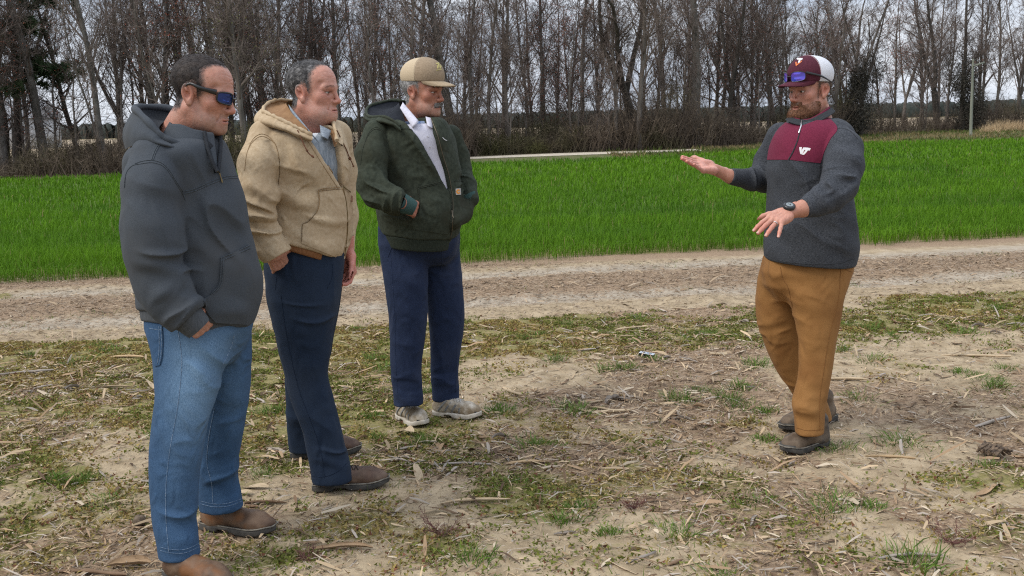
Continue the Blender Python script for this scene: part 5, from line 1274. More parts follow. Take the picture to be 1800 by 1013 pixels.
    q = MB(); P, gn = line_pts(jeans, [(313, 575), (315, 575)], 2, .002); q.tube(np.stack([P[0], P[0] + gn[0] * .003]), .0055, 8); F_.mb('rivet', q, mat('copper', (.45, .2, .09), rough=.4, metal=.8), jn)
    # boots
    bd = norm(np.array([.86, -.51, 0])); h1 = W(314, 972, 3.46) * (1, 1, 0) - bd * .062; t1 = h1 + .31 * bd; h2 = G(358, 926); t2 = G(484, 940)
    boots(F_, [(h1, t1), (h2, t2)], mat('tan_brown_leather', (.085, .048, .029), (.185, .120, .076), 14, 6, .6, .35, 80, spec=.3, c3=(.17, .075, .03), scale3=11, pos3=(.52, .66)), mat('grey_welt_rubber', (.040, .038, .035), (.085, .078, .068), 30, 4, .85, .4), .14)
    # hair, glasses
    M_HAIR = mat('dark_brown_hair', (.014, .010, .009), (.042, .031, .026), 120, 4, .65, .4, 300, stretch=(.35, 1, .35), spec=.3)
    hair_piece(F_, 'hair', hs, g, lambda P: .0008 + .0014 * sstep(.015, .08, P[:, 2]), O, A, s, M_HAIR, lambda P: np.stack([-.8 + 0 * P[:, 0], 0 * P[:, 0], -.45 - 2 * np.clip(.05 - P[:, 2], 0, .1)], 1), 10000, (.005, .010), .00028, 2, edge=.009, lift=.16)
    M_LENS = mat('blue_mirror_lens', (.012, .040, .22), rough=.08, spec=.8, metal=.75, coat=.4)
    sunglasses(F_, O, A, s, M_BLACK, M_LENS, cx=.006, rx=.107, ry=.084, z0=.003, hz=.021, span=.80, arm_back=(-.004, .032), thick=.0044)
    return F_

# ------------------------------------------------------------------- man in the tan work jacket
def man_tan():
    base = np.array([*(FEET[2][:2] * .5 + FEET[3][:2] * .5), 0.0]); F_ = Figure(base); Y = 4.45; s = 1.05; skin = (.47, .240, .176)
    A = frame(math.radians(-19), math.radians(-1)); O = W(529, 163, Y - .065) - A @ (np.array([-.010, -.079, 0]) * s)
    hs = head_sdf(jw=1.05, jowl=.011, neck=(.063, .076), neck_dir=(-.055, 0, -.16), nose=1.0, cheek=1.0, chin=-.004, brow=1.2)
    fy = -.62; fw = (math.cos(fy), math.sin(fy))
    torso = s_loft(rows([(222, 462, 592, Y, .19), (238, 446, 601, Y, .225), (262, 440, 611, Y, .235), (290, 441, 618, Y, .235), (330, 446, 614, Y, .21), (370, 454, 618, Y, .21), (410, 468, 618, Y, .215), (432, 478, 614, Y, .22), (452, 490, 606, Y, .205), (470, 500, 606, Y, .20)], Y, 1), 2.3, .035)
    sl = arm([(468, 240, 4.32, 30), (456, 290, 4.24, 33), (455, 340, 4.20, 32), (457, 385, 4.19, 28), (466, 418, 4.19, 29), (480, 438, 4.19, 26), (492, 453, 4.19, 23)], .04)
    sl = clip_end(sl, W(488, 451, 4.19), norm(W(496, 466, 4.2) - W(478, 436, 4.19)), .10)
    sl2 = arm([(590, 240, 4.62, 28), (600, 300, 4.68, 24), (606, 380, 4.68, 21), (610, 436, 4.62, 15)], .04)
    hemp = plane3(W(496, 428, Y), W(598, 458, Y), W(550, 446, Y + .3))
    specs = [(W(455, 385, 4.12), np.array([.13, .2, .17]), (.2, 0, 1), .055, .028, 2, 3), (W(474, 425, 4.12), np.array([.11, .16, .10]), (.55, 0, .8), .042, .026, 5, 3), (W(455, 290, 4.14), np.array([.10, .15, .16]), (.6, 0, .7), .08, .008, 8),
             (W(510, 360, 4.25), np.array([.16, .22, .22]), (.35, 0, 1), .075, .020, 13, 4), (W(580, 400, 4.3), np.array([.16, .22, .16]), (.15, 0, 1), .07, .019, 15, 4), (W(525, 280, 4.25), np.array([.16, .2, .16]), (1, 0, .6), .09, .015, 19, 4), (W(600, 430, 4.35), np.array([.10, .2, .08]), (.5, 0, 1), .035, .012, 23, 2)]
    trim = lambda P: smax(torso(P), -hemp(P), .012)
    core = lambda P: smin(smin(trim(P), sl(P), .005), sl2(P), .03)
    bodyf = with_folds(core, specs, (.005, 8))
    cut = wedge(torso, [(520, 205), (585, 205), (592, 232), (599, 270), (602, 305), (604, 328), (601, 330), (590, 312), (572, 285), (548, 248), (535, 225)], fw, .28)
    jac_f = lambda P: smax(bodyf(P), -cut(P), .012)
    M_T = cloth('faded_tan_duck', (.385, .290, .182), (.46, .36, .240), 90, bump=.15, bs=500, sheen=.0, c3=(.29, .20, .115), scale3=4.5, pos3=(.46, .80), wr=(12, .8, .014))
    M_TS = cloth('tan_seam', (.24, .155, .08), (.32, .22, .12), 200); M_TL = cloth('brown_lining', (.21, .115, .055), (.26, .15, .075), 40); M_RIB = cloth('rust_rib', (.19, .085, .035), (.25, .12, .055), 260, stretch=(1, 1, .12), bump=.6)
    lo, hi = bounds([W(412, 190, 4.0), W(640, 475, 4.0), W(412, 190, 4.85), W(640, 475, 4.85)], .03)
    near = legrows([(425, 470, 600), (470, 469, 600), (522, 472, 596), (560, 479, 590), (600, 487, 583), (659, 501, 574), (704, 512, 587), (757, 533, 600), (790, 539, 608), (820, 545, 615), (846, 549, 619)], 4.38, 4.30, .92)
    far = legrows([(440, 500, 606), (525, 500, 599), (588, 500, 588), (640, 500, 578), (690, 503, 572), (740, 504, 566), (770, 507, 562), (793, 509, 560)], 4.58, 4.77, .92)
    pel = rows([(420, 474, 608, Y, .185), (470, 470, 604, Y, .19), (520, 474, 598, Y, .18), (560, 482, 590, Y, .14)], Y, 1)
    jl, jf, jp = s_loft(near, 2.2), s_loft(far, 2.2), s_loft(pel, 2.3)
    jcore = lambda P: smin(smin(jl(P), jp(P), .04), jf(P), .016)
    js = [(W(560, 590, 4.25), np.array([.16, .25, .16]), (.35, 0, .95), .065, .013, 2), (W(560, 720, 4.2), np.array([.14, .2, .2]), (.7, 0, .75), .10, .013, 4), (W(585, 810, 4.2), np.array([.12, .2, .12]), (.3, 0, 1), .055, .013, 6, 3.5), (W(530, 520, 4.2), np.array([.14, .25, .12]), (.25, 0, 1), .06, .008, 9), (W(525, 740, 4.7), np.array([.1, .2, .18]), (.1, 0, 1), .07, .012, 12)]
    trous = with_folds(jcore, js, (.003, 13))
    filler = lambda P: np.minimum(np.minimum(np.minimum(smax(torso(P), -cut(P), .01), sl(P)), sl2(P)), np.minimum(np.minimum(jl(P), jf(P)), jp(P))) + .034
    # hands: right tucked in the pocket, left hanging behind the hem
    hf, _, _ = hand_sdf((.15, .15, .15, .2)); xd = norm(W(508, 500, 4.36) - W(486, 452, 4.21)); zd = norm(np.array([.3, -1, .1]) - xd * (np.array([.3, -1, .1]) @ xd)); HA = np.stack([xd, np.cross(zd, xd), zd], 1); h1 = hand_piece(hf, W(483, 446, 4.205), HA, skin, .003)
    hf2, _, _ = hand_sdf((.55, .6, .65, .7), thumb=(.55, .5, .3), side=-1, sc=1.02); xd = norm(np.array([-.05, -.05, -1.0])); zd = norm(np.array([.62, .78, 0]) - xd * (np.array([.62, .78, 0]) @ xd)); HA = np.stack([xd, np.cross(zd, xd), zd], 1); h2 = hand_piece(hf2, W(613, 443, 4.60), HA, (.50, .215, .165))
    flo, fhi = bounds([W(400, 185, 4.0), W(650, 850, 4.0), W(400, 185, 4.9), W(650, 800, 4.9)], .02)
    xf = lambda P: np.interp(P[:, 2], [-.03, -.005, .02, .05, .085, .11, .135], [.010, .020, .030, .030, .036, .050, .085]) + np.where(P[:, 2] > .105, .012 * (1 - np.clip(np.abs(P[:, 1]) / .04, 0, 1)), 0)
    zl = lambda x_: np.interp(x_, [-.12, -.055, -.038, -.03, -.008, .012, .016, .035], [-.070, -.064, -.050, .012, .036, .032, .000, .000])
    g = lambda P: np.maximum(P[:, 0] - xf(P), zl(P[:, 0]) - P[:, 2]) * .8
    finish_body(F_, [head_piece(hs, O, A, s, skin, stub=beard_zone, stubc=(.40, .26, .21), stub_amt=.30, red=1.0, hair=g, hairc=(.11, .095, .088)), h1, h2], 'grey haired man in a faded tan work jacket and navy trousers', filler, (flo, fhi))
    jac = F_.solid('jacket', jac_f, lo, hi, .0066, M_T)
    band = lambda P: smax(smax(torso(P) + .012, hemp(P) - .004, .004), -(hemp(P) + .026), .006)
    bcut = wedge(torso, [(573, 430), (640, 430), (640, 490), (573, 490)], fw, .2)
    F_.solid('hem_band', lambda P: smax(band(P), -bcut(P), .004), *bounds([W(470, 420, 4.1), W(630, 490, 4.1), W(470, 420, 4.8), W(630, 490, 4.8)], .02), .0066, M_RIB, jac)
    # shirt and undershirt showing in the open front
    M_SH = mat('chambray', (.155, .185, .215), (.27, .30, .33), 130, 3, .85, .2, 400, stretch=(1, 1, .3), sheen=.02, wr=(18, .4, .008)); M_W = cloth('white_cotton', (.66, .66, .67), (.74, .74, .75))
    sh = lambda P: smax(torso(P) + .030, -hemp(P) + .05, .01)
    vcut = wedge(torso, [(536, 205), (585, 205), (580, 225), (566, 247), (556, 240)], fw, .28)
    so_ = F_.solid('shirt', with_folds(lambda P: smax(sh(P), -vcut(P), .005), [(W(590, 270, 4.2), np.array([.1, .2, .15]), (1, 0, .2), .05, .008, 3)]), lo, hi, .008, M_SH)
    us = s_loft(rows([(234, 512, 578, Y, .125), (250, 490, 590, Y, .16), (275, 490, 590, Y, .16)], Y, 1), 2.2); F_.solid('undershirt', lambda P: us(P), *bounds([W(485, 190, 4.1), W(600, 280, 4.1), W(485, 190, 4.7), W(600, 280, 4.7)], .02), .008, M_W)
    q = MB()
    def quadsheet(pts, m, name, par, nu=10, nv=8, th=.006, bend=.012):
        a, b, c, d = [W(p[0], p[1], Y + p[2]) for p in pts]; u = np.linspace(0, 1, nu)[:, None, None]; v = np.linspace(0, 1, nv)[None, :, None]
        V = (a * (1 - u) + b * u) * (1 - v) + (d * (1 - u) + c * u) * v + np.array([.2, -1, .1]) * bend * np.sin(math.pi * v) * (.4 + .6 * u); V = V.reshape(-1, 3); k = len(V); Fg = grid_faces(nu, nv)
        per = np.concatenate([np.arange(nv), np.arange(1, nu) * nv + nv - 1, (nu - 1) * nv + np.arange(nv - 2, -1, -1), np.arange(nu - 2, 0, -1) * nv]); p2 = np.roll(per, -1)
        return F_.add(name, np.concatenate([V, V + np.array([0, th, 0])]), np.concatenate([Fg, Fg[:, ::-1] + k, np.stack([per, p2, p2 + k, per + k], 1)]), m, par)
    quadsheet([(507, 184, -.075), (552, 240, -.215), (561, 252, -.225), (513, 203, -.12)], M_SH, 'collar', so_)
    quadsheet([(562, 220, -.10), (564, 239, -.15), (576, 246, -.14), (582, 230, -.09)], M_SH, 'collar', so_)
    # hood and jacket details
    hood(F_, 'hood', [(545, 248, -.235), (520, 240, -.235), (488, 226, -.22), (460, 222, -.16), (450, 221, -.05), (456, 214, .08), (490, 202, .18), (540, 196, .20), (584, 210, .12), (598, 238, -.03), (600, 256, -.12)],
         [(548, 238, -.235), (525, 226, -.23), (500, 214, -.215), (478, 203, -.175), (463, 195, -.09), (470, 183, .02), (494, 176, .08), (535, 184, .15), (575, 202, .08), (587, 220, -.05), (593, 248, -.15)],
         [(540, 226, -.19), (527, 214, -.17), (514, 200, -.13), (506, 188, -.09), (503, 182, -.03), (508, 178, .04), (520, 178, .09), (545, 190, .11), (568, 208, .04), (578, 228, -.08), (586, 250, -.16)], Y, M_T, M_TL, .0085, .022, .018, ruffle=.16)
    q = MB()
    for off in (0, 4): seam(q, jac_f, [(430, 300), (434, 270), (444, 246 + off), (458, 236 + off), (472, 240 + off), (484, 254), (490, 275), (492, 300), (489, 325)], .0015, 50, .0005)
    seam(q, jac_f, [(548, 248), (572, 285), (590, 313), (602, 333), (608, 370), (609, 410), (603, 452)], .0022, 60, .001); seam(q, jac_f, [(541, 248), (566, 288), (584, 316), (597, 338), (602, 370), (603, 410), (597, 452)], .0012, 60, .0005)
    for off in (0, 3): seam(q, jac_f, [(600, 332 - off), (580, 333 - off), (560, 337 - off), (561, 355), (555, 375), (541, 390), (532, 396), (531, 425)], .0016, 50, .0045)
    F_.mb('seams', q, M_TS, jac)
    V, Q = patch_geo(jac_f, [(561, 337), (562, 356), (556, 375), (542, 390), (532, 397), (531, 428)], [(600, 333), (606, 352), (608, 375), (608, 400), (606, 425), (598, 455)], 26, 16, .004, .002); F_.add('pocket', V, Q, M_T, jac)
    q = MB(); seam(q, jac_f, [(603, 330), (609, 360), (611, 400), (606, 450)], .0022, 50, .001); P, g_ = line_pts(jac_f, [(603, 329), (609, 334), (614, 338)], 6, .006); q.tube(P, [.004, .004, .0025, .0025, .004, .003], 6, flat=.5, up=g_); F_.mb('zipper', q, M_BRASS, jac)
    V, Q = patch_geo(jac_f, [(617, 344), (616, 354)], [(619, 345), (619, 355)], 3, 3, .003, .001); F_.add('label_patch', V, Q, mat('faded_label', (.20, .10, .05)), jac)
    q = MB()
    for pts in ([(523, 229, -.245), (529, 242, -.255), (534, 254, -.262), (538, 262, -.268), (543, 270, -.27), (552, 277, -.275)], [(592, 229, -.13), (600, 245, -.10), (608, 262, -.06), (613, 274, -.05), (619, 287, -.03), (622, 294, -.03)]):
        P = spline([W(a, b, Y + c) for a, b, c in pts], 24); P = P - f_push(P, jac_f); q.tube(P, .0026, 6); q.tube(P[15:17], [.006, .006], 7); q.tube(P[21:], [.004, .0045, .003], 6)
    F_.mb('drawstring', q, mat('brown_cord', (.12, .05, .025), rough=.8), jac)
    # trousers
    M_N = cloth('navy_twill', (.0085, .0165, .034), (.015, .026, .048), 300, rough=.8, bump=.2, sheen=.02, c3=(.020, .030, .050), scale3=4, pos3=(.45, .75), wr=(9, .85, .016, (1, 1, .5))); M_NS = cloth('navy_seam', (.008, .014, .03), (.014, .024, .044))
    jlo, jhi = bounds([W(460, 415, 4.0), W(630, 860, 4.05), W(460, 415, 4.95), W(630, 820, 4.95)], .02)
    tr = F_.solid('trousers', trous, jlo, jhi, .0066, M_N); q = MB()
    seam(q, trous, [(494, 520), (502, 580), (514, 640), (527, 690), (538, 720), (553, 760), (565, 800), (570, 840)], .0014, 70, .0003); seam(q, trous, [(489, 470), (486, 490), (484, 510)], .0014, 12, .0004); seam(q, trous, [(585, 465), (583, 490), (575, 508)], .0014, 14, .0004)
    for o_ in (0,): seam(q, trous, [(549, 837), (570, 838), (595, 828), (616, 808)], .0014, 24, .0003)
    F_.mb('seams', q, M_NS, tr)
    def pan(F2, uf, o, a, A_, k_=1.0): pass
    boots(F_, [(G(551, 861), G(684, 852)), (G(512, 804), G(635, 795))], M_BOOT, M_RUB, .13, laces=mat('dark_lace', (.035, .025, .02), rough=.9))
    # hair, brows, eyes
    M_HG = mat('salt_and_pepper_hair', (.030, .028, .028), (.22, .212, .208), 150, 3, .6, .4, 300, stretch=(.4, 1, .4), spec=.3, c3=(.035, .033, .033), scale3=38, pos3=(.40, .62))
    hair_piece(F_, 'hair', hs, g, lambda P: .0015 + .0030 * sstep(.0, .09, P[:, 2]), O, A, s, M_HG, lambda P: np.stack([-.75 + 0 * P[:, 0], .2 * np.sin(P[:, 0] * 60), -.35 - 2 * np.clip(.06 - P[:, 2], 0, .1)], 1), 11000, (.006, .013), .00030, 5, edge=.008, lift=.14)
    eyes(F_, O, A, s, gaze=(1, -.1, -.02))
    for sg in (1, -1): strip_hair(F_, 'eyebrow', hs, [(.100, sg * .012, .021), (.096, sg * .028, .0255), (.082, sg * .046, .020)], (-.3, sg * .8, .15), O, A, s, mat('grey_brow', (.22, .16, .13), rough=.8), 90)
    return F_
def f_push(P, f, gap=.004):
    """offset that lifts points out of a solid"""
    d = f(P); g, _ = grad(f, P, .004); return g * np.minimum(d - gap, 0)[:, None]

# ------------------------------------------------------------------- man in the green jacket
def man_green():
    base = np.array([*(FEET[4][:2] * .5 + FEET[5][:2] * .5), 0.0]); F_ = Figure(base); Y = 5.33; s = 1.03; skin = (.37, .172, .115)
    A = frame(math.radians(-27), math.radians(-4)); O = W(724, 161, Y - .062) - A @ (np.array([-.010, -.079, 0]) * s)
    hs = head_sdf(jw=.96, jowl=.002, neck=(.055, .063), neck_dir=(-.050, 0, -.17), nose=1.0, cheek=.95, chin=.000, brow=1.25)
    fy = -.80; fw = (math.cos(fy), math.sin(fy))
    torso = s_loft(rows([(208, 672, 781, Y, .185), (222, 660, 789, Y, .22), (245, 652, 800, Y, .24), (280, 650, 806, Y, .23), (330, 655, 814, Y, .225), (370, 662, 817, Y, .245), (395, 667, 812, Y, .235), (415, 672, 806, Y, .22), (432, 676, 800, Y, .21), (446, 680, 795, Y, .20)], Y, 1), 2.35, .035)
    sl = arm([(662, 232, 5.16, 22), (651, 275, 5.10, 26), (651, 318, 5.06, 26), (666, 340, 5.02, 25), (692, 352, 4.98, 22), (711, 360, 4.96, 19)], .035)
    sl2 = arm([(792, 238, 5.50, 19), (803, 275, 5.53, 20), (810, 298, 5.52, 17), (820, 325, 5.42, 16), (828, 350, 5.34, 14)], .03)
    hemp = plane3(W(672, 406, Y), W(803, 415, Y), W(742, 422, Y - .2))
    pkt = s_chain([W(824, 350, 5.36), W(812, 376, 5.28), W(796, 388, 5.18)], [wpx(14, 5.36), wpx(16, 5.28), wpx(16, 5.18)], .03)
    sl = clip_end(sl, W(710, 360, 4.96), norm(W(728, 367, 4.95) - W(696, 353, 4.97)), .09)
    specs = [(W(655, 330, 4.98), np.array([.12, .2, .13]), (.3, 0, 1), .050, .026, 2, 3.5), (W(690, 352, 4.9), np.array([.12, .2, .10]), (1, 0, -.2), .045, .020, 5, 3), (W(720, 270, 5.1), np.array([.18, .2, .25]), (.75, 0, .5), .09, .022, 8), (W(700, 390, 5.1), np.array([.16, .25, .11]), (.1, 0, 1), .055, .020, 12, 4),
             (W(790, 330, 5.2), np.array([.16, .25, .25]), (1, 0, -.2), .09, .017, 15), (W(820, 310, 5.3), np.array([.1, .2, .13]), (.3, 0, 1), .045, .012, 18, 3), (W(660, 270, 5.0), np.array([.1, .2, .16]), (.8, 0, .4), .08, .008, 21)]
    trim = lambda P: smax(torso(P), -hemp(P), .012)
    core = lambda P: smin(smin(smin(trim(P), pkt(P), .02), sl(P), .004), sl2(P), .006); bodyf = with_folds(core, specs, (.005, 8))
    cut = wedge(torso, [(700, 190), (752, 190), (758, 208), (768, 235), (777, 270), (786, 300), (793, 332), (791, 336), (780, 318), (760, 280), (740, 245), (722, 225), (710, 205)], fw, .28)
    jac_f = lambda P: smax(bodyf(P), -cut(P), .012)
    M_G = cloth('dark_green_duck', (.028, .034, .024), (.044, .052, .037), 60, bump=.15, bs=500, sheen=.0, c3=(.030, .031, .020), scale3=5, wr=(11, .85, .015)); M_GS = cloth('green_seam', (.016, .020, .014), (.05, .055, .04), 200); M_GR = cloth('green_rib', (.019, .025, .018), (.030, .037, .027), 260, stretch=(1, 1, .12), bump=.6); M_NL = cloth('navy_lining', (.008, .010, .014), (.014, .016, .022), 40); M_TEAL = cloth('teal_rib', (.030, .062, .058), (.045, .085, .080), 260, bump=.6)
    lo, hi = bounds([W(620, 180, 4.8), W(850, 450, 4.8), W(620, 180, 5.75), W(850, 450, 5.75)], .03)
    near = legrows([(400, 668, 752), (440, 667, 748), (480, 673, 751), (511, 678, 752), (551, 683, 752), (600, 686, 747), (638, 686, 741), (670, 688, 741), (695, 691, 743), (711, 692, 744)], 5.27, 5.24, .95)
    far = legrows([(400, 730, 807), (440, 735, 808), (480, 742, 811), (520, 749, 815), (556, 753, 817), (590, 756, 814), (629, 757, 808), (660, 757, 806), (685, 759, 807), (703, 760, 808)], 5.42, 5.44, .95)
    pel = rows([(398, 669, 806, Y, .175), (425, 670, 806, Y, .17), (450, 684, 800, Y, .12), (466, 705, 785, Y, .06)], Y, 1)
    jl, jf, jp = s_loft(near, 2.3), s_loft(far, 2.3), s_loft(pel, 2.4); jcore = lambda P: smin(smin(jl(P), jp(P), .05), smin(jf(P), jp(P), .05), .007)
    js = [(W(715, 690, 5.15), np.array([.12, .2, .14]), (.2, 0, 1), .05, .014, 2, 3.5), (W(783, 675, 5.35), np.array([.12, .2, .14]), (-.2, 0, 1), .05, .014, 5, 3.5), (W(750, 490, 5.2), np.array([.2, .25, .13]), (.4, 0, .9), .06, .010, 8), (W(710, 580, 5.15), np.array([.1, .2, .2]), (.5, 0, .8), .10, .008, 11)]
    trous = with_folds(jcore, js, (.003, 13))
    filler = lambda P: np.minimum(np.minimum(np.minimum(smax(torso(P), -cut(P), .01), sl(P)), sl2(P)), np.minimum(np.minimum(jl(P), jf(P)), jp(P))) + .034
    hf, _, _ = hand_sdf((.2, .2, .2, .25), thumb=(.35, .5, .2)); xd = norm(W(762, 383, 5.30) - W(722, 363, 5.01)); zd = norm(np.array([.25, -1, .15]) - xd * (np.array([.25, -1, .15]) @ xd)); HA = np.stack([xd, np.cross(zd, xd), zd], 1); h1 = hand_piece(hf, W(717, 362, 4.985), HA, (.40, .17, .12), .0028)
    flo, fhi = bounds([W(620, 180, 4.8), W(850, 720, 4.9), W(620, 180, 5.75), W(850, 720, 5.75)], .02)
    zl = lambda x_: np.interp(x_, [-.12, -.055, -.038, -.03, -.008, .012, .016, .035], [-.072, -.066, -.052, .010, .034, .030, -.002, -.002]); xf = lambda P: np.interp(P[:, 2], [-.03, -.005, .02, .05, .07], [.008, .016, .022, .026, .028])
    g = lambda P: np.maximum(np.maximum(P[:, 0] - xf(P), zl(P[:, 0]) - P[:, 2]), P[:, 2] - .066) * .8
    finish_body(F_, [head_piece(hs, O, A, s, skin, stub=beard_zone, stubc=(.33, .22, .17), stub_amt=.40, red=1.0, hair=g, hairc=(.22, .21, .20)), h1], 'moustached man in a tan cap and dark green hooded jacket, hands in its pockets', filler, (flo, fhi))
    jac = F_.solid('jacket', jac_f, lo, hi, .0070, M_G)
    band = lambda P: smax(smax(torso(P) + .008, hemp(P) - .004, .004), -(hemp(P) + .062), .006); F_.solid('hem_band', band, *bounds([W(655, 395, 4.9), W(825, 460, 4.9), W(655, 395, 5.7), W(825, 460, 5.7)], .02), .007, M_GR, jac)
    q = MB(); c0, c1 = W(706, 357, 4.962), W(729, 367, 4.975); t = np.linspace(0, 1, 6)[:, None]; q.tube(c0 * (1 - t) + c1 * t, wpx(np.array([18, 17.5, 16.5, 15.5, 14.5, 12.5]), 4.95), 20); F_.mb('cuff', q, M_TEAL, jac)
    q = MB(); c0, c1 = W(824, 343, 5.34), W(830, 354, 5.33); q.tube(c0 * (1 - t) + c1 * t, wpx(np.array([13.5, 13.5, 13, 12.5, 12, 11]), 5.33), 16); F_.mb('cuff', q, M_TEAL, jac)
    # shirt
    M_S = cloth('pale_lavender_shirt', (.50, .49, .56), (.58, .57, .64), 120, sheen=.02, wr=(18, .4, .008)); M_B = cloth('blue_check', (.10, .16, .30), (.30, .36, .48), 90)
    vc = wedge(torso, [(732, 190), (756, 190), (757, 205), (752, 225), (745, 212)], fw, .28)
    st = with_folds(lambda P: smax(smax(torso(P) + .028, -hemp(P) + .05, .01), -vc(P), .004), [(W(768, 280, 5.15), np.array([.1, .2, .2]), (1, 0, .3), .06, .008, 3)]); so_ = F_.solid('shirt', st, lo, hi, .008, M_S)
    us = s_loft(rows([(213, 708, 764, Y, .11), (240, 690, 775, Y, .15), (262, 690, 775, Y, .15)], Y, 1), 2.2); F_.solid('undershirt', us, *bounds([W(680, 186, 5.0), W(785, 265, 5.0), W(680, 186, 5.6), W(785, 265, 5.6)], .02), .008, M_B)
    def quadsheet(pts, m, name, par, nu=10, nv=8, th=.006, bend=.012):
        a, b, c, d = [W(p[0], p[1], Y + p[2]) for p in pts]; u = np.linspace(0, 1, nu)[:, None, None]; v = np.linspace(0, 1, nv)[None, :, None]
        V = (a * (1 - u) + b * u) * (1 - v) + (d * (1 - u) + c * u) * v + np.array([.2, -1, .1]) * bend * np.sin(math.pi * v) * (.4 + .6 * u); V = V.reshape(-1, 3); k = len(V); Fg = grid_faces(nu, nv)
        per = np.concatenate([np.arange(nv), np.arange(1, nu) * nv + nv - 1, (nu - 1) * nv + np.arange(nv - 2, -1, -1), np.arange(nu - 2, 0, -1) * nv]); p2 = np.roll(per, -1)
        return F_.add(name, np.concatenate([V, V + np.array([0, th, 0])]), np.concatenate([Fg, Fg[:, ::-1] + k, np.stack([per, p2, p2 + k, per + k], 1)]), m, par)
    quadsheet([(708, 180, -.09), (736, 213, -.185), (726, 226, -.20), (703, 190, -.12)], M_S, 'collar', so_); quadsheet([(748, 205, -.13), (751, 221, -.175), (760, 227, -.165), (764, 210, -.11)], M_S, 'collar', so_)
    q = MB()
    for a, b in ((737.5, 215), (752, 240), (756, 258), (763, 290)):
        P, g_ = line_pts(st, [(a, b), (a + .1, b)], 2, .001); q.tube(np.stack([P[0], P[0] + g_[0] * .003]), .0042, 8)
    F_.mb('buttons', q, mat('pearl_button', (.55, .54, .56), rough=.35), so_)
    hood(F_, 'hood', [(702, 232, -.235), (690, 222, -.235), (668, 216, -.22), (652, 215, -.13), (647, 211, -.02), (652, 202, .10), (675, 192, .18), (715, 188, .20), (765, 200, .10)],
         [(703, 222, -.235), (690, 212, -.22), (672, 205, -.19), (652, 206, -.13), (644, 199, -.03), (648, 188, .07), (668, 181, .14), (700, 177, .17), (755, 192, .10)],
         [(712, 212, -.175), (708, 200, -.14), (704, 190, -.10), (702, 184, -.06), (702, 180, .0), (706, 178, .05), (714, 178, .09), (730, 180, .10), (750, 190, .08)], Y, M_G, M_NL, .0085, .020, .030)
    q = MB()
    for off in (0, 3): seam(q, jac_f, [(634, 290), (637, 265), (645, 240 + off), (655, 226 + off), (668, 226 + off), (679, 240), (684, 262), (684, 285)], .0015, 40, .0005)
    seam(q, jac_f, [(696, 228), (722, 228), (740, 248), (760, 283), (780, 321), (791, 340), (794, 370), (792, 420)], .0024, 60, .001)
    for off in (0, 3): seam(q, jac_f, [(734, 332 - off), (755, 327 - off), (778, 321 - off)], .0015, 20, .0045)
    seam(q, jac_f, [(735, 333), (738, 352), (737, 372), (725, 388)], .0016, 20, .0045); seam(q, jac_f, [(793, 320), (806, 318), (816, 320)], .0014, 14, .0006); seam(q, jac_f, [(816, 322), (824, 340), (826, 360)], .0014, 14, .0006)
    F_.mb('seams', q, M_GS, jac)
    V, Q = patch_geo(jac_f, [(735, 333), (738, 352), (737, 372), (725, 388), (715, 402)], [(779, 323), (788, 345), (791, 370), (790, 395), (787, 412)], 20, 14, .004, .002); F_.add('pocket', V, Q, M_G, jac)
    q = MB(); seam(q, jac_f, [(757, 205), (770, 240), (779, 275), (788, 305), (794, 336), (796, 360), (795, 400), (788, 430)], .0024, 70, .0015); P, g_ = line_pts(jac_f, [(793, 370), (795, 378), (797, 384)], 6, .006); q.tube(P, [.005, .005, .003, .003, .0045, .004], 6, flat=.5, up=g_); F_.mb('zipper', q, mat('dark_zip', (.10, .085, .06), rough=.4, metal=.6), jac)
    V, Q = patch_geo(jac_f, [(800.5, 332), (801, 343)], [(808.5, 331), (809, 342.5)], 6, 6, .004, .001); lb = F_.add('label_patch', V, Q, mat('pale_label', (.42, .40, .37)), jac)
    ctr = np.array([804.6, 337.2])
    for nm, a0, a1, ro, ri in (('label_emblem', .5, 5.6, 3.5, 1.5),):
        a = np.linspace(a0, a1, 14); V, Q = patch_geo(jac_f, ctr + np.stack([np.cos(a) * ro, np.sin(a) * ro * 1.15], 1), ctr + np.stack([np.cos(a) * ri + .2, np.sin(a) * ri], 1), 18, 4, .0052, .0005); F_.add(nm, V, Q, mat('label_orange', (.62, .25, .04)), lb)
    q = MB(); P, g_ = line_pts(jac_f, [(777, 242), (781, 246), (785, 247.5)], 8, .003); q.tube(P, [.001, .002, .0022, .002, .0024, .002, .0016, .001], 6, flat=.5, up=g_); F_.mb('chest_pin', q, mat('white_enamel', (.65, .65, .66), rough=.3), jac)
    # jeans
    M_N = mat('dark_indigo_denim', (.012, .019, .044), (.020, .031, .065), 300, 3, .85, .25, 420, c3=(.028, .038, .072), scale3=7, pos3=(.5, .75), sheen=.02, spec=.15, bdist=.0015, wr=(11, .8, .014, (1, 1, .6))); M_NS = cloth('indigo_seam', (.03, .045, .09), (.015, .025, .06), 160)
    jlo, jhi = bounds([W(655, 392, 4.85), W(830, 722, 4.95), W(655, 392, 5.75), W(830, 722, 5.75)], .02); tr = F_.solid('jeans', trous, jlo, jhi, .007, M_N); q = MB()
    seam(q, trous, [(686, 440), (690, 500), (694, 560), (695, 620), (698, 690)], .0014, 60, .0003); seam(q, trous, [(694, 422), (688, 436), (682, 452)], .0018, 12, .0006); seam(q, trous, [(777, 440), (777, 465), (770, 485)], .0016, 14, .0005); seam(q, trous, [(812, 470), (812, 540), (804, 600), (801, 690)], .0013, 50, .0003)
    F_.mb('seams', q, M_NS, tr)
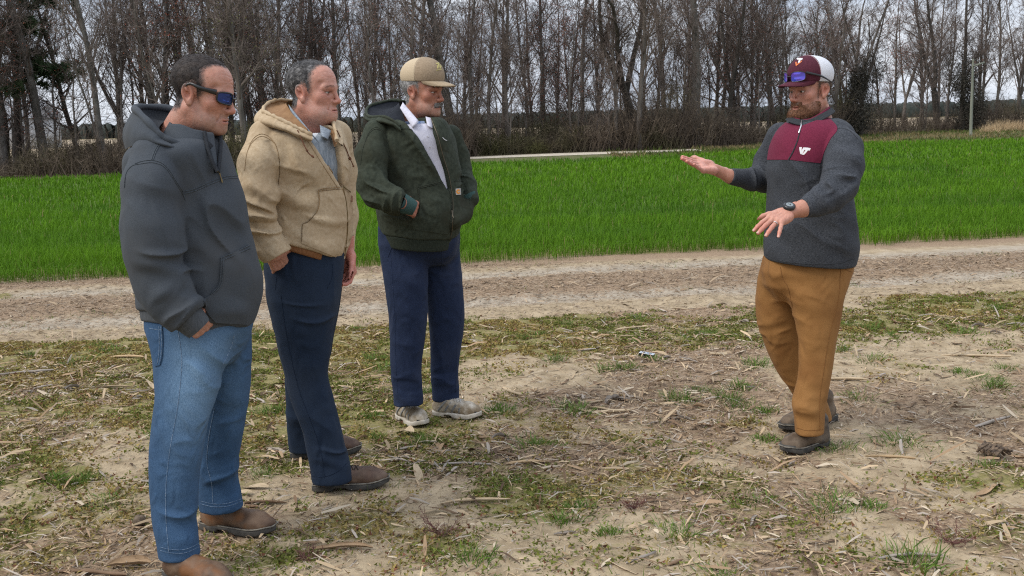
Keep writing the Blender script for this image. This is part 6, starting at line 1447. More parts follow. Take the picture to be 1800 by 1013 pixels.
    M_SN = mat('dirty_cream_sneaker', (.27, .215, .145), (.55, .50, .42), 22, 6, .8, .3, 90, c3=(.20, .15, .095), scale3=12, pos3=(.45, .62)); M_SS = mat('sneaker_sole', (.36, .32, .26), (.55, .5, .43), 20, 4, .8, .3); M_GB = mat('grey_overlay', (.14, .14, .14), (.24, .23, .21), 40, 3, .7)
    def pan(F2, uf, o, a, A_, k_=1.0):
        L_ = .29; q = MB()
        for sg in (1, -1):
            for x_, z0_, x2, z2 in ((.045, .035, .095, .095), (.085, .035, .120, .085), (.125, .035, .150, .075), (.170, .032, .175, .062)):
                Q = np.linspace(a + A_ @ np.array([x_, sg * .11, z0_]), a + A_ @ np.array([x2, sg * .11, z2]), 8); D = np.tile(-A_[:, 1] * sg, (8, 1)); P = trace(uf, None, 0, .2, 40, Q, D); Vt, Ft = tube_geo(P + A_[:, 1] * sg * .001, np.full(8, .0055), 6, .35, A_[:, 1]); q.put(Vt, Ft)
        F2.mb('side_stripes', q, M_GB, o)
        qt = MB(); a_ = np.linspace(-.7, .7, 12); qt.tube(a + (np.stack([(.236 + .046 * np.cos(a_)) * k_, .046 * np.sin(a_), .030 + .010 * np.cos(a_)], 1)) @ A_.T, .009, 7); F2.mb('toe_guard', qt, M_BLACK2, o)
    boots(F_, [(G(704, 733), G(746, 752)), (G(764, 728), G(846, 736))], M_SN, M_SS, .115, True, 'sneaker', mat('pale_lace', (.45, .43, .40), rough=.9), pan)
    # cap, hair, moustache
    M_C1 = cloth('brown_canvas', (.235, .175, .115), (.31, .235, .16), 120); M_C2 = cloth('tan_mesh', (.42, .33, .22), (.52, .42, .29), 520, bump=.8, bs=700); M_C3 = cloth('tan_bill', (.30, .23, .15), (.37, .285, .19), 150)
    cp, capf = cap(F_, O, A, s, M_C1, M_C2, M_C3, .012, .020, .03, .050, cloth('tan_stitch', (.5, .42, .3)))
    M_LG = mat('yellow_thread', (.48, .42, .16), rough=.8)
    for A_, B_ in (([(766.5, 111.5), (771.5, 110.5)], [(766.5, 113.2), (771.5, 112.2)]), ([(769.6, 113), (768.2, 121)], [(771.6, 112), (770.0, 121)]), ([(772, 114), (773, 121)], [(773.4, 113.6), (774.6, 120.6)]), ([(773.4, 117), (776, 116)], [(773.6, 118.4), (776.2, 117.4)]), ([(767, 123.4), (776, 121.6)], [(767, 124.4), (776, 122.6)])):
        V, Q = patch_geo(capf, A_, B_, 6, 3, .0022, .0005); F_.add('emblem', V, Q, M_LG, cp)
    M_HG = mat('grey_hair', (.16, .155, .15), (.40, .39, .38), 150, 3, .6, .4, 300, stretch=(.4, 1, .4), spec=.3)
    hair_piece(F_, 'hair', hs, g, lambda P: .004 + 0 * P[:, 0], O, A, s, M_HG, lambda P: np.stack([-.5 + 0 * P[:, 0], 0 * P[:, 0], -.8 + 0 * P[:, 0]], 1), 3200, (.008, .016), .00036, 5, edge=.004, lift=.25)
    M_MO = mat('grey_moustache', (.17, .155, .142), rough=.8)
    mo = lambda P: smax(hs(P / s) - .0036, np.maximum(np.maximum(np.abs(P[:, 1] / s) - .030, .089 - P[:, 0] / s), np.maximum(P[:, 2] / s + .0500 + .25 * np.clip(np.abs(P[:, 1] / s) - .008, 0, 1), -.0665 - .28 * np.abs(P[:, 1] / s) - P[:, 2] / s)), .003) * s
    V, Q = mesh_sdf(mo, np.array([.07, -.05, -.092]) * s, np.array([.13, .05, -.038]) * s, .0022); o = F_.add('moustache', V @ A.T + O, Q, M_MO); nn, _ = grad(mo, V); D = norm(np.stack([.25 + 0 * V[:, 0], np.sign(V[:, 1]) * .5, -1 + 0 * V[:, 0]], 1)); S, Fs, _ = strands(V, nn, D, 700, (.006, .011), .0004, 3); F_.add('strands', S @ A.T + O, Fs, M_MO, o, False)
    eyes(F_, O, A, s)
    for sg in (1, -1): strip_hair(F_, 'eyebrow', hs, [(.100, sg * .012, .021), (.096, sg * .028, .0255), (.082, sg * .046, .020)], (-.3, sg * .8, .15), O, A, s, mat('dark_brow', (.08, .065, .055), rough=.8), 110)
    return F_
M_BLACK2 = mat('black_rubber', (.018, .018, .019), rough=.7)

# ------------------------------------------------------------------- speaker in the maroon and grey pullover
def man_speaker():
    base = np.array([*(FEET[6][:2] * .5 + FEET[7][:2] * .5), 0.0]); F_ = Figure(base); Y = 4.85; s = 1.0; skin = (.45, .222, .160)
    A = frame(math.radians(180 + 28), math.radians(-3)); O = W(1450, 158, Y - .065) - A @ (np.array([-.010, .079, 0]) * s)
    hs = head_sdf(jw=.99, jowl=.004, neck=(.058, .067), neck_dir=(-.045, 0, -.17), nose=1.0, cheek=1.0, mouth=.003, brow=1.2)
    fy = math.pi + .75; fw = (math.cos(fy), math.sin(fy))
    torso = s_loft(rows([(209, 1388, 1477, Y, .145), (221, 1375, 1491, Y, .19), (240, 1362, 1500, Y, .215), (265, 1355, 1500, Y, .22), (300, 1351, 1497, Y, .215), (340, 1352, 1494, Y, .21), (373, 1350, 1498, Y, .215), (410, 1347, 1503, Y, .22), (432, 1345, 1506, Y, .22), (450, 1346, 1504, Y, .215), (475, 1352, 1496, Y, .205)], Y, 1), 2.3, .035)
    sl = arm([(1468, 237, 4.72, 24), (1483, 262, 4.64, 30), (1483, 292, 4.56, 32), (1474, 325, 4.50, 31), (1458, 345, 4.45, 27), (1436, 357, 4.41, 21), (1413, 366.5, 4.385, 17)], .035)
    sl2 = arm([(1372, 240, 5.02, 24), (1355, 285, 5.08, 27), (1346, 312, 5.06, 25), (1322, 316, 4.99, 18), (1284, 310.5, 4.92, 14.5)], .035)
    hemp = plane3(W(1347, 452, Y), W(1497, 464, Y), W(1400, 467, Y - .16)); hemp = plane3(W(1350, 455, Y), W(1497, 464, Y), W(1420, 470, Y - .2))
    specs = [(W(1475, 325, 4.4), np.array([.13, .2, .10]), (-.35, 0, 1), .040, .028, 2, 4), (W(1446, 350, 4.36), np.array([.10, .16, .09]), (.9, 0, .3), .045, .008, 4, 4), (W(1487, 280, 4.48), np.array([.10, .15, .12]), (.3, 0, 1), .06, .018, 6), (W(1335, 310, 4.95), np.array([.09, .2, .09]), (1, 0, .2), .040, .012, 8, 4),
             (W(1400, 400, 4.65), np.array([.22, .3, .2]), (.6, 0, .8), .09, .016, 11), (W(1480, 410, 4.7), np.array([.13, .25, .16]), (.5, 0, 1), .065, .020, 13), (W(1390, 320, 4.65), np.array([.16, .25, .16]), (1, 0, .2), .08, .015, 15), (W(1395, 250, 4.65), np.array([.14, .2, .12]), (1, 0, .4), .07, .006, 17)]
    trim = lambda P: smax(torso(P), -hemp(P), .008); core = lambda P: smin(smin(trim(P), sl(P), .010), sl2(P), .012); top_f = with_folds(core, specs, (.003, 10))
    cuffp = lambda P: np.minimum(1.0, 0 * P[:, 0] + 1)
    # flat sleeve ends
    e1 = W(1412, 366.5, 4.385); d1 = norm(W(1395, 371, 4.37) - W(1440, 356, 4.42)); e2 = W(1283, 310.5, 4.92); d2 = norm(W(1262, 304, 4.90) - W(1300, 313, 4.94))
    def sweater(P):
        d = top_f(P); return smax(smax(d, np.where(np.linalg.norm(P - e1, axis=1) < .13, (P - e1) @ d1, -1), .004), np.where(np.linalg.norm(P - e2, axis=1) < .13, (P - e2) @ d2, -1), .004)
    M_HE = mat('grey_heather_knit', (.019, .022, .027), (.078, .083, .094), 560, 4, .9, .35, 420, stretch=(.28, .28, 1.3), pos=(.36, .68), sheen=.02, spec=.15, bdist=.0015, wr=(11, .6, .012, (1, 1, .6))); M_MAR = cloth('maroon_knit', (.115, .014, .034), (.16, .022, .048), 200, wr=(14, .3, .008, (1, 1, .3))); M_DK = cloth('dark_trim', (.022, .024, .027), (.04, .043, .047), 200)
    lo, hi = bounds([W(1270, 190, 4.15), W(1530, 480, 4.15), W(1270, 190, 5.3), W(1530, 480, 5.3)], .03)
    near = legrows([(440, 1366, 1501), (470, 1371, 1498), (500, 1379, 1490), (521, 1386, 1482), (560, 1397, 1477), (596, 1405, 1470), (640, 1405, 1463), (667, 1403, 1459), (700, 1394, 1453), (715, 1393, 1450), (735, 1397, 1448), (762, 1398, 1448)], 4.80, 4.66, .90)
    far = legrows([(445, 1344, 1440), (489, 1332, 1425), (533, 1329, 1412), (568, 1331, 1411), (608, 1345, 1420), (651, 1365, 1432), (691, 1391, 1448), (715, 1404, 1456), (738, 1410, 1462)], 4.93, 5.03, .95)
    pel = rows([(435, 1356, 1495, Y, .15), (475, 1342, 1496, Y, .16), (500, 1345, 1482, Y, .13), (525, 1365, 1455, Y, .07)], Y, 1)
    jl, jf, jp = s_loft(near, 2.2), s_loft(far, 2.2), s_loft(pel, 2.3); jcore = lambda P: smin(smin(jl(P), jp(P), .04), smin(jf(P), jp(P), .04), .009)
    js = [(W(1422, 720, 4.55), np.array([.13, .2, .13]), (.15, 0, 1), .06, .022, 2, 3.5), (W(1395, 530, 4.7), np.array([.18, .3, .16]), (.6, 0, .8), .07, .012, 4), (W(1360, 590, 4.85), np.array([.12, .25, .12]), (-.35, 0, 1), .05, .013, 6), (W(1440, 600, 4.6), np.array([.12, .2, .2]), (.4, 0, .9), .09, .009, 8), (W(1440, 660, 4.58), np.array([.12, .2, .12]), (.6, 0, .8), .06, .010, 10), (W(1400, 690, 4.95), np.array([.12, .2, .13]), (.5, 0, .8), .06, .012, 12)]
    trous = with_folds(jcore, js, (.003, 13))
    filler = lambda P: np.minimum(np.minimum(np.minimum(torso(P), sl(P)), sl2(P)), np.minimum(np.minimum(jl(P), jf(P)), jp(P))) + .030
    # near hand: palm down, back of the hand to the camera, fingers spread
    hf1, _, nl1 = hand_sdf((.16, .10, .12, .16), spread=(.06, -.05, -.16, -.46), thumb=(.62, .10, .25), side=-1, sc=1.02)
    w1 = W(1384, 374, 4.37); tipm = W(1316, 417, 4.20); xd = norm(tipm - w1); zc = np.array([-.20, -.62, .76]); zd = norm(zc - xd * (zc @ xd)); H1 = np.stack([xd, np.cross(zd, xd), zd], 1)
    # far hand: palm up, turned to the camera
    hf2, _, nl2 = hand_sdf((.05, .06, .10, .16), spread=(.03, .0, -.03, -.07), thumb=(.95, -.25, .10), side=1, sc=1.0)
    w2 = W(1256, 298, 4.90); tip2 = W(1191, 283, 4.80); xd2 = norm(tip2 - w2); zc2 = np.array([.25, .62, -.72]); zd2 = norm(zc2 - xd2 * (zc2 @ xd2)); H2 = np.stack([xd2, np.cross(zd2, xd2), zd2], 1)
    hp = [hand_piece(hf1, w1, H1, (.50, .245, .175), .0022, 1.02), hand_piece(hf2, w2, H2, (.54, .275, .21), .0022)]
    fa = s_chain([e1 - d1 * .05, e1, w1 + xd * .0], [.033, .034, .029], .02); fb_ = s_chain([e2 - d2 * .05, e2, w2], [.026, .030, .027], .02)
    for ff, a_, b_ in ((fa, e1 - d1 * .06, w1), (fb_, e2 - d2 * .06, w2)):
        V, Q = mesh_sdf(ff, *bounds([a_, b_], .06), .006); hp.append((V, Q, np.ones((len(V), 3)) * np.array([.43, .205, .140]) * (.9 + .2 * fbm(V * 60, 3, 3))[:, None]))
    flo, fhi = bounds([W(1275, 190, 4.15), W(1530, 760, 4.3), W(1275, 190, 5.3), W(1530, 760, 5.3)], .02)
    zl = lambda x_: np.interp(x_, [-.12, -.055, -.038, -.03, -.008, .012, .016, .035], [-.066, -.062, -.050, .010, .034, .030, -.04, -.04]); xf = lambda P: np.interp(P[:, 2], [-.05, -.03, -.005, .02, .05], [.020, .018, .020, .026, .032])
    g = lambda P: np.maximum(np.maximum(P[:, 0] - xf(P), zl(P[:, 0]) - P[:, 2]), P[:, 2] - .052) * .8
    finish_body(F_, [head_piece(hs, O, A, s, skin, stub=beard_zone, stubc=(.16, .07, .035), stub_amt=.92, red=.95, hair=g, hairc=(.10, .06, .04))] + hp, 'bearded man speaking with both hands out, in a maroon and grey pullover and brown trousers', filler, (flo, fhi))
    ym = plane3(W(1350, 281, Y), W(1442, 289, Y - .2), W(1350, 281, Y + .3))
    jac = F_.solid('pullover', sweater, lo, hi, .0062, M_HE)
    # maroon chest panel laid over the knit, both sides of the zip
    yoke = with_folds(trim, specs, (.003, 10)); yk = lambda P: smin(yoke(P), sl(P) + .004, .012)
    V, Q = patch_geo(sweater, [(1381, 216), (1368, 228), (1358, 245), (1352, 262), (1349, 281)], [(1409, 222), (1406, 234), (1401, 250), (1394, 266), (1386, 281)], 22, 16, .0025, .002); F_.add('chest_panel', V, Q, M_MAR, jac)
    V, Q = patch_geo(sweater, [(1409, 222), (1406, 234), (1401, 250), (1394, 266), (1387, 281)], [(1455, 205), (1472, 226), (1460, 245), (1450, 266), (1442, 287)], 26, 24, .0025, .002); F_.add('chest_panel', V, Q, M_MAR, jac)
    q = MB(); seam(q, lambda P: sweater(P) - .003, [(1409, 216), (1406, 232), (1401, 250), (1394, 267), (1386, 281)], .0035, 40, 0, .5); F_.mb('zipper', q, M_DK, jac)
    q = MB(); P, g_ = line_pts(lambda P: sweater(P) - .006, [(1409, 212), (1408, 222), (1406, 228), (1404, 234)], 8, .001); q.tube(P, [.003, .003, .0045, .004, .003, .0045, .0045, .003], 6, flat=.5, up=g_); F_.mb('zip_pull', q, M_STEEL, jac)
    q = MB()
    seam(q, sweater, [(1471, 226), (1482, 226), (1496, 232), (1508, 245)], .0016, 24, .0005); seam(q, sweater, [(1442, 288), (1441, 300), (1440, 318)], .0014, 14, .0004); seam(q, lambda P: sweater(P), [(1346, 447), (1372, 459), (1400, 463), (1440, 465), (1475, 463), (1500, 455)], .0013, 50, .0004)
    F_.mb('seams', q, M_DK, jac)
    # stand collar, maroon inside
    def band(a, b, m, name, par, nu=44, nv=8, th=.006):
        a = spline([W(p[0], p[1], Y + p[2]) for p in a], nu); b = spline([W(p[0], p[1], Y + p[2]) for p in b], nu); t = np.linspace(0, 1, nv)[None, :, None]; V = (a[:, None] * (1 - t) + b[:, None] * t); c = V.reshape(-1, 3).mean(0) + (0, .09, 0); n_ = norm((V.reshape(-1, 3) - c) * (1, 1, 0)); V = V.reshape(-1, 3); k = len(V); Fg = grid_faces(nu, nv)
        per = np.concatenate([np.arange(nv), np.arange(1, nu) * nv + nv - 1, (nu - 1) * nv + np.arange(nv - 2, -1, -1), np.arange(nu - 2, 0, -1) * nv]); p2 = np.roll(per, -1)
        return F_.add(name, np.concatenate([V, V - n_ * th]), np.concatenate([Fg, Fg[:, ::-1] + k, np.stack([per, p2, p2 + k, per + k], 1)]), m, par)
    band([(1407, 210, -.105), (1422, 210, -.125), (1440, 202, -.120), (1454, 195, -.095), (1461, 190, -.03), (1460, 188, .04)], [(1409, 219, -.128), (1426, 219, -.148), (1446, 211, -.145), (1460, 203, -.118), (1468, 197, -.045), (1467, 194, .05)], M_DK, 'collar', jac)
    band([(1411, 209.5, -.098), (1424, 208, -.116), (1441, 199.5, -.112), (1453, 192, -.088), (1459, 187.5, -.03)], [(1409, 214, -.104), (1422, 213, -.122), (1440, 205, -.118), (1453, 198, -.094), (1460, 191, -.03)], M_MAR, 'collar_lining', jac)
    band([(1406, 210, -.10), (1400, 209, -.085), (1392, 206, -.05), (1388, 203, .0)], [(1408, 220, -.145), (1400, 219, -.13), (1388, 215, -.09), (1380, 211, -.02)], M_DK, 'collar', jac)
    band([(1406, 209, -.094), (1400, 207.5, -.08), (1392, 204.5, -.045)], [(1407, 214, -.098), (1400, 212, -.084), (1392, 208.5, -.049)], M_MAR, 'collar_lining', jac)
    # chest letters
    k_ = 5.065; px = lambda L_: [(1340 + a / k_, 80 + b / k_) for a, b in L_]
    M_LW = mat('white_print', (.72, .72, .73), rough=.6); M_LO = mat('orange_print', (.60, .16, .05), rough=.6)
    for m, off, dx, nm in ((M_LO, .0034, 1.6, 'letter_outline'), (M_LW, .0040, 0, 'letter')):  # orange printed outline, set slightly off behind the white letters
        for A_, B_ in (([(331, 907), (334, 935), (341, 968)], [(354, 907), (352, 935), (357, 968)]), ([(341, 968), (356, 930), (366, 912)], [(357, 968), (374, 935), (386, 914)]), ([(364, 910), (400, 911), (432, 917)], [(376, 931), (400, 933), (421, 938)]), ([(392, 925), (378, 945), (352, 972)], [(412, 928), (394, 952), (374, 974)])):
            V, Q = patch_geo(sweater, px([(a + dx, b + dx) for a, b in A_]), px([(a + dx, b + dx) for a, b in B_]), 10, 5, off, .0005); F_.add(nm, V, Q, m, jac)
    # trousers and boots
    M_BR = mat('brown_canvas_trousers', (.235, .113, .036), (.275, .136, .046), 320, 3, .85, .25, 450, c3=(.19, .085, .026), scale3=5, sheen=.02, spec=.15, bdist=.0015, wr=(10, .85, .015, (1, 1, .55))); M_BS = cloth('brown_seam', (.16, .075, .022), (.22, .10, .035))
    jlo, jhi = bounds([W(1318, 430, 4.35), W(1510, 775, 4.4), W(1318, 430, 5.3), W(1510, 750, 5.3)], .02); tr = F_.solid('trousers', lambda P: smax(trous(P), hemp(P) - .002, .006), jlo, jhi, .0066, M_BR); q = MB()
    seam(q, trous, [(1478, 470), (1473, 530), (1458, 590), (1448, 650), (1441, 700), (1441, 758)], .0015, 70, .0004); seam(q, trous, [(1482, 470), (1490, 476), (1497, 478)], .0015, 10, .0005); seam(q, trous, [(1372, 470), (1376, 490), (1385, 505), (1393, 540)], .0018, 24, .0005); seam(q, trous, [(1400, 752), (1420, 757), (1447, 755)], .0014, 16, .0003)
    F_.mb('seams', q, M_BS, tr)
    M_HB = mat('muddy_grey_brown_leather', (.080, .054, .034), (.17, .125, .085), 16, 6, .7, .4, 80, c3=(.060, .050, .042), scale3=9, pos3=(.5, .62))
    def pan(F2, uf, o, a, A_, k_=1.0):
        qt = MB(); a_ = np.linspace(-1.1, 1.1, 14); qt.tube(a + (np.stack([(.232 + .058 * np.cos(a_)) * k_, .047 * np.sin(a_), .037 + .004 * np.cos(a_)], 1)) @ A_.T, .009, 7); F2.mb('toe_guard', qt, M_RUB, o)
    boots(F_, [(G(1451, 780), G(1375, 799)), (G(1465, 736), G(1372, 760))], M_HB, M_RUB, .13, laces=mat('brown_lace', (.09, .055, .03), rough=.9), panels=pan)
    # watch and ring
    H = H1; wc = w1 + xd * -.006; q = MB(); a_ = np.linspace(0, 2 * math.pi, 25); ring_ = wc + np.outer(np.cos(a_) * .0315, H[:, 1]) + np.outer(np.sin(a_) * .0255, H[:, 2]); Vt, Ft = tube_geo(ring_, np.full(25, .0105), 8, .28, norm(ring_ - wc)); q.put(Vt, Ft); wt = F_.mb('watch', q, M_BLACK2)
    up = H[:, 2]; top = wc + up * .0275; q = MB(); q.tube(np.array([top - up * .004, top + up * .008, top + up * .010]), [.0265, .0255, .021], 20); F_.mb('watch_case', q, M_BLACK, wt)
    q = MB(); q.tube(np.array([top + up * .0100, top + up * .0112]), [.0155, .0155], 20); F_.mb('watch_face', q, mat('watch_display', (.20, .23, .24), rough=.2), wt)
    q = MB(); q.tube(np.array([top + up * .0118 + H[:, 0] * -.006, top + up * .0118 + H[:, 0] * .004 + H[:, 1] * .006]), .0012, 4); q.tube(np.array([top + up * .0118 + H[:, 1] * -.007, top + up * .0118 + H[:, 1] * .002]), .0010, 4); F_.mb('watch_hands', q, M_BLACK, wt)
    rp = w1 + H @ (np.array([.104, -.0105 * -1, .0]) * 1.02 * np.array([1, 1, 1])); rp = w1 + H @ (np.array([.108, .0145, -.002]) * 1.02); fd = norm(H @ np.array([math.cos(.16), math.sin(.16), -.12])); ra = norm(np.cross(fd, up)); rb = np.cross(ra, fd); q = MB(); q.tube(rp + np.outer(np.cos(a_) * .0108, ra) + np.outer(np.sin(a_) * .0108, rb), .0022, 6, caps=False); F_.mb('ring', q, M_STEEL)
    q = MB()
    for H_, w_, nl in ((H1, w1, nl1), (H2, w2, nl2)):
        for c, d, u_, r in nl:
            c = w_ + H_ @ c; d = H_ @ d; u_ = H_ @ u_; l_ = np.cross(u_, d); t = np.linspace(-1, 1, 5); V = np.concatenate([[c + l_ * r * .8 * x_ + d * dd + u_ * (r * .42 * (1 - x_ * x_)) for x_ in t] for dd in (-.005, .002, .0075)]); q.put(V, grid_faces(3, 5))
    F_.mb('fingernails', q, M_NAIL)
    # cap with sunglasses perched on it
    M_C1 = cloth('maroon_cap', (.060, .014, .024), (.085, .022, .034), 150); M_C2 = mat('white_cap_mesh', (.64, .65, .70), (.78, .79, .82), 900, 1, .85, .8, 900); M_C3 = cloth('maroon_bill', (.066, .016, .026), (.09, .024, .036), 150)
    cp, capf = cap(F_, O, A, s, M_C1, M_C2, M_C3, .028, .014, .08, .038, cloth('pink_stitch', (.5, .38, .38)))
    T4 = lambda L_: px(L_)
    for m, A_, B_, off in ((M_LO, [(296, 150), (298, 170), (302, 186)], [(308, 150), (307, 165), (308, 180)], .0022), (M_LO, [(302, 186), (322, 170), (352, 146)], [(306, 172), (322, 160), (356, 136)], .0022), (M_LW, [(309, 119), (335, 117), (360, 119)], [(312, 130), (334, 130), (355, 131)], .0030), (M_LW, [(328, 127), (325, 142), (319, 157)], [(343, 127), (339, 142), (331, 157)], .0030)):
        V, Q = patch_geo(capf, T4(A_), T4(B_), 10, 5, off, .0005); F_.add('letter', V, Q, m, cp)
    M_PUR = mat('violet_blue_mirror_lens', (.05, .10, .62), (.20, .08, .60), 18, 1, .10, spec=.8, metal=.5, coat=.5)
    sunglasses(F_, O, A, s, M_BLACK, M_PUR, cx=.016, rx=.116, ry=.096, z0=.066, hz=.024, span=.80, arm_back=(-.030, .034), thick=.0030)
    M_BR_ = mat('auburn_beard', (.085, .034, .016), (.20, .092, .045), 130, 3, .7, .4, 300, spec=.3, c3=(.24, .17, .13), scale3=26, pos3=(.55, .7)); M_DKH = mat('brown_hair', (.05, .03, .02), (.11, .07, .05), 130, 3, .65, .4, 300, spec=.3)
    hair_piece(F_, 'hair', hs, g, lambda P: .003 + 0 * P[:, 0], O, A, s, M_DKH, lambda P: np.stack([-.4 + 0 * P[:, 0], 0 * P[:, 0], -.8 + 0 * P[:, 0]], 1), 2600, (.006, .012), .00034, 5, edge=.005, lift=.2)
    bz = lambda q: beard_zone(q[:, 0], np.abs(q[:, 1]), q[:, 2])
    def bt(P):
        q = P / s; d = hs.bare(q); th = .004 + .011 * sstep(-.07, -.11, q[:, 2]) * sstep(.03, .08, q[:, 0]) + .004 * sstep(-.05, -.08, q[:, 2])
        z = bz(q); return smax(d - th - .0022 * (fbm(q * 95, 3, 3) - .5) * 2, (.42 - z) * .03 + .004 * (fbm(q * 120, 8, 2) - .5), .003) * s
    V, Q = mesh_sdf(bt, np.array([-.03, -.09, -.16]) * s, np.array([.125, .09, -.0]) * s, .003, 2); o = F_.add('beard', V @ A.T + O, Q, M_BR_); nn, _ = grad(bt, V)
    D = norm(np.stack([.35 + 0 * V[:, 0], np.sign(V[:, 1]) * .1, -1 + 0 * V[:, 0]], 1) + nn * .5); S, Fs, _ = strands(V, nn, D, 5200, (.006, .013), .0004, 7); F_.add('strands', S @ A.T + O, Fs, M_BR_, o, False)
    eyes(F_, O, A, s)
    for sg in (1, -1): strip_hair(F_, 'eyebrow', hs, [(.100, sg * .012, .021), (.096, sg * .028, .0255), (.082, sg * .046, .020)], (-.3, sg * .8, .15), O, A, s, mat('auburn_brow', (.12, .06, .035), rough=.8), 110)
    return F_

if 'P' not in SKIP:
    for fn in (man_grey, man_tan, man_green, man_speaker):
        fn(); print(fn.__name__, time.time() - T0)
    FINE = {'seams', 'stitching', 'pocket_stitching', 'buttons', 'fingernails', 'side_stripes', 'laces', 'strands', 'zip_tape', 'zipper', 'drawstring', 'watch_hands', 'eyebrow'}
    for o in bpy.data.objects:                       # pieces far too small to pick apart one by one
        if o.parent is not None and o.name.split('.')[0] in FINE: o['kind'] = 'stuff'
# =================================================================== GROUND COVER
def in_view(n, v0, v1, pw=1.0):
    """random ground points inside the camera's view between two distances across the track axis"""
    R = rng; out = []
    Yv = v0 + (v1 - v0) * R.random(n) ** pw; X = R.uniform(-.66, .66, n) * Yv
    return X, Yv
def ground_cover():
    R = np.random.default_rng(31)
    # --- tiny weeds
    n = 610000; X, Y = in_view(n, 2.9, 8.7, .75); v = TN[0] * X + TN[1] * Y
    mkk = moss_mask(X, Y); fine = n2(X, Y, 11, 37, 2); keep = R.random(n) < mkk * sstep(.34, .56, fine) * (.85 + .5 * sstep(5, 7.5, Y)); keep &= v < 8.3
    X, Y = X[keep], Y[keep]; n = len(X); P = np.stack([X, Y, terrain(X, Y) + R.uniform(-.002, .012, n)], 1)
    D = norm(np.stack([R.normal(0, 1, n), R.normal(0, 1, n), R.uniform(.05, .9, n)], 1)); sz = R.uniform(.008, .022, n)
    V, F = tri_twigs(P, D, sz, sz * R.uniform(.22, .45, n), R)
    tone = n2(X, Y, 2.3, 41, 3) + R.normal(0, .10, n); g = R.random(n)
    c = np.where((tone > .52)[:, None], np.array([.27, .205, .070]), np.array([.140, .155, .036])) * (.65 + .7 * g)[:, None]
    c = np.where((R.random(n) < .10)[:, None], np.array([.17, .075, .045]) * (.6 + .6 * g)[:, None], c)
    m = mat('weed_leaf', (1, 1, 1), attr=True, rough=.8, spec=.06, trans=.15)
    me = new_mesh('low_weeds', V, F, m, False, np.repeat(c, 3, 0)); add('low_weeds', me, label='yellow green moss and tiny weeds carpeting the old corn ground', cat='weeds', kind='stuff')
    print('weeds', n)
    # --- short grass in the track and between the weeds
    n = 71000; X, Y = in_view(n, 3.0, 11.3, .8); v = TN[0] * X + TN[1] * Y; q = sstep(.55, .66, n2(TU[0] * X + TU[1] * Y, v * 2.6, 1.3, 43, 3)); cl = sstep(.52, .62, n2(X, Y, 5.5, 44, 2))
    keep = R.random(n) < q * cl * np.where(v > V_NEAR, .8, .55) * np.where((v > 10.9) | ((v > 9.4) & (v < 10.0)), .4, 1); X, Y = X[keep], Y[keep]; n = len(X)
    P = np.stack([X, Y, terrain(X, Y) - .003], 1); D = norm(np.stack([R.normal(0, .6, n), R.normal(0, .6, n), np.ones(n)], 1)); V, F = tri_twigs(P, D, R.uniform(.02, .06, n), R.uniform(.0012, .0026, n), R)
    c = np.array([.11, .17, .03]) * R.uniform(.6, 1.3, (n, 1)) * np.array([1, 1, 1]); c[R.random(n) < .2] = (.26, .2, .1)
    me = new_mesh('short_grass', V, F, m, False, np.repeat(c, 3, 0)); add('short_grass', me, label='short patchy grass along the dirt track and old corn ground', cat='grass', kind='stuff')
    # --- straw and chaff
    n = 565000; X, Y = in_view(n, 2.9, 11.25, .85); v = TN[0] * X + TN[1] * Y; lm = litter_mask(X, Y)
    keep = R.random(n) < np.clip(.10 + .80 * lm ** 1.3, 0, 1) * np.where(v > V_NEAR, .75, .50); X, Y, v = X[keep], Y[keep], v[keep]; n = len(X)
    az = R.uniform(0, 6.283, n); L_ = np.exp(R.normal(math.log(.026), .68, n)).clip(.008, .16); wd = (.0012 + L_ * .085 * R.random(n) ** 2).clip(.001, .008); L_ = np.where(Y > 8, L_ * .8, L_)
    d = np.stack([np.cos(az), np.sin(az), R.normal(0, .16, n)], 1); s = np.stack([-np.sin(az), np.cos(az), R.normal(0, .35, n)], 1) * wd[:, None]; up = np.abs(d[:, 2]) * L_ * .5 + R.exponential(.005, n)
    P = np.stack([X, Y, terrain(X, Y) + up], 1); a = P - d * (L_ / 2)[:, None]; b_ = P + d * (L_ / 2)[:, None]; mid = P + np.stack([0 * X, 0 * X, L_ * R.uniform(-.02, .10, n)], 1)
    V = np.stack([a - s * .6, a + s * .6, mid - s, mid + s, b_ - s * .4, b_ + s * .4], 1).reshape(-1, 3); i = np.arange(n)[:, None] * 6
    pal = np.array([[.42, .315, .20], [.30, .205, .125], [.17, .11, .068], [.35, .295, .24], [.10, .065, .042], [.46, .38, .28]]); c = pal[R.choice(6, n, p=[.25, .25, .17, .15, .09, .09])] * R.uniform(.75, 1.2, (n, 1))
    c = np.where((v > V_NEAR)[:, None], c * .5 + .5 * np.array([.245, .185, .13]) * R.uniform(.6, 1.35, (n, 1)), c)
    me = new_mesh('straw_litter', V, np.concatenate([i + np.array([[0, 1, 3, 2]]), i + np.array([[2, 3, 5, 4]])]), mat('straw', (1, 1, 1), attr=True, rough=.85, spec=.08), False, np.repeat(c, 6, 0))
    add('straw_litter', me, label='fine straw and corn chaff strewn over the soil and track', cat='straw', kind='stuff'); print('straw', n)
    # --- crumbs of soil
    n = 10600; X, Y = in_view(n, 2.9, 8.5, .8); ico = np.array([[0, 0, 1], [.9, 0, .2], [.28, .85, .2], [-.73, .53, .2], [-.73, -.53, .2], [.28, -.85, .2]]); fc = np.array([[0, 1, 2], [0, 2, 3], [0, 3, 4], [0, 4, 5], [0, 5, 1]])
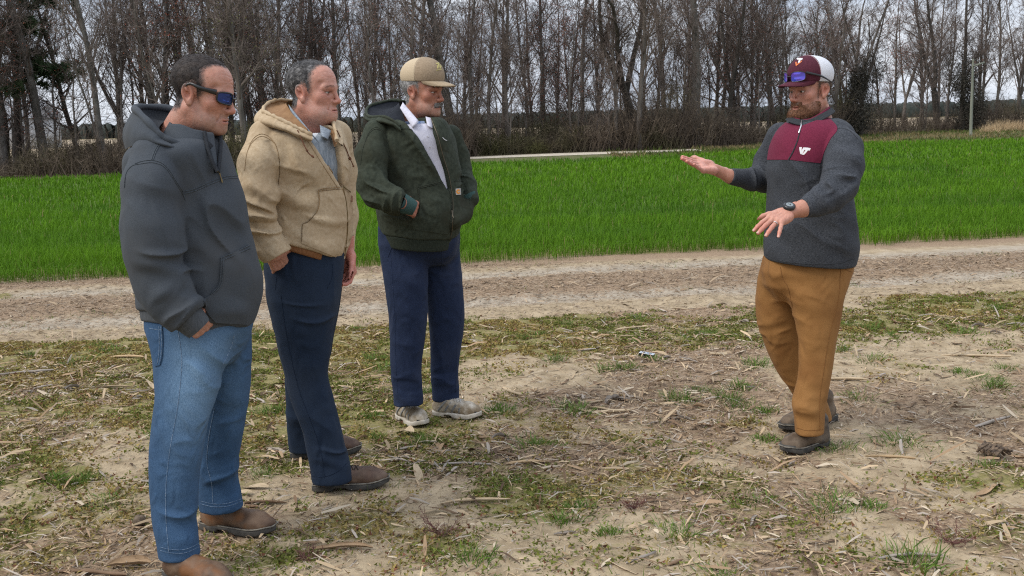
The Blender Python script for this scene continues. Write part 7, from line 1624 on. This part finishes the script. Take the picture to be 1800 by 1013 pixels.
    r = np.exp(R.normal(math.log(.0055), .5, n)).clip(.002, .024); V = ico[None] * r[:, None, None] * R.uniform(.6, 1.3, (n, 6, 1)); th = R.uniform(0, 6.28, n); c_, s_ = np.cos(th)[:, None], np.sin(th)[:, None]
    V = np.stack([V[..., 0] * c_ - V[..., 1] * s_, V[..., 0] * s_ + V[..., 1] * c_, V[..., 2] * .7], -1) + np.stack([X, Y, terrain(X, Y) - .001], 1)[:, None]
    me = new_mesh('soil_crumbs', V.reshape(-1, 3), (np.arange(n)[:, None, None] * 6 + fc[None]).reshape(-1, 3), mat('soil_crumb', (.20, .145, .095), (.36, .28, .195), 9, 3, .95), True)
    add('soil_crumbs', me, label='small crumbs of dry sandy soil scattered over the bare ground', cat='soil', kind='stuff')

def stalk_mesh(seed, L_, r, kind):
    R = np.random.default_rng(seed); m = MB(); n = 9; t = np.linspace(-.5, .5, n)
    P = np.stack([t * L_, .05 * L_ * np.sin(t * R.uniform(2, 5) + R.uniform(0, 3)), np.full(n, r * .8) + .02 * L_ * R.random() * np.cos(t * 3)], 1); pal = [(.44, .32, .19), (.33, .23, .14), (.36, .32, .28), (.21, .14, .09), (.50, .40, .27)]
    col = np.array(pal[R.integers(5)]) * R.uniform(.8, 1.1)
    if kind == 'stalk':
        rr = r * (1 + .22 * (np.abs(((t * L_ / .13) % 1) - .5) > .40)) * R.uniform(.9, 1.1, n); rr[0] *= .7; rr[-1] *= .55; V, F = tube_geo(P, rr, 8, .72); V += R.normal(0, r * .06, V.shape); m.put(V, F, col)
        for e in (0, n - 1): m.put(V[e * 8:e * 8 + 8], np.array([[0, k, k + 1] for k in range(1, 7)]), np.array((.50, .42, .30)))
    elif kind == 'split':
        k = 6; a = np.linspace(-.3, math.pi + .3, k); w = r * 1.3 * (1 - .8 * np.abs(2 * t) ** 3); V = P[:, None] + np.stack([0 * a[None] + 0 * t[:, None], np.cos(a)[None] * w[:, None], -np.sin(a)[None] * w[:, None] * .55 + w[:, None] * .6], -1); V = V.reshape(-1, 3) + R.normal(0, r * .05, (n * k, 3)); F = grid_faces(n, k)
        m.put(V, F, col); m.put(V + (0, 0, -.0025), F[:, ::-1], col * .8)
    else:   # husk or leaf, curled sheet
        k = 6; u = np.linspace(-1, 1, k); w = r * 2.6 * np.clip(np.cos(t * 2.8), .1, 1) ** .7; cl = R.uniform(.5, 1.6)
        V = P[:, None] + np.stack([0 * u[None] + 0 * t[:, None], w[:, None] * np.sin(u * cl)[None] / cl, w[:, None] * (1 - np.cos(u * cl))[None] * .8 + (np.sin(t * 5 + seed) * .05 * L_)[:, None] * (1 + u[None] * .5)], -1); V = V.reshape(-1, 3) + R.normal(0, r * .07, (n * k, 3)); F = grid_faces(n, k); m.put(V, F, col); m.put(V - (0, 0, .0016), F[:, ::-1], col)
    return m.mesh('corn_' + ('stalk' if kind != 'husk' else 'husk'), M_STK, True)

def gzone(x_, y_):
    u = x_ / y_ * F_PX + 900; near = 'in the foreground' if y_ < 4.2 else 'in the middle ground' if y_ < 6 else 'back by the track'
    side = 'left of the blue jeans' if u < 250 else 'beside the brown work boots' if u < 680 else 'around the cream sneakers' if u < 860 else 'left of the recorder' if u < 1120 else 'left of the brown trousers' if u < 1330 else 'by the brown trousers' if u < 1500 else 'toward the right edge'
    return side + ' ' + near
def debris():
    global M_STK
    R = np.random.default_rng(47)
    M_STK = mat('dry_corn_stalk', (.75, .72, .68), (1.05, 1.02, 1.0), 60, 5, .85, .6, 160, stretch=(.12, 1, 1), attr=True, spec=.2, bdist=.002)
    kinds = ['stalk', 'split', 'husk']; lib = {k: [stalk_mesh(600 + 10 * j + i, [.10, .15, .22, .13, .08, .18][i], [.007, .009, .008, .010, .008, .007][i], k) for i in range(6)] for j, k in enumerate(kinds)}
    def lay(name, me, px, py, ang, label, cat, group=None, s=1.0, tilt=0.0, xy=None):
        p = G(px, py) if xy is None else np.array([*xy, 0]); z = tz(p[0], p[1])
        return add(name, me, None, (p[0], p[1], z + .002 + abs(tilt) * .07), label, cat, group, None, (R.normal(0, .12), -tilt, ang), (s, s, s))
    # the pieces one can point to
    for px, py, L_, r, k, ang, lb in ((835, 884, .30, .0085, 'split', .18, 'grey weathered split corn stalk lying alone on bare sand in front of the straw pile'), (927, 812, .20, .009, 'stalk', .15, 'pale broken corn stalk at the right end of the straw pile'), (890, 802, .14, .009, 'stalk', -.75, 'reddish tan stalk butt slanting in the middle of the straw pile'), (834, 797, .11, .010, 'husk', -.9, 'upright tan husk standing out of the straw pile'),
                                     (812, 816, .27, .008, 'stalk', -.04, 'thin orange stalk lying level along the front of the straw pile'), (225, 630, .24, .011, 'stalk', -.08, 'long pale stalk lying behind the back pocket of the blue jeans'), (30, 660, .45, .012, 'stalk', .35, 'long bent grey stalk at the left edge of the old corn ground'), (195, 682, .26, .009, 'split', .05, 'tan stalk lying across the straw left of the blue jeans'),
                                     (1485, 671, .26, .010, 'stalk', -.25, 'pale stalk just right of the brown trousers at shin height'), (1715, 628, .42, .010, 'stalk', -.12, 'longest pale stalk at the right side of the ground'), (1600, 973, .24, .008, 'stalk', .05, 'thin pale stalk in front of a green tuft at the bottom right'), (1585, 795, .14, .008, 'stalk', 1.2, 'short stalk standing askew on bare sand right of the brown boots'),
                                     (1565, 808, .22, .008, 'stalk', -.2, 'dark thin stalk lying flat on bare sand right of the brown boots'), (1075, 721, .22, .012, 'stalk', .05, 'tan stalk level with the brown boots in the middle of the ground'), (715, 765, .15, .010, 'husk', -1.0, 'grey husk sticking up in front of the cream sneakers'), (1120, 574, .34, .010, 'stalk', .2, 'long stalk lying beside the track beyond the handheld recorder'),
                                     (1130, 606, .30, .008, 'stalk', .25, 'thin brown stalk lying just behind the handheld recorder'), (450, 888, .26, .008, 'split', .12, 'dark stalk lying right of the scuffed boot of the man in jeans'), (160, 1008, .28, .010, 'stalk', -.05, 'pale thick stalk cut by the bottom edge left of the jeans'), (228, 995, .16, .018, 'split', .0, 'dark weathered stalk lying beside the front boot of the man in jeans'),
                                     (600, 965, .24, .010, 'split', -.1, 'flat dark stalk half buried in sand at the bottom middle'), (1745, 740, .30, .010, 'stalk', .45, 'brown curved stalk near the right edge of the bare sand')):
        lay('corn_husk' if k == 'husk' else 'corn_stalk', stalk_mesh(700 + int(px), L_, r, k), px, py, ang, lb, 'corn husk' if k == 'husk' else 'corn stalk', tilt=.22 if 'up' in lb.split() or 'upright' in lb or 'askew' in lb else 0)
    cnt = 0
    while cnt < 250:
        if R.random() < .62:
            p = PILES[R.choice(len(PILES), p=np.array([q[2] for q in PILES]) / sum(q[2] for q in PILES))]; x_, y_ = p[0] + R.normal(0, p[2] * .6), p[1] + R.normal(0, p[2] * .36)
        else: y_ = 3.0 + 5.0 * R.random() ** .8; x_ = R.uniform(-.54, .54) * y_
        v = TN[0] * x_ + TN[1] * y_
        if v > 8.0 or y_ < 2.9 or min(math.hypot(x_ - f[0], y_ - f[1]) for f in FEET) < .22: continue
        k = kinds[R.choice(3, p=[.42, .26, .32])]; s = R.uniform(.45, .95)
        lay('corn_husk' if k == 'husk' else 'corn_stalk', lib[k][R.integers(6)], 0, 0, R.uniform(0, 6.28), ('curled dry corn husk ' if k == 'husk' else 'broken dry corn stalk ') + gzone(x_, y_), 'corn husk' if k == 'husk' else 'corn stalk', 'dry corn husks on the ground' if k == 'husk' else 'broken corn stalks on the ground', s, R.uniform(0, .25) if R.random() < .3 else 0, (x_, y_)); cnt += 1
    # --- green tufts
    mt = mat('tuft_blade', (1, 1, 1), attr=True, rough=.6, spec=.25, trans=.2)
    def tuft(seed, n, h, w):
        Q = np.random.default_rng(seed); P = np.stack([Q.normal(0, w * .5, n), Q.normal(0, w * .38, n), np.full(n, -.004)], 1); D = norm(np.stack([P[:, 0] * 7 + Q.normal(0, .45, n), P[:, 1] * 7 + Q.normal(0, .45, n), np.ones(n)], 1)); L_ = h * Q.uniform(.5, 1.15, n); s = norm(np.cross(D, Q.normal(size=(n, 3)))) * Q.uniform(.0013, .0026, n)[:, None]
        mid = P + D * (L_ * .55)[:, None]; D2 = norm(D + np.stack([D[:, 0], D[:, 1], -.45 + 0 * L_], 1) * .8); e = mid + D2 * (L_ * .5)[:, None]; V = np.stack([P - s, P + s, mid - s * .8, mid + s * .8, e], 1).reshape(-1, 3); i = np.arange(n)[:, None] * 5
        c = np.array([.10, .175, .026]) * Q.uniform(.55, 1.4, (n, 1)) * np.array([1, 1, 1.0]); c[Q.random(n) < .12] = (.30, .23, .10)
        return new_mesh('grass_tuft', V, [i + np.array([[0, 1, 3, 2]]), i + np.array([[2, 3, 4]])], mt, False, np.repeat(c, 5, 0))
    T = [tuft(800 + k, 130, [.06, .075, .05, .065, .085][k], [.10, .13, .08, .16, .10][k]) for k in range(5)]
    for j, (px, py, s, lb) in enumerate(((1300, 682, 1.1, 'green grass tuft on the sand left of the brown trousers'), (1330, 642, 1.0, 'green grass tuft farther back left of the brown trousers'), (1350, 774, .9, 'green tuft right behind the toe of the front brown boot'), (1465, 790, .8, 'green tuft by the heel of the front brown boot'), (1525, 578, 1.0, 'green tuft at the near side of the track right of the brown trousers'), (1750, 680, 1.0, 'round green tuft near the right edge beyond the bare sand'),
                                         (1700, 585, 1.0, 'green tuft among husks by the track on the right'), (1530, 890, .9, 'green tuft alone on bare sand at the lower right'), (1460, 905, .9, 'wide green tuft at the lower right nearer the boots'), (1608, 985, 1.2, 'bright green tuft with a thin stalk in front at the bottom right'), (1070, 941, .8, 'small round green tuft on bare sand at the lower middle'), (1195, 935, .8, 'flat green tuft on sand at the lower middle right'), (1020, 888, .9, 'green tuft with a pale stalk across it at the lower middle'),
                                         (890, 848, .7, 'little green tuft on sand in front of the straw pile'), (835, 988, .9, 'green tuft at the bottom below the red stemmed weed'), (100, 845, .9, 'green tuft left of the blue jeans at knee height'), (1015, 720, 1.1, 'green tuft among stalks in the middle of the ground'), (880, 725, 1.2, 'wide green tuft just right of the cream sneakers'), (935, 783, .9, 'green tuft between sneakers and straw pile'), (1190, 700, 1.0, 'pale green tuft in the middle of the ground below the recorder'), (1065, 648, .9, 'small green tuft on sand left of the recorder'), (1150, 630, .6, 'tiny green tuft at the end of the handheld recorder'))):
        lay('grass_tuft', T[j % 5], px, py, j * 1.3, lb, 'grass tuft', None, s)
    for j in range(70):
        y_ = 3.0 + 5.0 * R.random() ** .7; x_ = R.uniform(-.54, .54) * y_
        if min(math.hypot(x_ - f[0], y_ - f[1]) for f in FEET) < .2: continue
        lay('grass_tuft', T[R.integers(5)], 0, 0, R.uniform(0, 6.28), 'low green grass tuft ' + gzone(x_, y_), 'grass tuft', 'grass tufts on the old corn ground', R.uniform(.5, 1.0), 0, (x_, y_))
    # --- red stemmed weeds
    mr = mat('red_weed_stem', (.11, .045, .042), (.18, .085, .065), 20, 3, .8)
    def redweed(seed, r):
        Q = np.random.default_rng(seed); m = MB()
        for k in range(24):
            a = Q.uniform(0, 6.28); L_ = r * Q.uniform(.5, 1.1); e = np.array([math.cos(a) * L_, math.sin(a) * L_ * .7, Q.uniform(.2, .8) * L_]); P = spline([(0, 0, 0), e * .5 + Q.normal(0, .006, 3) - (0, 0, .01), e], 5); m.tube(P, np.linspace(.0014, .0007, 5), 4, caps=False)
            for q in range(3): c = P[Q.integers(2, 5)]; m.tube(np.array([c, c + Q.normal(0, .012, 3) + (0, 0, .012)]), [.0014, .0006], 3, caps=False)
        return m.mesh('weed', mr)
    for j, (px, py, r, lb) in enumerate(((775, 938, .11, 'dead red stemmed weed sprawling on bare sand at the lower middle'), (1115, 890, .07, 'small red stemmed weed on sand at the lower middle right'), (1675, 955, .10, 'dark red stemmed weed at the bottom right'), (545, 985, .06, 'red stemmed weed at the bottom beside the jeans'))):
        lay('weed', redweed(900 + j, r), px, py, j, lb, 'weed')
    # --- dark broken root crown and clod
    m = MB()
    for k in range(16): a = R.uniform(-.6, .6); m.tube(np.array([[-.05, k * .006 - .045, .012 + .03 * R.random()], [.0, k * .006 - .045, .035 + .02 * R.random()], [.055, k * .0065 - .048, .03 * R.random()]]), R.uniform(.004, .009), 5)
    lay('corn_stump', m.mesh('corn_stump', mat('dark_rotten_stalk', (.045, .032, .024), (.20, .14, .09), 60, 4, .9, .4)), 1746, 803, .5, 'dark broken corn stump standing out of bare sand at the right', 'corn stump', s=1.05)
    u, w = np.meshgrid(np.linspace(0, math.pi, 10), np.linspace(0, 2 * math.pi, 16), indexing='ij'); S = np.stack([np.sin(u) * np.cos(w), np.sin(u) * np.sin(w), np.cos(u)], -1).reshape(-1, 3); S = S * (.026 * (1 + .7 * (fbm(S * 3.2, 3, 3) - .5)))[:, None]; S[:, 2] = S[:, 2] * .9 + .018
    lay('clod', new_mesh('clod', S, grid_faces(10, 16)[:, ::-1], mat('dark_clod', (.09, .065, .045), (.16, .12, .085), 60, 4, .95, .6)), 246, 920, 0, 'dark round clod of earth on the sand left of the blue jeans', 'clod')
    # --- handheld recorder
    p = G(1137, 625); r = bpy.data.objects.new('voice_recorder', None); COL.objects.link(r); r.location = (p[0], p[1], tz(p[0], p[1]) + .010); r.rotation_euler = (.06, .10, -.42); r['label'] = 'small silver and black handheld recorder lying on the ground between the men'; r['category'] = 'recorder'
    def rbox(name, c, h, mm, par, bev=.004):
        V, Q = mesh_sdf(s_box(c, h, bev), np.array(c) - np.array(h) - .006, np.array(c) + np.array(h) + .006, .0022); return add(name, new_mesh(name, V, Q, mm), par)
    rbox('body', (0, 0, .008), (.052, .020, .010), M_BLACK, r); fp = rbox('face_plate', (0, 0, .0185), (.051, .0195, .002), mat('silver_plate', (.55, .57, .6), rough=.3, metal=.7), r, .0015)
    rbox('display', (.014, 0, .0212), (.017, .012, .0012), mat('lcd', (.10, .16, .22), rough=.15, spec=.6), fp, .0006); rbox('button', (-.020, .0, .0212), (.007, .007, .0014), M_BLACK, fp, .001)
    for dx, dy in ((-.034, .008), (-.034, -.008), (-.008, -.010)): rbox('button', (dx, dy, .0210), (.003, .003, .0012), M_BLACK, fp, .0008)

if 'L' not in SKIP:
    ground_cover(); print('cover', time.time() - T0)
    debris(); print('debris', time.time() - T0)
